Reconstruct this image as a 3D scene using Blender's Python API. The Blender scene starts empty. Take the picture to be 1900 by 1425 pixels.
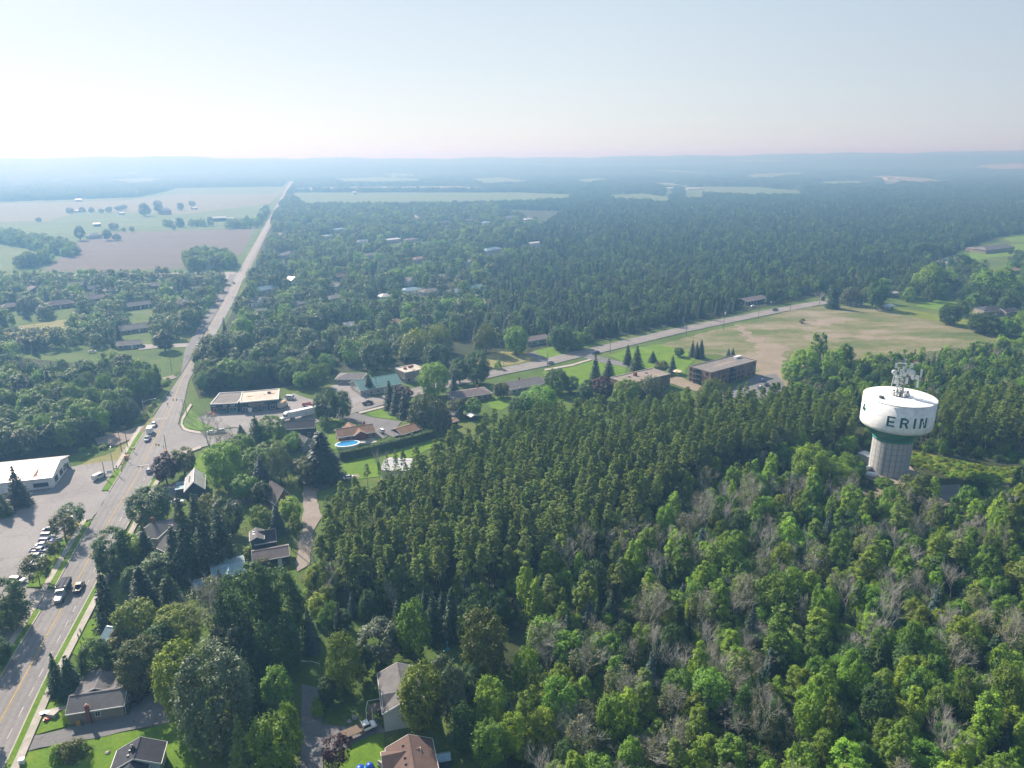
import bpy, bmesh, math, random
import numpy as np
from mathutils import Vector, Matrix

# ------------------------------------------------------------------ camera, light, exposure
SC = bpy.context.scene
COL = SC.collection
F, CAMH = 1330.0, 120.0                       # focal length in photo pixels, height of the drone above ground
PITCH, ROLL = math.atan(422.5 / F), math.radians(0.4)
FW = np.array([0, math.cos(PITCH), -math.sin(PITCH)])
_r0 = np.array([1.0, 0, 0]); _u0 = np.array([0, math.sin(PITCH), math.cos(PITCH)])
RT = math.cos(ROLL) * _r0 - math.sin(ROLL) * _u0
UP = math.sin(ROLL) * _r0 + math.cos(ROLL) * _u0
cd = bpy.data.cameras.new('camera'); cam = bpy.data.objects.new('camera', cd); COL.objects.link(cam)
M = Matrix((RT, UP, -FW)).transposed().to_4x4(); M.translation = (0, 0, CAMH); cam.matrix_world = M
cd.sensor_width = 36.0; cd.lens = 36.0 * F / 1900.0; cd.clip_start = 1.0; cd.clip_end = 60000.0
SC.camera = cam

SUN_AZ, SUN_EL = math.radians(-43), math.radians(36)      # azimuth clockwise from +Y (away from the camera)
SUN = Vector((math.sin(SUN_AZ) * math.cos(SUN_EL), math.cos(SUN_AZ) * math.cos(SUN_EL), math.sin(SUN_EL)))
ld = bpy.data.lights.new('sun', 'SUN'); ld.energy = 5.0; ld.angle = math.radians(0.55); ld.color = (1.0, 0.93, 0.82)
sun = bpy.data.objects.new('sun', ld); COL.objects.link(sun)
sun.rotation_euler = SUN.to_track_quat('Z', 'Y').to_euler()
W = bpy.data.worlds.new('World'); SC.world = W; W.use_nodes = True
nt = W.node_tree; bg = nt.nodes['Background']
sky = nt.nodes.new('ShaderNodeTexSky'); sky.sky_type = 'NISHITA'; sky.sun_disc = False
sky.sun_elevation = SUN_EL; sky.sun_rotation = SUN_AZ % (2 * math.pi)
sky.air_density = 1.0; sky.dust_density = 1.0; sky.ozone_density = 1.0; sky.altitude = 400
SKY_VEIL = 0.85                               # thin summer haze: brightest towards the sun, whitest at the horizon
vm = nt.nodes.new('ShaderNodeMix'); vm.data_type = 'RGBA'; vm.inputs[0].default_value = SKY_VEIL; vm.clamp_result = False
tcw = nt.nodes.new('ShaderNodeTexCoord'); sxyz = nt.nodes.new('ShaderNodeSeparateXYZ'); nt.links.new(tcw.outputs['Generated'], sxyz.inputs[0])
dsun = nt.nodes.new('ShaderNodeVectorMath'); dsun.operation = 'DOT_PRODUCT'; nt.links.new(tcw.outputs['Generated'], dsun.inputs[0]); dsun.inputs[1].default_value = SUN
def sky_ramp(src, stops):
    vr = nt.nodes.new('ShaderNodeValToRGB'); e = vr.color_ramp.elements
    while len(e) < len(stops): e.new(0.5)
    for q, (p, c) in zip(e, stops): q.position = p; q.color = (*c, 1)
    nt.links.new(src, vr.inputs[0]); return vr.outputs[0]
half = nt.nodes.new('ShaderNodeMath'); half.operation = 'MULTIPLY_ADD'; half.inputs[1].default_value = 0.5; half.inputs[2].default_value = 0.5; nt.links.new(dsun.outputs['Value'], half.inputs[0])
glow = sky_ramp(half.outputs[0], [(0.0, (0.19, 0.23, 0.29)), (0.5, (0.24, 0.265, 0.32)), (0.6, (0.285, 0.311, 0.35)), (0.8, (0.395, 0.414, 0.426)), (0.93, (0.425, 0.435, 0.442)), (1.0, (0.52, 0.52, 0.515))])
tint = sky_ramp(sxyz.outputs['Z'], [(0.0, (1, 1, 1)), (0.2, (0.775, 0.855, 0.908)), (0.45, (0.66, 0.8, 0.92)), (1.0, (0.42, 0.6, 0.82))])
mt = nt.nodes.new('ShaderNodeMix'); mt.data_type = 'RGBA'; mt.blend_type = 'MULTIPLY'; mt.inputs[0].default_value = 1.0; nt.links.new(glow, mt.inputs[6]); nt.links.new(tint, mt.inputs[7])
vs = nt.nodes.new('ShaderNodeVectorMath'); vs.operation = 'SCALE'; vs.inputs['Scale'].default_value = 10.0; nt.links.new(mt.outputs[2], vs.inputs[0])
nt.links.new(sky.outputs[0], vm.inputs[6]); nt.links.new(vs.outputs[0], vm.inputs[7])
nt.links.new(vm.outputs[2], bg.inputs[0]); bg.inputs[1].default_value = 0.10
SC.view_settings.view_transform = 'Standard'; SC.view_settings.look = 'None'
SC.view_settings.gamma = 1.0; SC.view_settings.use_curve_mapping = False; SC.view_settings.exposure = 1.0
cy = SC.cycles
cy.max_bounces = 5; cy.diffuse_bounces = 2; cy.glossy_bounces = 2; cy.transmission_bounces = 3; cy.transparent_max_bounces = 8
cy.volume_bounces = 0; cy.use_adaptive_sampling = True; cy.adaptive_threshold = 0.02; cy.caustics_reflective = False; cy.caustics_refractive = False
cy.use_denoising = True
HAZE_DENSITY, HAZE_G, HAZE_COLOR, HAZE_ABSORB = 0.00046, 0.32, (0.20, 0.42, 0.72), (0.66, 0.25, 0.0)      # blue light is scattered most

R = random.Random(7)
NP = np.random.default_rng(11)

# ------------------------------------------------------------------ picture <-> ground
def G(x, y, z=0.0):
    d = FW + RT * (x - 950) / F - UP * (y - 712.5) / F
    t = (z - CAMH) / d[2]
    return Vector((d[0] * t, d[1] * t, z))
def PXA(P):
    """(N,3) world -> (N,2) photo pixels, depth"""
    v = P - np.array([0, 0, CAMH]); c = v @ FW; c2 = np.where(c > 1, c, 1e9)
    return np.stack([950 + F * (v @ RT) / c2, 712.5 - F * (v @ UP) / c2], 1), c
def zat(x, y, ytop):
    """height of a vertical standing at the ground point of pixel (x, y) whose top shows at row ytop"""
    g = G(x, y); lo, hi = 0.0, 90.0
    for _ in range(30):
        m = (lo + hi) / 2
        if PXA(np.array([[g.x, g.y, m]]))[0][0, 1] > ytop: lo = m
        else: hi = m
    return lo
def inpoly(P, poly):
    x, y = P[:, 0], P[:, 1]; r = np.zeros(len(P), bool); n = len(poly)
    for i in range(n):
        (x1, y1), (x2, y2) = poly[i], poly[(i + 1) % n]
        if y1 == y2: continue
        r ^= ((y1 > y) != (y2 > y)) & (x < (x2 - x1) * (y - y1) / (y2 - y1) + x1)
    return r
_ph = [(R.uniform(0, 6.28), R.uniform(0, 6.28)) for _ in range(8)]
def hz(x, y):
    """terrain height: flat valley, wooded ridges beyond four kilometres"""
    x = np.asarray(x, float); y = np.asarray(y, float); d = np.hypot(x, y); a = np.arctan2(x, y)
    s = np.clip((d - 4300) / 3900, 0, 1); s = s * s * (3 - 2 * s)
    crest = np.interp(a, CREST_A, CREST_Z) + 5 * np.sin(a * 31 + _ph[0][0]) + 4 * np.sin(a * 67 + _ph[1][0]) + 2.5 * np.sin(a * 131 + _ph[2][0])
    roll = 8 * np.sin(d / 420 + a * 7 + 1) + 5 * np.sin(d / 230 - a * 15)
    z = s * crest + np.clip((d - 4300) / 900, 0, 1) * roll * (1 - 0.9 * s)
    return z * np.clip((9900 - d) / 900, 0, 1)
# skyline of the ridges (heading in degrees from straight ahead, crest height in metres)
CREST_A = np.radians([-60, -38, -35.5, -32, -29, -25, -20, -14, -6, 0, 5, 12, 18, 23, 29, 36, 60]); CREST_Z = np.array([95, 98, 104, 122, 128, 124, 104, 96, 88, 86, 90, 96, 104, 110, 116, 120, 120])

# ------------------------------------------------------------------ scene-graph helpers
def link(o, parent=None):
    COL.objects.link(o)
    if parent is not None: o.parent = parent
    return o
def empty(name, loc=(0, 0, 0), rz=0.0, parent=None):
    o = bpy.data.objects.new(name, None); o.empty_display_size = 0.5
    o.location = loc; o.rotation_euler = (0, 0, rz); return link(o, parent)
def tag(o, label, cat=None, group=None, kind=None):
    if label: o['label'] = label
    if cat: o['category'] = cat
    if group: o['group'] = group
    if kind: o['kind'] = kind
    return o
def copy_tree(o, parent=None):
    c = o.copy(); link(c); c.parent = parent
    for ch in list(o.children): copy_tree(ch, c)
    return c
def mobj(name, me, parent=None, loc=None, rz=None):
    o = bpy.data.objects.new(name, me)
    if loc is not None: o.location = loc
    if rz is not None: o.rotation_euler = (0, 0, rz)
    return link(o, parent)

class MB:
    def __init__(s): s.v = []; s.f = []; s.m = []
    def face(s, pts, m=0):
        b = len(s.v); s.v += [tuple(p) for p in pts]; s.f.append(tuple(range(b, b + len(pts)))); s.m.append(m)
    def box(s, c, d, rz=0.0, m=0):
        x, y, z = d[0] / 2, d[1] / 2, d[2] / 2; b = len(s.v); ca, sa = math.cos(rz), math.sin(rz)
        for dz in (-z, z):
            for dx, dy in ((-x, -y), (x, -y), (x, y), (-x, y)):
                s.v.append((c[0] + dx * ca - dy * sa, c[1] + dx * sa + dy * ca, c[2] + dz))
        for q in ((3, 2, 1, 0), (4, 5, 6, 7), (0, 1, 5, 4), (1, 2, 6, 5), (2, 3, 7, 6), (3, 0, 4, 7)):
            s.f.append(tuple(b + i for i in q)); s.m.append(m)
    def prism(s, poly, z0, z1, m=0):
        n = len(poly); b = len(s.v)
        s.v += [(p[0], p[1], z0) for p in poly] + [(p[0], p[1], z1) for p in poly]
        s.f.append(tuple(b + i for i in reversed(range(n)))); s.m.append(m)
        s.f.append(tuple(b + n + i for i in range(n))); s.m.append(m)
        for i in range(n):
            j = (i + 1) % n; s.f.append((b + i, b + j, b + n + j, b + n + i)); s.m.append(m)
    def solid(s, pts, faces, m=0):
        b = len(s.v); s.v += [tuple(p) for p in pts]
        for f in faces: s.f.append(tuple(b + i for i in f)); s.m.append(m)
    def tube(s, pts, rad, n=6, m=0, cap=True):
        b = len(s.v); pts = [Vector(p) for p in pts]; k = len(pts)
        if not hasattr(rad, '__len__'): rad = [rad] * k
        for i, p in enumerate(pts):
            t = (pts[min(i + 1, k - 1)] - pts[max(i - 1, 0)]).normalized()
            a = t.orthogonal().normalized() if abs(t.z) > 0.9 else t.cross(Vector((0, 0, 1))).normalized()
            c = t.cross(a)
            for j in range(n):
                w = 2 * math.pi * j / n; q = p + (a * math.cos(w) + c * math.sin(w)) * rad[i]; s.v.append(tuple(q))
        for i in range(k - 1):
            for j in range(n):
                j2 = (j + 1) % n
                s.f.append((b + i * n + j, b + i * n + j2, b + (i + 1) * n + j2, b + (i + 1) * n + j)); s.m.append(m)
        if cap:
            s.f.append(tuple(b + j for j in reversed(range(n)))); s.m.append(m)
            s.f.append(tuple(b + (k - 1) * n + j for j in range(n))); s.m.append(m)
    def lathe(s, prof, n=24, m=0, c=(0, 0, 0), axis='z'):
        b = len(s.v); k = len(prof)
        for r, z in prof:
            for j in range(n):
                w = 2 * math.pi * j / n
                p = (r * math.cos(w), r * math.sin(w), z)
                if axis == 'y': p = (p[0], p[2], p[1])
                if axis == 'x': p = (p[2], p[0], p[1])
                s.v.append((c[0] + p[0], c[1] + p[1], c[2] + p[2]))
        for i in range(k - 1):
            for j in range(n):
                j2 = (j + 1) % n
                s.f.append((b + i * n + j, b + i * n + j2, b + (i + 1) * n + j2, b + (i + 1) * n + j)); s.m.append(m)
        s.f.append(tuple(b + j for j in reversed(range(n)))); s.m.append(m)
        s.f.append(tuple(b + (k - 1) * n + j for j in range(n))); s.m.append(m)
    def mesh(s, name, mats, smooth=False):
        me = bpy.data.meshes.new(name); me.from_pydata(s.v, [], s.f)
        for q in (mats if isinstance(mats, (list, tuple)) else [mats]): me.materials.append(q)
        if any(s.m): me.polygons.foreach_set('material_index', s.m)
        bm = bmesh.new(); bm.from_mesh(me); bmesh.ops.recalc_face_normals(bm, faces=bm.faces); bm.to_mesh(me); bm.free()
        if smooth: me.polygons.foreach_set('use_smooth', [True] * len(me.polygons))
        return me
    def build(s, name, mats, parent=None, smooth=False, loc=None, rz=None):
        return mobj(name, s.mesh(name, mats, smooth), parent, loc, rz)

# ------------------------------------------------------------------ materials
MATS = {}
def new_mat(name):
    m = bpy.data.materials.new(name); m.use_nodes = True; MATS[name] = m
    return m, m.node_tree.nodes, m.node_tree.links, m.node_tree.nodes['Principled BSDF']
def ramp(ns, stops):
    r = ns.new('ShaderNodeValToRGB'); e = r.color_ramp.elements
    while len(e) < len(stops): e.new(0.5)
    for q, (p, c) in zip(e, stops): q.position = p; q.color = (*c, 1)
    return r
def noise(ns, ls, vec, scale, detail=4, rough=0.6):
    n = ns.new('ShaderNodeTexNoise'); n.inputs['Scale'].default_value = scale; n.inputs['Detail'].default_value = detail
    n.inputs['Roughness'].default_value = rough; ls.new(vec, n.inputs['Vector']); return n
def mixc(ns, ls, fac, a, b, mode='MIX'):
    m = ns.new('ShaderNodeMix'); m.data_type = 'RGBA'; m.blend_type = mode
    for i, v in ((0, fac), (6, a), (7, b)):
        if hasattr(v, 'is_output'): ls.new(v, m.inputs[i])
        else: m.inputs[i].default_value = v if i == 0 else (*v, 1)
    return m.outputs[2]
def surf(name, col, col2=None, rough=0.8, scale=0.6, fine=6.0, spec=0.3, metal=0.0, coord='Object', bump=0.0, stretch=None):
    """two-scale mottled surface"""
    m, ns, ls, b = new_mat(name); col2 = col2 or tuple(c * 0.72 for c in col)
    tc = ns.new('ShaderNodeTexCoord'); v = tc.outputs['Object']
    if coord == 'World': v = ns.new('ShaderNodeNewGeometry').outputs['Position']
    if stretch:
        mp = ns.new('ShaderNodeMapping'); mp.inputs['Scale'].default_value = stretch[0]; mp.inputs['Rotation'].default_value = (0, 0, stretch[1])
        ls.new(v, mp.inputs[0]); v = mp.outputs[0]
    n1 = noise(ns, ls, v, scale); n2 = noise(ns, ls, v, fine, 3)
    r1 = ramp(ns, [(0.3, col2), (0.68, col)]); ls.new(n1.outputs[0], r1.inputs[0])
    r2 = ramp(ns, [(0.25, (0.78,) * 3), (0.75, (1.16,) * 3)]); ls.new(n2.outputs[0], r2.inputs[0])
    c = mixc(ns, ls, 1.0, r1.outputs[0], r2.outputs[0], 'MULTIPLY'); ls.new(c, b.inputs['Base Color'])
    b.inputs['Roughness'].default_value = rough; b.inputs['Specular IOR Level'].default_value = spec; b.inputs['Metallic'].default_value = metal
    if bump:
        bp = ns.new('ShaderNodeBump'); bp.inputs['Strength'].default_value = bump; bp.inputs['Distance'].default_value = 0.1
        ls.new(n2.outputs[0], bp.inputs['Height']); ls.new(bp.outputs[0], b.inputs['Normal'])
    return m
def paint(name, col, rough=0.3, metal=0.0, spec=0.5, coat=0.0):
    m, ns, ls, b = new_mat(name); b.inputs['Base Color'].default_value = (*col, 1); b.inputs['Roughness'].default_value = rough
    b.inputs['Metallic'].default_value = metal; b.inputs['Specular IOR Level'].default_value = spec; b.inputs['Coat Weight'].default_value = coat
    tc = ns.new('ShaderNodeTexCoord'); n = noise(ns, ls, tc.outputs['Object'], 2.5, 3)
    r = ramp(ns, [(0.3, tuple(c * 0.86 for c in col)), (0.7, col)]); ls.new(n.outputs[0], r.inputs[0]); ls.new(r.outputs[0], b.inputs['Base Color'])
    return m
def ground(name, stops, scale, fine=0.9, stretch=None, rough=0.95, contrast=(0.7, 1.25), scale2=None):
    m, ns, ls, b = new_mat(name); v = ns.new('ShaderNodeNewGeometry').outputs['Position']
    if stretch:
        mp = ns.new('ShaderNodeMapping'); mp.inputs['Scale'].default_value = stretch[0]; mp.inputs['Rotation'].default_value = (0, 0, stretch[1])
        ls.new(v, mp.inputs[0]); v = mp.outputs[0]
    n1 = noise(ns, ls, v, scale, 6, 0.62); r1 = ramp(ns, stops); ls.new(n1.outputs[0], r1.inputs[0])
    n2 = noise(ns, ls, v, fine, 5, 0.7); r2 = ramp(ns, [(0.3, (contrast[0],) * 3), (0.7, (contrast[1],) * 3)]); ls.new(n2.outputs[0], r2.inputs[0])
    c = mixc(ns, ls, 1.0, r1.outputs[0], r2.outputs[0], 'MULTIPLY'); ls.new(c, b.inputs['Base Color'])
    b.inputs['Roughness'].default_value = rough; b.inputs['Specular IOR Level'].default_value = 0.1
    return m
def leaf(name, c1, c2, trans=0.38, hue=0.014, val=0.32, spec=0.25, rough=0.5):
    """foliage: per-leaf tone, per-tree hue and brightness"""
    m, ns, ls, b = new_mat(name)
    at = ns.new('ShaderNodeAttribute'); at.attribute_name = 'tone'; r = ramp(ns, [(0.0, c1), (1.0, c2)]); ls.new(at.outputs['Fac'], r.inputs[0])
    oi = ns.new('ShaderNodeObjectInfo'); hs = ns.new('ShaderNodeHueSaturation')
    mr = ns.new('ShaderNodeMapRange'); mr.inputs[3].default_value = 0.5 - hue; mr.inputs[4].default_value = 0.5 + hue; ls.new(oi.outputs['Random'], mr.inputs[0])
    wn = ns.new('ShaderNodeTexWhiteNoise'); wn.noise_dimensions = '1D'; ls.new(oi.outputs['Random'], wn.inputs['W'])
    mv = ns.new('ShaderNodeMapRange'); mv.inputs[3].default_value = 1 - val; mv.inputs[4].default_value = 1 + val; ls.new(wn.outputs['Value'], mv.inputs[0])
    ls.new(mr.outputs[0], hs.inputs['Hue']); ls.new(mv.outputs[0], hs.inputs['Value']); ls.new(r.outputs[0], hs.inputs['Color'])
    ls.new(hs.outputs[0], b.inputs['Base Color']); b.inputs['Roughness'].default_value = rough; b.inputs['Specular IOR Level'].default_value = spec
    tr = ns.new('ShaderNodeBsdfTranslucent'); tcol = mixc(ns, ls, 1.0, hs.outputs[0], (1.35, 1.3, 0.45), 'MULTIPLY'); ls.new(tcol, tr.inputs[0])
    mx = ns.new('ShaderNodeMixShader'); mx.inputs[0].default_value = trans; ls.new(b.outputs[0], mx.inputs[1]); ls.new(tr.outputs[0], mx.inputs[2])
    ls.new(mx.outputs[0], ns['Material Output'].inputs['Surface']); return m
def road_mat(name, col, col2):
    """worn asphalt: mottling, paler wheel tracks, sealed cracks; u runs across the road in the attribute 'across'"""
    m, ns, ls, b = new_mat(name); v = ns.new('ShaderNodeNewGeometry').outputs['Position']
    n1 = noise(ns, ls, v, 0.05, 5); r1 = ramp(ns, [(0.35, col2), (0.65, col)]); ls.new(n1.outputs[0], r1.inputs[0])
    n2 = noise(ns, ls, v, 1.6, 4); r2 = ramp(ns, [(0.3, (0.88,) * 3), (0.7, (1.1,) * 3)]); ls.new(n2.outputs[0], r2.inputs[0])
    c = mixc(ns, ls, 1.0, r1.outputs[0], r2.outputs[0], 'MULTIPLY')
    at = ns.new('ShaderNodeAttribute'); at.attribute_name = 'across'
    wv = ns.new('ShaderNodeMath'); wv.operation = 'SINE'; mu = ns.new('ShaderNodeMath'); mu.operation = 'MULTIPLY'; mu.inputs[1].default_value = 6.2832 * 6
    ls.new(at.outputs['Fac'], mu.inputs[0]); ls.new(mu.outputs[0], wv.inputs[0])
    r3 = ramp(ns, [(0.0, (0.93,) * 3), (1.0, (1.08,) * 3)]); mr = ns.new('ShaderNodeMapRange'); mr.inputs[1].default_value = -1; ls.new(wv.outputs[0], mr.inputs[0]); ls.new(mr.outputs[0], r3.inputs[0])
    c = mixc(ns, ls, 1.0, c, r3.outputs[0], 'MULTIPLY')
    nd = noise(ns, ls, v, 0.25, 3); va = ns.new('ShaderNodeVectorMath'); va.operation = 'MULTIPLY_ADD'; va.inputs[1].default_value = (7, 7, 0)
    ls.new(nd.outputs['Color'], va.inputs[0]); ls.new(v, va.inputs[2])
    vo = ns.new('ShaderNodeTexVoronoi'); vo.feature = 'DISTANCE_TO_EDGE'; vo.inputs['Scale'].default_value = 0.075; ls.new(va.outputs[0], vo.inputs['Vector'])
    r4 = ramp(ns, [(0.0, (0.66,) * 3), (0.012, (1, 1, 1))]); ls.new(vo.outputs['Distance'], r4.inputs[0])
    c = mixc(ns, ls, 1.0, c, r4.outputs[0], 'MULTIPLY')
    ls.new(c, b.inputs['Base Color']); b.inputs['Roughness'].default_value = 0.85; b.inputs['Specular IOR Level'].default_value = 0.3
    return m

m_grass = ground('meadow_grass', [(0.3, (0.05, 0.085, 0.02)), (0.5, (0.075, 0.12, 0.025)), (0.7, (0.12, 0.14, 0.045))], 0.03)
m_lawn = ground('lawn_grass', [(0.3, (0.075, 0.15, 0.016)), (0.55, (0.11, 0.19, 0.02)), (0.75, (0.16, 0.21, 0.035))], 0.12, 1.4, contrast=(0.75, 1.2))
m_tallgrass = ground('tall_grass', [(0.3, (0.085, 0.125, 0.02)), (0.6, (0.15, 0.18, 0.028)), (0.75, (0.22, 0.22, 0.05))], 0.15, 1.2)
m_dry = ground('dry_verge', [(0.3, (0.15, 0.17, 0.05)), (0.6, (0.22, 0.2, 0.09)), (0.75, (0.28, 0.23, 0.13))], 0.2, 1.5)
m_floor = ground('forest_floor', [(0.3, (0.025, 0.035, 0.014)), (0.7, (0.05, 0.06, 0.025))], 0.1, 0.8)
m_plough = ground('ploughed_soil', [(0.3, (0.1017, 0.08271, 0.07291)), (0.7, (0.1373, 0.1141, 0.1003))], 0.006, 0.12, ((1, 9, 1), math.radians(15)))
m_stubble = ground('stubble', [(0.3, (0.125, 0.1337, 0.0806)), (0.7, (0.1719, 0.1641, 0.1054))], 0.004, 0.06, ((1, 6, 1), math.radians(15)))
m_pasture = ground('pasture', [(0.3, (0.06696, 0.1178, 0.0341)), (0.7, (0.1116, 0.1531, 0.06138))], 0.004, 0.05, ((1, 4, 1), math.radians(15)))
m_vacant = ground('vacant_ground', [(0.3, (0.075, 0.11, 0.034)), (0.43, (0.115, 0.135, 0.05)), (0.52, (0.165, 0.16, 0.085)), (0.62, (0.225, 0.2, 0.145)), (0.78, (0.27, 0.235, 0.185))], 0.024, 0.3, ((1, 2.2, 1), math.radians(-12)), contrast=(0.74, 1.2))
m_dirt = ground('bare_dirt', [(0.3, (0.19, 0.1596, 0.114)), (0.7, (0.2584, 0.2204, 0.1748))], 0.08, 0.8, contrast=(0.85, 1.12))
m_gravel = ground('gravel', [(0.3, (0.2052, 0.1748, 0.152)), (0.7, (0.2888, 0.2508, 0.2204))], 0.1, 1.3, contrast=(0.82, 1.15))
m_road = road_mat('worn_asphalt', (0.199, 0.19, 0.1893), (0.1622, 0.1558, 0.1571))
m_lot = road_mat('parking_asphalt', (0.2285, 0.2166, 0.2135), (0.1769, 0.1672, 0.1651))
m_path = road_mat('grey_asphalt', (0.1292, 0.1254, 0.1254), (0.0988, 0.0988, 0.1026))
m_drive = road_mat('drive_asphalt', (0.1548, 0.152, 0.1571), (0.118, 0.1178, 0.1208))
m_conc = surf('concrete', (0.38, 0.3496, 0.304), scale=0.3, fine=3, coord='World')
m_yellow = surf('yellow_marking', (0.55, 0.36, 0.06), scale=0.5, coord='World')
m_white_line = surf('white_marking', (0.5016, 0.4864, 0.456), scale=0.5, coord='World')
m_white = surf('white_paint', (0.78, 0.79, 0.78), (0.745, 0.755, 0.75), 0.5, 0.08, 0.5)
m_green_paint = surf('green_paint', (0.03, 0.24, 0.17), (0.025, 0.2, 0.14), 0.4, 0.3, 2)
m_letter = paint('dark_green_paint', (0.008, 0.1, 0.082), 0.4)
m_panel = surf('cast_concrete', (0.4001, 0.4134, 0.414), (0.307, 0.3163, 0.3176), 0.9, 0.25, 1.2, stretch=((1, 1, 0.25), 0))
m_joint = surf('concrete_joint', (0.17, 0.165, 0.155))
m_mast = paint('mast_steel', (0.2, 0.25, 0.25), 0.5, 0.3)
m_steel = paint('galvanised_steel', (0.4, 0.42, 0.43), 0.45, 0.6)
m_dkmetal = paint('dark_metal', (0.05, 0.055, 0.06), 0.5)
m_ant = paint('white_plastic', (0.72, 0.73, 0.72), 0.5)
m_red = paint('red_paint', (0.45, 0.03, 0.04), 0.4)
m_orange = paint('orange_plastic', (0.6, 0.16, 0.03), 0.6)
m_glass = paint('window_glass', (0.02, 0.03, 0.04), 0.08, 0, 0.8)
m_trim = paint('white_trim', (0.74, 0.73, 0.7), 0.55)
m_brick = surf('pink_brick', (0.2952, 0.1927, 0.1599), (0.2296, 0.1476, 0.123), 0.9, 0.4, 5)
m_redbrick = surf('red_brick', (0.25, 0.085, 0.06), None, 0.9, 0.8, 8)
m_brownbrick = surf('brown_brick', (0.2, 0.12, 0.09), None, 0.9, 0.8, 8)
m_tan = surf('tan_siding', (0.3444, 0.2952, 0.2296), None, 0.8, 0.5, 5)
m_taupe = surf('taupe_siding', (0.25, 0.215, 0.18), (0.21, 0.18, 0.15), 0.8, 0.5, 4, stretch=((0.15, 0.15, 6), 0))
m_bluewall = surf('pale_blue_siding', (0.3444, 0.41, 0.4264), (0.3034, 0.369, 0.3936), 0.7, 0.5, 4, stretch=((0.15, 0.15, 6), 0))
m_dkblue = surf('dark_blue_siding', (0.035, 0.06, 0.085), None, 0.7, 0.5, 5)
m_dkwall = surf('charcoal_siding', (0.05, 0.055, 0.06), None, 0.8, 0.5, 5)
m_greywall = surf('grey_siding', (0.3, 0.3, 0.29), None, 0.8, 0.5, 5)
m_cream = surf('cream_wall', (0.451, 0.4346, 0.3936), None, 0.8, 0.5, 5)
def shingle(name, c): return surf(name, c, tuple(q * 0.7 for q in c), 0.9, 0.7, 9, 0.25, stretch=((1, 1, 1), 0), bump=0.2)
m_sh_grey = shingle('grey_shingle', (0.164, 0.1558, 0.1558)); m_sh_char = shingle('charcoal_shingle', (0.0533, 0.05576, 0.0697))
m_sh_brown = shingle('brown_shingle', (0.15, 0.1, 0.085)); m_sh_tan = shingle('tan_shingle', (0.2788, 0.1722, 0.1148)); m_sh_mauve = shingle('mauve_shingle', (0.164, 0.1353, 0.1394))
m_mt_blue = surf('blue_metal_roof', (0.205, 0.3116, 0.3608), (0.1804, 0.2706, 0.3198), 0.35, 0.2, 1, 0.5, 0.2)
m_mt_teal = surf('teal_metal_roof', (0.0984, 0.2214, 0.205), (0.082, 0.1722, 0.164), 0.45, 0.15, 1.5, 0.5, stretch=((3, 0.3, 1), 0))
m_mt_white = surf('white_metal_roof', (0.5084, 0.5084, 0.5084), (0.41, 0.41, 0.41), 0.4, 0.2, 1, 0.5)
m_rust = surf('rust_stain', (0.3, 0.12, 0.05), (0.2, 0.08, 0.04))
m_flat_white = surf('white_membrane', (0.492, 0.451, 0.3854), (0.3772, 0.328, 0.2624), 0.8, 0.25, 1.2)
m_flat_grey = surf('grey_membrane', (0.1968, 0.1804, 0.1722), (0.1312, 0.123, 0.1189), 0.9, 0.25, 1.5)
m_flat_brown = surf('brown_gravel_roof', (0.2706, 0.2296, 0.1968), (0.1804, 0.1476, 0.1312), 0.9, 0.1, 1.5)
m_wood = surf('weathered_wood', (0.2, 0.15, 0.11), None, 0.85, 0.8, 8, stretch=((6, 0.5, 1), 0))
m_pole = surf('pole_wood', (0.15, 0.125, 0.105), None, 0.9, 0.8, 6)
m_tyre = paint('tyre_rubber', (0.015, 0.015, 0.016), 0.8); m_rim = paint('alloy_rim', (0.35, 0.36, 0.37), 0.35, 0.8)
m_lamp = paint('lamp_lens', (0.7, 0.7, 0.68), 0.1); m_tail = paint('tail_lens', (0.35, 0.01, 0.01), 0.2)
m_bark = surf('bark', (0.1, 0.085, 0.07), (0.06, 0.05, 0.042), 0.95, 1.5, 8)
m_pinebark = surf('pine_bark', (0.17, 0.13, 0.105), (0.1, 0.075, 0.065), 0.95, 1.2, 8)
m_deadbark = surf('dead_wood', (0.5, 0.48, 0.44), (0.37, 0.355, 0.325), 0.95, 1.2, 8)
m_stone = surf('boulder_stone', (0.36, 0.33, 0.3), None, 0.9, 1, 5, bump=0.3)
m_water = paint('pool_water', (0.03, 0.25, 0.5), 0.1, 0, 0.6)
m_bluebright = paint('bright_blue_plastic', (0.02, 0.09, 0.55), 0.35); m_teal = paint('teal_plastic', (0.03, 0.32, 0.38), 0.45)
m_gold = paint('ochre_plastic', (0.5, 0.28, 0.04), 0.6); m_skin = paint('skin', (0.35, 0.22, 0.16), 0.6)
m_cloth1 = paint('dark_cloth', (0.05, 0.055, 0.075), 0.9); m_cloth2 = paint('plum_cloth', (0.13, 0.04, 0.06), 0.9); m_cloth3 = paint('pale_cloth', (0.45, 0.44, 0.42), 0.9)
CARS = {k: paint(k + '_car_paint', c, 0.25, 0.0, 0.5, 0.6) for k, c in dict(white=(0.75, 0.75, 0.74), black=(0.012, 0.013, 0.015), blue=(0.03, 0.06, 0.3),
        silver=(0.42, 0.44, 0.46), red=(0.42, 0.02, 0.03), grey=(0.14, 0.15, 0.16), navy=(0.02, 0.03, 0.1), yellow=(0.6, 0.38, 0.03)).items()}

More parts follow.
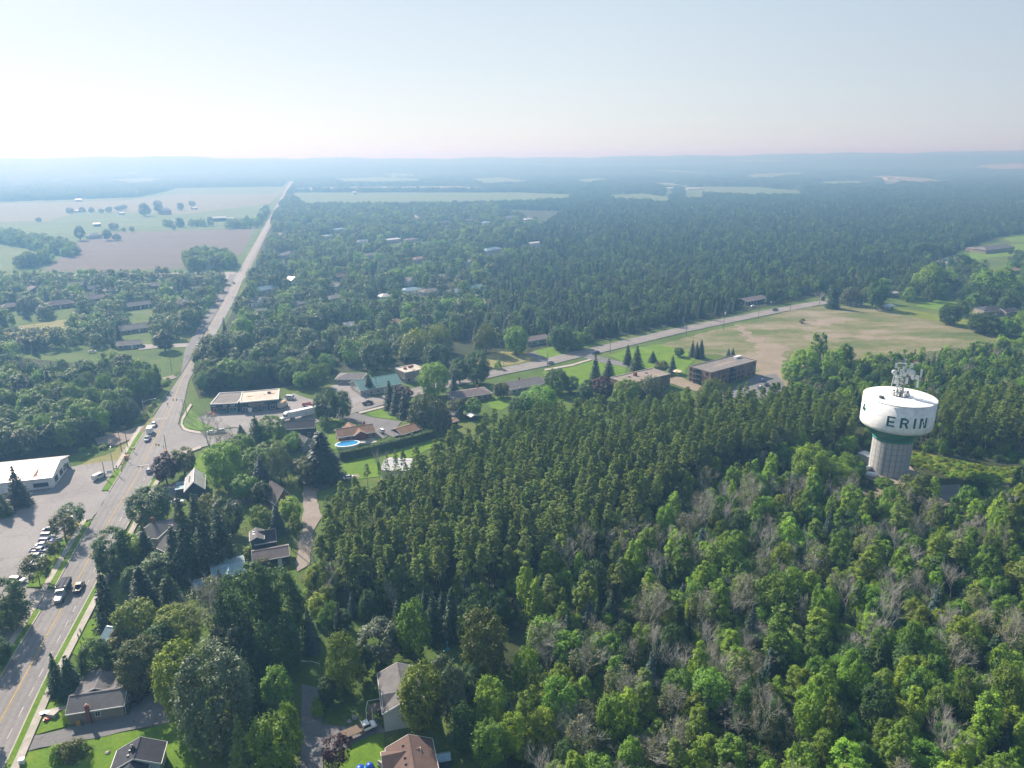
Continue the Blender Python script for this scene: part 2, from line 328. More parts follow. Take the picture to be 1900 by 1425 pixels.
L_FARBROAD = leaf('far_leaves', (0.0442, 0.0834, 0.0275), (0.1148, 0.1796, 0.0495), 0.3)
L_FARCEDAR = leaf('far_cedar_sprays', (0.0308, 0.0607, 0.0234), (0.077, 0.1215, 0.0442), 0.2, 0.012, 0.25)
L_MAPLE = leaf('maple_leaves', (0.0745, 0.154, 0.0205), (0.2032, 0.35, 0.041))
L_DARK = leaf('dark_maple_leaves', (0.032, 0.0762, 0.022), (0.0801, 0.1617, 0.0396))
L_YELLOW = leaf('yellow_green_leaves', (0.1157, 0.1843, 0.0174), (0.2468, 0.335, 0.029))
L_BRIGHT = leaf('bright_green_leaves', (0.1041, 0.2005, 0.0209), (0.2775, 0.4269, 0.0439), 0.42)
L_SILVER = leaf('silver_leaves', (0.05, 0.082, 0.038), (0.14, 0.18, 0.1), 0.25, spec=0.3, rough=0.5)
L_CRIMSON = leaf('crimson_leaves', (0.03, 0.012, 0.018), (0.075, 0.03, 0.042), 0.25)
L_RUST = leaf('rusty_leaves', (0.062, 0.088, 0.02), (0.15, 0.175, 0.042))
L_PINE = leaf('pine_needles', (0.1057, 0.1646, 0.0445), (0.2729, 0.3656, 0.0919), 0.3, 0.01, 0.22)
L_SPRUCE = leaf('spruce_needles', (0.0207, 0.053, 0.0242), (0.0471, 0.103, 0.0425), 0.15, 0.01, 0.3)
L_BSPRUCE = leaf('blue_spruce_needles', (0.0435, 0.0841, 0.0725), (0.087, 0.1522, 0.1305), 0.15)
L_CEDAR = leaf('cedar_sprays', (0.0412, 0.0878, 0.0247), (0.095, 0.1667, 0.0464), 0.2, 0.012, 0.3)
L_WILLOW = leaf('willow_leaves', (0.092, 0.1323, 0.0345), (0.184, 0.23, 0.069), 0.35)
L_SHRUB = leaf('shrub_leaves', (0.0559, 0.1084, 0.0203), (0.1515, 0.2334, 0.0435), 0.35, 0.015, 0.35)
L_GREY = leaf('sparse_grey_leaves', (0.0978, 0.115, 0.0575), (0.1725, 0.184, 0.092), 0.3)

# ------------------------------------------------------------------ terrain
def terrain():
    rad = np.concatenate([[0], np.geomspace(20, 4200, 40), np.linspace(4300, 12300, 84), np.geomspace(13000, 40000, 12)]); n = 360
    ang = np.linspace(-math.pi, math.pi, n, endpoint=False)
    rr, aa = np.meshgrid(rad[1:], ang, indexing='ij')
    x = rr * np.sin(aa); y = rr * np.cos(aa); z = hz(x, y)
    v = np.concatenate([[[0, 0, 0]], np.stack([x.ravel(), y.ravel(), z.ravel()], 1)])
    f = [(0, 1 + (j + 1) % n, 1 + j) for j in range(n)]
    for i in range(len(rad) - 2):
        a = 1 + i * n
        f += [(a + j, a + (j + 1) % n, a + n + (j + 1) % n, a + n + j) for j in range(n)]
    me = bpy.data.meshes.new('ground'); me.from_pydata(v.tolist(), [], f); me.materials.append(m_grass); me.flip_normals()
    me.polygons.foreach_set('use_smooth', [True] * len(me.polygons))
    return tag(mobj('ground', me), 'green valley floor rising to wooded ridges at the horizon', kind='structure')
terrain()

# one closed box of pale air
hb = MB(); hb.box((0, 0, 73.5), (84000, 84000, 150.0))      # from 1.5 m under the ground to just over the highest ridge trees
m_haze = bpy.data.materials.new('haze'); m_haze.use_nodes = True; hn = m_haze.node_tree
hn.nodes.remove(hn.nodes['Principled BSDF']); pv = hn.nodes.new('ShaderNodeVolumePrincipled')
pv.inputs['Color'].default_value = (*HAZE_COLOR, 1); pv.inputs['Density'].default_value = HAZE_DENSITY; pv.inputs['Anisotropy'].default_value = HAZE_G; pv.inputs['Absorption Color'].default_value = (*HAZE_ABSORB, 1)
hn.links.new(pv.outputs[0], hn.nodes['Material Output'].inputs['Volume'])
tag(hb.build('haze', m_haze), 'pale blue haze lying over the valley', kind='stuff')

# ------------------------------------------------------------------ flat ground sheets, painter's order, each 4 mm above the last
ZS = [0.0]; KEEP = []           # KEEP: photo polygons where no scattered tree may stand
def zup():
    ZS[0] += 0.004; return ZS[0]
def sheet(name, poly, mat, label, clear=True, kind='structure'):
    z = zup(); P = [G(x, y) for x, y in poly]
    if any(w in name for w in ('lawn', 'grass', 'meadow', 'dirt', 'pad', 'lane', 'lot', 'yard', 'driveway')) and min(p[1] for p in poly) > 500:
        Q = []; amp = 2.6 if name in ('dirt_track', 'dirt_patch') else .9 if any(w in name for w in ('dirt', 'grass', 'meadow', 'vacant')) else .28
        for a, b in zip(P, P[1:] + P[:1]):
            n = max(1, min(60, int((b - a).length / 2.2))); nr = Vector((-(b - a).y, (b - a).x, 0)).normalized(); ph = R.uniform(0, 6)
            Q += [a.lerp(b, k / n) + nr * amp * (R.uniform(-.6, .6) + .8 * math.sin(k * .9 + ph)) * (0 if k == 0 else 1) for k in range(n)]
        P = Q
    mb = MB(); mb.face([(p.x, p.y, z) for p in P])
    me = mb.mesh(name, mat)
    if me.polygons[0].normal.z < 0: me.flip_normals()
    if clear: KEEP.append(poly)
    return tag(mobj(name, me), label, kind=kind)
def ribbon(name, L, Rr, mat, label, z=None, h=0.0, parent=None):
    """strip between two ground polylines (equal length); h > 0 makes a raised slab"""
    z = zup() if z is None else z; n = len(L); mb = MB()
    top = z + h
    v = [(p[0], p[1], top) for p in L] + [(p[0], p[1], top) for p in Rr]; f = [(i, n + i, n + i + 1, i + 1) for i in range(n - 1)]
    mb.solid(v, f)
    if h:
        for S in (L, Rr):
            for i in range(n - 1): mb.face([(S[i][0], S[i][1], 0), (S[i + 1][0], S[i + 1][1], 0), (S[i + 1][0], S[i + 1][1], top), (S[i][0], S[i][1], top)])
        for i in (0, n - 1): mb.face([(L[i][0], L[i][1], 0), (Rr[i][0], Rr[i][1], 0), (Rr[i][0], Rr[i][1], top), (L[i][0], L[i][1], top)])
    me = mb.mesh(name, mat)
    if me.polygons[0].normal.z < 0: me.flip_normals()
    at = me.attributes.new('across', 'FLOAT', 'POINT'); arr = np.zeros(len(me.vertices)); arr[n:2 * n] = 1.0; at.data.foreach_set('value', arr.astype(np.float32))
    o = mobj(name, me, parent)
    return tag(o, label, kind='structure') if label else o
def gp(l): return [G(*q) for q in l]
def slab(name, poly, mat, label, h=0.12):
    P = gp(poly); mb = MB(); mb.prism([(p.x, p.y) for p in P], 0.0, h + ZS[0]); KEEP.append(poly); zup()
    return tag(mb.build(name, mat), label, kind='structure')

# far fields
def GT(x, y):
    d = FW + RT * (x - 950) / F - UP * (y - 712.5) / F; t = 3000.0
    while t < 12000:
        p = np.array([0, 0, CAMH]) + d * t
        if p[2] <= hz(p[0], p[1]) + 3.0: return Vector(p)
        t += 12.0
    return None
def sheet_far(name, poly, mat, label, grow=5):
    xs, ys = [p[0] for p in poly], [p[1] for p in poly]; mb = MB(); z = zup()
    P = [(x, y + (grow if y > sum(ys) / len(ys) else 0)) for x, y in poly]; FARKEEP.append(P)
    y = min(ys)
    while y < max(ys) + grow:
        x = min(xs)
        while x < max(xs):
            if inpoly(np.array([[x + 3., y + .5]]), P)[0]:
                q = [GT(x, y), GT(x + 6, y), GT(x + 6, y + 1), GT(x, y + 1)]
                if all(q): mb.face([v + Vector((0, 0, z)) for v in q])
            x += 6
        y += 1
    if not mb.f: return
    me = mb.mesh(name, mat)
    return tag(mobj(name, me), label, kind='structure')
FARKEEP = []
S = sheet
S('ploughed_field', [(80, 503), (110, 480), (144, 449), (221, 430), (340, 428), (471, 424), (462, 446), (449, 468), (432, 478), (345, 497), (236, 502)], m_plough, 'bare pinkish brown ploughed field beside the straight road')
S('pasture', [(-160, 452), (0, 447), (27, 449), (97, 467), (115, 478), (70, 490), (28, 500), (-160, 506)], m_pasture, 'green crop field below a belt of trees')
S('pasture', [(-300, 446), (-20, 434), (150, 436), (250, 424), (474, 418), (476, 421), (340, 426), (221, 428), (146, 446), (60, 446)], m_pasture, 'pale green paddock round the farmstead')
S('pasture', [(-300, 430), (0, 414), (90, 412), (160, 393), (340, 400), (420, 390), (490, 380), (497, 381), (478, 416), (250, 422), (150, 434), (-20, 432)], m_pasture, 'wide green pasture in front of the farm buildings')
S('stubble_field', [(-400, 418), (-200, 380), (100, 376), (230, 372), (330, 360), (505, 359), (520, 352), (528, 352), (500, 378), (420, 388), (340, 398), (160, 391), (90, 410), (0, 412)], m_stubble, 'tan stubble field stretching left of the straight road')
S('pasture', [(330, 358), (310, 350), (520, 347), (524, 350), (505, 357)], m_pasture, 'far pale green field below the wooded ridge')
S('stubble_field', [(546, 349), (600, 347), (847, 345), (900, 349), (960, 356), (700, 356), (546, 356)], m_stubble, 'far pinkish field right of the straight road')
S('pasture', [(538, 362), (546, 357), (700, 357), (960, 357), (1056, 361), (1052, 374), (974, 378), (879, 381), (721, 385), (566, 385)], m_pasture, 'long pale green field behind the town trees')
sheet_far('pasture', [(862, 332), (930, 329), (1010, 336), (900, 341)], m_pasture, 'small far green clearing in the woods')
S('pasture', [(985, 363), (1057, 360), (1060, 373), (990, 376)], m_pasture, 'narrow green clearing at the edge of the big wood')
S('pasture', [(1128, 362), (1190, 359), (1242, 366), (1244, 381), (1128, 372)], m_pasture, 'green strip field in the middle of the big wood')
sheet_far('stubble_field', [(1190, 340), (1240, 339), (1310, 346), (1305, 350), (1240, 347)], m_stubble, 'tan far field beside the white greenhouse')
S('pasture', [(1300, 346), (1400, 347), (1490, 354), (1488, 366), (1390, 366), (1290, 361)], m_pasture, 'long thin green field amid the far wood')
sheet_far('pasture', [(1365, 328), (1400, 322), (1493, 320), (1496, 325), (1420, 330)], m_pasture, 'far green field high on the wooded slope')
sheet_far('stubble_field', [(1560, 328), (1650, 326), (1720, 331), (1790, 337), (1700, 339)], m_stubble, 'far tan field with red roofed barns')
S('pasture', [(1780, 466), (1840, 458), (1900, 452), (1960, 455), (1960, 468), (1840, 478), (1800, 486), (1775, 478)], m_lawn, 'lawn round the large grey house at the right edge')
S('lawn', [(1852, 440), (1900, 434), (2000, 434), (2000, 446), (1880, 449)], m_lawn, 'bright lawn behind the large grey house')

sheet_far('pasture', [(1810, 307), (1880, 303), (1930, 305), (1930, 311), (1840, 312)], m_stubble, 'far pale field high at the right edge')
sheet_far('pasture', [(610, 332), (700, 329), (790, 332), (770, 337), (640, 338)], m_pasture, 'thin far field above the long pale green field')
sheet_far('pasture', [(1050, 334), (1110, 331), (1140, 335), (1090, 340)], m_pasture, 'small pale field far in the middle of the country')
sheet_far('pasture', [(1500, 338), (1590, 335), (1640, 340), (1540, 344)], m_pasture, 'far green strip left of the red roofed barns')
sheet_far('pasture', [(180, 334), (270, 330), (330, 334), (250, 340)], m_pasture, 'pale clearing on the slope of the left ridge')
# forest floor
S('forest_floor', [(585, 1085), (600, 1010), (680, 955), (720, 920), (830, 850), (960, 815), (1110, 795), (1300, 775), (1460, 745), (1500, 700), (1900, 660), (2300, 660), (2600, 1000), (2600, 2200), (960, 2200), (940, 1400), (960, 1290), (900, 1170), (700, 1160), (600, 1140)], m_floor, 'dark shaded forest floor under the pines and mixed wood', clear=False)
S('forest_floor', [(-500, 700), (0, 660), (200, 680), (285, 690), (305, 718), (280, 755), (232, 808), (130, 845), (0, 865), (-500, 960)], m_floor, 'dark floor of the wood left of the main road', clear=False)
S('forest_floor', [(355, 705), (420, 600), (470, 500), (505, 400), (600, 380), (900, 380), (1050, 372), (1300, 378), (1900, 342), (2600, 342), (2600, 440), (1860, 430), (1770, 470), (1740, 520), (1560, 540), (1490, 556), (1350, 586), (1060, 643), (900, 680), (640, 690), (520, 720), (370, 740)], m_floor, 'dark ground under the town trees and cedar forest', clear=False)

# vacant lot, lawns, grass
S('vacant_lot', [(1225, 639), (1300, 619), (1365, 603), (1489, 571), (1600, 566), (1647, 578), (1736, 594), (1792, 607), (1860, 618), (1850, 645), (1751, 648), (1679, 662), (1584, 668), (1510, 690), (1465, 722), (1395, 716), (1400, 694), (1362, 662), (1290, 655), (1282, 668)], m_vacant, 'dry vacant lot of thin grass and bare earth behind the apartments')
S('dirt_track', [(1362, 604), (1374, 601), (1395, 622), (1430, 637), (1470, 643), (1452, 656), (1466, 690), (1470, 722), (1425, 716), (1408, 690), (1392, 666), (1410, 652), (1398, 640), (1378, 622)], m_dirt, 'pale dirt track worn across the vacant lot')
S('dirt_patch', [(1470, 600), (1560, 588), (1580, 596), (1520, 606)], m_dirt, 'bare patch of earth in the upper vacant lot')
S('dirt_patch', [(1480, 622), (1560, 619), (1660, 628), (1650, 632), (1560, 626), (1500, 630)], m_dirt, 'long bare streak across the vacant lot')
S('tall_grass', [(1650, 580), (1738, 596), (1792, 609), (1858, 619), (1852, 606), (1790, 592), (1720, 580), (1668, 572)], m_tallgrass, 'yellow green weeds along the far edge of the vacant lot', clear=False)
S('lawn', [(1130, 660), (1165, 648), (1222, 639), (1290, 655), (1290, 668), (1272, 684), (1270, 700), (1235, 694), (1165, 676)], m_lawn, 'mown lawn beside the brick apartment building', clear=False)
S('lawn', [(1006, 690), (1060, 677), (1104, 668), (1163, 681), (1160, 694), (1090, 708), (1070, 724), (1020, 705)], m_lawn, 'mown lawn below the side road')
S('lawn', [(990, 651), (1035, 641), (1062, 658), (1008, 665)], m_lawn, 'small lawn in front of the tan roofed bungalow')
S('meadow', [(886, 664), (930, 652), (985, 655), (1000, 668), (910, 684), (884, 676)], m_dry, 'rough yellowish grass beside the side road')
S('lawn', [(905, 740), (935, 735), (948, 750), (930, 762), (908, 756)], m_lawn, 'small back lawn behind the brown roofed bungalow')
S('lawn', [(1700, 568), (1742, 555), (1795, 564), (1800, 584), (1760, 580)], m_lawn, 'mown back lawn at the upper right edge of the lot')
S('tall_grass', [(1686, 836), (1748, 849), (1855, 868), (1900, 872), (1900, 892), (1860, 896), (1784, 886), (1736, 872), (1690, 862)], m_tallgrass, 'bright yellow green grass right of the water tower', clear=False)
S('gravel_pad', [(1590, 868), (1612, 862), (1690, 866), (1705, 884), (1680, 898), (1640, 898), (1606, 888)], m_gravel, 'gravel pad round the foot of the water tower')
S('dirt_track', [(1572, 912), (1636, 906), (1664, 914), (1735, 930), (1768, 934), (1745, 944), (1690, 936), (1626, 928), (1584, 922)], m_dirt, 'earth track running below the water tower')
S('turning_pad', [(1734, 902), (1781, 899), (1790, 922), (1768, 933), (1738, 926)], m_path, 'grey turning pad beside the earth track')
S('lawn', [(604, 893), (629, 864), (662, 852), (720, 842), (800, 816), (826, 822), (760, 850), (704, 885), (664, 890)], m_lawn, 'bright lawn behind the long hedge')
S('lawn', [(672, 764), (700, 756), (724, 752), (748, 776), (742, 781), (690, 773)], m_lawn, 'mown lawn by the side road in front of the spruces')
S('lawn', [(596, 780), (640, 768), (652, 776), (612, 796), (598, 806)], m_lawn, 'shaded lawn under the two round maples')
S('lawn', [(650, 778), (670, 776), (740, 786), (735, 800), (706, 818), (640, 836), (612, 834), (604, 812)], m_lawn, 'lawn round the swimming pool', clear=True)
S('lawn', [(345, 870), (372, 842), (400, 838), (392, 866), (378, 882)], m_lawn, 'sunlit lawn between the purple maple and the white roofed house')
S('lawn', [(352, 757), (366, 772), (398, 790), (372, 800), (346, 794), (338, 780)], m_lawn, 'grass at the corner of the main road and the side road')
S('lawn', [(160, 1152), (186, 1146), (182, 1200), (150, 1222), (132, 1212)], m_lawn, 'lawn between the sidewalk and the blue roofed house')
S('lawn', [(96, 1284), (128, 1276), (140, 1300), (120, 1350), (62, 1366)], m_lawn, 'front lawn with toys beside the taupe bungalow')
S('lawn', [(42, 1398), (105, 1385), (224, 1361), (316, 1343), (340, 1333), (365, 1420), (380, 1600), (-60, 1600), (10, 1460)], m_lawn, 'bright lawn round the dark roofed house at the bottom left')
S('lawn', [(635, 1395), (660, 1378), (712, 1360), (722, 1500), (600, 1500)], m_lawn, 'sunlit front lawn beside the brown roofed bungalow')
S('lawn', [(790, 1160), (890, 1170), (960, 1290), (940, 1420), (830, 1420), (830, 1320), (780, 1230)], m_grass, 'shaded back lawn behind the grey roofed house')  # darker meadow grass instead of lawn green: tree shade put into the colour
S('meadow', [(0, 612), (70, 600), (160, 588), (168, 604), (110, 628), (20, 640)], m_dry, 'rough yellowish meadow behind the left wood', clear=True)
S('meadow', [(300, 655), (335, 640), (352, 645), (335, 690), (302, 716), (290, 690)], m_grass, 'weedy bank left of the main road')
S('meadow', [(215, 838), (250, 806), (290, 768), (298, 772), (262, 806), (228, 862), (130, 868)], m_dry, 'weedy ground at the corner of the parking lot')
S('yard', [(250, 845), (205, 905), (120, 1010), (120, 1030), (260, 900)], m_dry, 'verge', clear=False) if False else None

# parking lots, drives
S('parking_lot', [(-300, 1020), (-60, 938), (60, 904), (120, 868), (216, 855), (226, 864), (206, 912), (171, 964), (150, 968), (112, 1000), (82, 1040), (52, 1092), (98, 1096), (97, 1107), (70, 1150), (42, 1146), (20, 1110), (-300, 1200)], m_lot, 'pale worn parking lot left of the main road')
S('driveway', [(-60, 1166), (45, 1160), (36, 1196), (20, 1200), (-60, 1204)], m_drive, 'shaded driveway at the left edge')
S('parking_lot', [(366, 776), (386, 770), (518, 758), (524, 742), (545, 730), (566, 738), (600, 748), (640, 764), (600, 772), (540, 784), (445, 793), (400, 796), (374, 784)], m_lot, 'parking lot in front of the flat roofed store')
S('parking_lot', [(614, 716), (642, 712), (668, 730), (700, 740), (660, 754), (626, 736)], m_lot, 'gravelly lot in front of the green roofed building')
S('driveway', [(600, 773), (640, 760), (656, 766), (690, 775), (746, 783), (734, 798), (714, 814), (696, 812), (698, 797), (655, 784)], m_drive, 'wide driveway of the bungalow with the pool')
S('driveway', [(1240, 703), (1262, 698), (1275, 706), (1322, 722), (1300, 730), (1244, 712)], m_dirt, 'pale driveway beside the brick apartment building')
S('parking_lot', [(1330, 738), (1400, 698), (1440, 694), (1462, 724), (1420, 740)], m_drive, 'parking lot behind the brick apartment building')
S('driveway', [(1075, 662), (1090, 657), (1170, 676), (1163, 682), (1110, 672)], m_drive, 'drive running down from the side road past the lawn')
S('driveway', [(975, 658), (990, 652), (1012, 665), (1000, 670)], m_drive, 'short drive of the tan roofed bungalow')
S('lane', [(560, 917), (563, 900), (589, 898), (664, 880), (668, 886), (600, 906), (586, 914), (592, 938), (598, 959), (580, 990), (575, 1048), (552, 1062), (548, 1044), (560, 993), (563, 943)], m_gravel, 'pale gravel lane at the edge of the pines')
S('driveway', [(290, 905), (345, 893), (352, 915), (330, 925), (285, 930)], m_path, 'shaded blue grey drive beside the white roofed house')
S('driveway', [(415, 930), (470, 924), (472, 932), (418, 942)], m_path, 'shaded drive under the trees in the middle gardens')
S('driveway', [(42, 1398), (60, 1367), (126, 1352), (239, 1326), (250, 1292), (272, 1274), (305, 1281), (327, 1326), (316, 1342), (224, 1360), (105, 1384)], m_drive, 'grey gravel driveway curving behind the taupe bungalow')
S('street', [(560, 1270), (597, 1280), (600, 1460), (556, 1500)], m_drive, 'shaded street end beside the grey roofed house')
S('driveway', [(597, 1345), (640, 1350), (700, 1335), (716, 1360), (665, 1376), (640, 1392), (597, 1398)], m_drive, 'driveway with a parked flatbed truck')
S('earth_yard', [(478, 935), (504, 918), (520, 930), (505, 955), (480, 960)], m_dirt, 'bare earth yard beside the brown roofed house', clear=False)

for _p, _l in (([(668, 452), (704, 448), (712, 462), (676, 468)], 'pale clearing in the upper town trees'), ([(736, 452), (800, 448), (800, 466), (744, 468)], 'grassy clearing below the long shop roof'), ([(922, 468), (965, 462), (972, 476), (930, 482)], 'lawn beside the blue grey roofed house'), ([(634, 612), (672, 610), (676, 626), (640, 630)], 'bright yard amid the town trees'), ([(500, 590), (528, 586), (532, 602), (504, 606)], 'garden by the white garage'), ([(872, 560), (884, 548), (926, 584), (908, 592)], 'open ground round the far car yard'), ([(560, 420), (584, 417), (590, 428), (564, 431)], 'far lawn close to the straight road'), ([(800, 552), (850, 548), (852, 562), (804, 566)], 'lawn below the long grey roof in town')): S('lawn', _p, m_pasture, _l)
# main road
LE = [(156.8, -127.7), (178.3, -133.2), (193.0, -137.5), (224.7, -146.5), (246.6, -152.4), (269.0, -158.3), (295.1, -165.8), (320.2, -172.4), (345.2, -178.8), (382.6, -188.1), (417.0, -196.7), (452.2, -206.0), (519.3, -225.1), (580.3, -241.6), (626.9, -254.8), (704.6, -276.9), (762.5, -293.2)]
RE = [(119.9, -106.4), (136.6, -111.5), (148.9, -115.0), (177.4, -122.0), (225.2, -133.6), (251.5, -140.3), (259.3, -141.8), (289.3, -149.5), (315.4, -157.3), (345.2, -167.6), (387.4, -182.9), (433.2, -194.6), (498.6, -211.3), (580.3, -232.5), (652.0, -252.0), (762.5, -284.1)]
CE = [(130.2, -115.0), (156.8, -122.2), (195.0, -132.4), (233.0, -142.7), (269.9, -150.8), (320.2, -165.1), (382.6, -185.6), (433.2, -200.1), (762.5, -288.6)]
def edge(L, Y, s0):
    if Y < L[0][0]: return L[0][1] + s0 * (L[0][0] - Y)
    if Y > L[-1][0]: return L[-1][1] - 0.2752 * (Y - L[-1][0])
    return float(np.interp(Y, [q[0] for q in L], [q[1] for q in L]))
def xl(Y): return edge(LE, Y, 0.262)
def xr(Y): return edge(RE, Y, 0.28)
def xc(Y): return edge(CE, Y, 0.272)
YS = list(np.arange(40, 800, 8.0)) + list(np.geomspace(800, 9000, 120))
def zroad(x, y): return float(hz(x, y))
zr = zup()
def road_strip(name, fa, fb, ys, mat, label, dz):
    L = [(fa(y), y) for y in ys]; Q = [(fb(y), y) for y in ys]; n = len(L); mb = MB()
    zz = lambda p: float(hz(p[0], p[1])) + dz + (0.6 if p[1] > 4000 else 0)
    mb.solid([(p[0], p[1], zz(p)) for p in L] + [(p[0], p[1], zz(p)) for p in Q], [(i, n + i, n + i + 1, i + 1) for i in range(n - 1)])
    me = mb.mesh(name, mat)
    if me.polygons[0].normal.z < 0: me.flip_normals()
    at = me.attributes.new('across', 'FLOAT', 'POINT'); arr = np.zeros(2 * n, np.float32); arr[n:] = 1; at.data.foreach_set('value', arr)
    return tag(mobj(name, me), label, kind='structure')
road_strip('main_road', xl, xr, YS, m_road, 'long straight two lane main road running to the horizon', zr)
# gentle widening of the road in the far part is real shoulder gravel
road_strip('road_shoulder', lambda y: xr(y) + 0.3, lambda y: xr(y) + 2.3, [y for y in YS if y > 800], m_gravel, 'gravel shoulder of the far main road', zup())
zi = zup()
S('side_road_mouth', [(287, 884), (300, 830), (322, 790), (331, 788), (338, 799), (352, 803), (372, 806), (420, 800), (424, 818), (372, 832), (340, 840), (310, 856)], m_road, 'wide mouth of the side road at the junction')
SR = [(400, 810), (480, 797), (560, 783), (640, 763), (700, 746), (760, 731), (850, 708), (920, 692), (1000, 676), (1060, 661), (1130, 645), (1250, 616), (1350, 595), (1440, 577), (1500, 566), (1560, 556)]
def offs(pts, w):
    A, B = [], []
    for i, p in enumerate(pts):
        t = (pts[min(i + 1, len(pts) - 1)] - pts[max(i - 1, 0)]).to_2d().normalized(); nrm = Vector((-t.y, t.x))
        A.append(p.to_2d() + nrm * w); B.append(p.to_2d() - nrm * w)
    return A, B
def dense(pts, step=8):
    out = []
    for a, b in zip(pts[:-1], pts[1:]):
        n = max(1, int((b - a).length / step)); out += [a.lerp(b, i / n) for i in range(n)]
    return out + [pts[-1]]
srp = dense(gp(SR)); sA, sB = offs(srp, 6.2); ribbon('side_road', sA, sB, m_road, 'pale side road curving away past the apartments')
a1, b1 = offs(srp, 0.12); ribbon('centre_line', a1, b1, m_yellow, 'faded centre line of the side road')
crp = [Vector((xl(790) - 2, 788, 0)), G(330, 508), G(200, 509), G(0, 516), G(-300, 530)]; cA, cB = offs(dense(crp, 20), 5.5); ribbon('cross_road', cA, cB, m_lot, 'pale cross road behind a row of young trees')
S('junction', [(395, 512), (420, 506), (455, 508), (458, 516), (440, 522), (425, 520)], m_lot, 'pale gravel corner at the far junction')
S('street', [(778, 402), (800, 425), (790, 428), (770, 412), (740, 392), (748, 390)], m_lot, 'pale stretch of street among far trees')
S('street', [(1726, 488), (1762, 476), (1790, 480), (1750, 494), (1732, 510)], m_lot, 'pale street bend among trees at the right edge')
S('lane', [(255, 639), (300, 640), (362, 637), (362, 644), (300, 646), (258, 650)], m_lot, 'pale driveway joining the main road from the left')
S('lane', [(300, 702), (322, 697), (330, 701), (308, 708)], m_gravel, 'short gravel track left of the main road')
S('lane', [(175, 815), (235, 800), (268, 790), (262, 806), (216, 828), (180, 826)], m_gravel, 'gravel apron at the left of the junction')
# closed grey strip left of the road
ribbon('paved_path', [(xl(y) - 7.5 * min(1, (y - 395) / 60), y) for y in range(395, 790, 12)], [(xl(y) - 0.4, y) for y in range(395, 790, 12)], m_path, 'grey paved strip left of the main road with walkers on it')

# markings
road_strip('centre_line', lambda y: xc(y) - 0.11, lambda y: xc(y) + 0.11, [y for y in YS if y < 262 or y > 340], m_yellow, 'yellow centre line of the main road', zup())
zm = zup()
dash_me = None
mb = MB()
for k in range(60):
    y0 = 60 + 6.5 * k
    if 262 < y0 < 330: continue
    off = 3.4 if y0 < 262 else 0
    if off:
        xx = lambda y: xc(y) + 3.5 + 0.0 * y
        mb.face([(xx(y0), y0, zm), (xx(y0) + 0.2, y0, zm), (xx(y0 + 3) + 0.2, y0 + 3, zm), (xx(y0 + 3), y0 + 3, zm)])
for (x0, y0), (x1, y1), w in (((-155.1, 268), (-149.2, 270.9), 0.5), ((-173.2, 324.1), (-166.8, 326), 0.5), ((-134.7, 294.1), (-133.2, 302.8), 0.4)):
    mb.face([(x0, y0, zm), (x1, y1, zm), (x1 - w * .2, y1 + w, zm), (x0 - w * .2, y0 + w, zm)])
for y0 in (214, 236):        # turn arrows
    x0 = xc(y0) + 5.0
    mb.face([(x0 - .2, y0, zm), (x0 + .2, y0, zm), (x0 - .35, y0 + 2.4, zm), (x0 - .75, y0 + 2.4, zm)])
    mb.face([(x0 - .2, y0 + 2.2, zm), (x0 + 1.2, y0 + 2.5, zm), (x0 - .4, y0 + 3.6, zm)])
me = mb.mesh('lane_markings', m_white_line)
for p in me.polygons:
    if p.normal.z < 0: me.flip_normals(); break
tag(mobj('lane_markings', me), 'white dashed lane line, stop lines and arrows on the main road', kind='structure')

# kerbs and sidewalks
def kerb(name, f, y0, y1, w, label):
    y0, y1 = y0 * .983, y1 * .983; ys = np.arange(y0, y1, 6.0); ribbon(name, [(f(y), y) for y in ys], [(f(y) + w, y) for y in ys], m_conc, label, z=ZS[0], h=0.12)
kerb('kerb', xl, 46, 176, -0.35, 'concrete kerb along the near left side of the main road')
kerb('kerb', xl, 186, 226, -0.35, 'concrete kerb along the grass island by the parked cars')
kerb('kerb', xl, 250, 272, -0.35, 'concrete kerb along the small grass island by the camper')
kerb('kerb', xl, 282, 318, -0.35, 'concrete kerb left of the junction')
kerb('kerb', xr, 46, 262, 0.35, 'concrete kerb along the right side of the main road')
def verge(name, f, a, b, y0, y1, mat, label, h, step=5.0):
    y0, y1 = y0 * .983, y1 * .983; ys = list(np.arange(y0, y1, step)) + [y1]; ribbon(name, [(f(y) + a, y) for y in ys], [(f(y) + b, y) for y in ys], mat, label, z=ZS[0], h=h); zup()
verge('grass_strip', xl, -0.35, -1.9, 46, 175, m_lawn, 'narrow grass strip along the near left kerb', 0.1)
verge('sidewalk', xl, -1.9, -3.6, 46, 182, m_conc, 'pale sidewalk at the lower left of the road', 0.11)
verge('grass_strip', xl, -3.6, -7.0, 46, 160, m_lawn, 'lawn edge left of the near sidewalk', 0.1)
verge('grass_strip', xl, -0.35, -2.1, 186, 226, m_lawn, 'grass strip between the kerb and the sidewalk by the parked cars', 0.1)
verge('sidewalk', xl, -2.1, -3.8, 184, 228, m_conc, 'sidewalk beside the row of parked cars', 0.11)
verge('grass_island', xl, -3.8, -8.5, 186, 214, m_lawn, 'grass island with small trees in front of the parked cars', 0.1)
verge('grass_island', xl, -3.8, -6.5, 214, 226, m_dry, 'dry end of the grass island by the parked cars', 0.1)
verge('grass_island', xl, -0.35, -3.2, 251, 271, m_lawn, 'small grass island between the camper and the road', 0.1)
verge('sidewalk', xl, -2.4, -4.2, 272, 320, m_conc, 'sidewalk left of the junction', 0.11)
verge('grass_strip', xl, -0.35, -2.4, 288, 312, m_lawn, 'grass strip left of the junction', 0.1)
verge('grass_strip', xr, 0.35, 1.7, 46, 205, m_lawn, 'grass strip along the right kerb', 0.1)
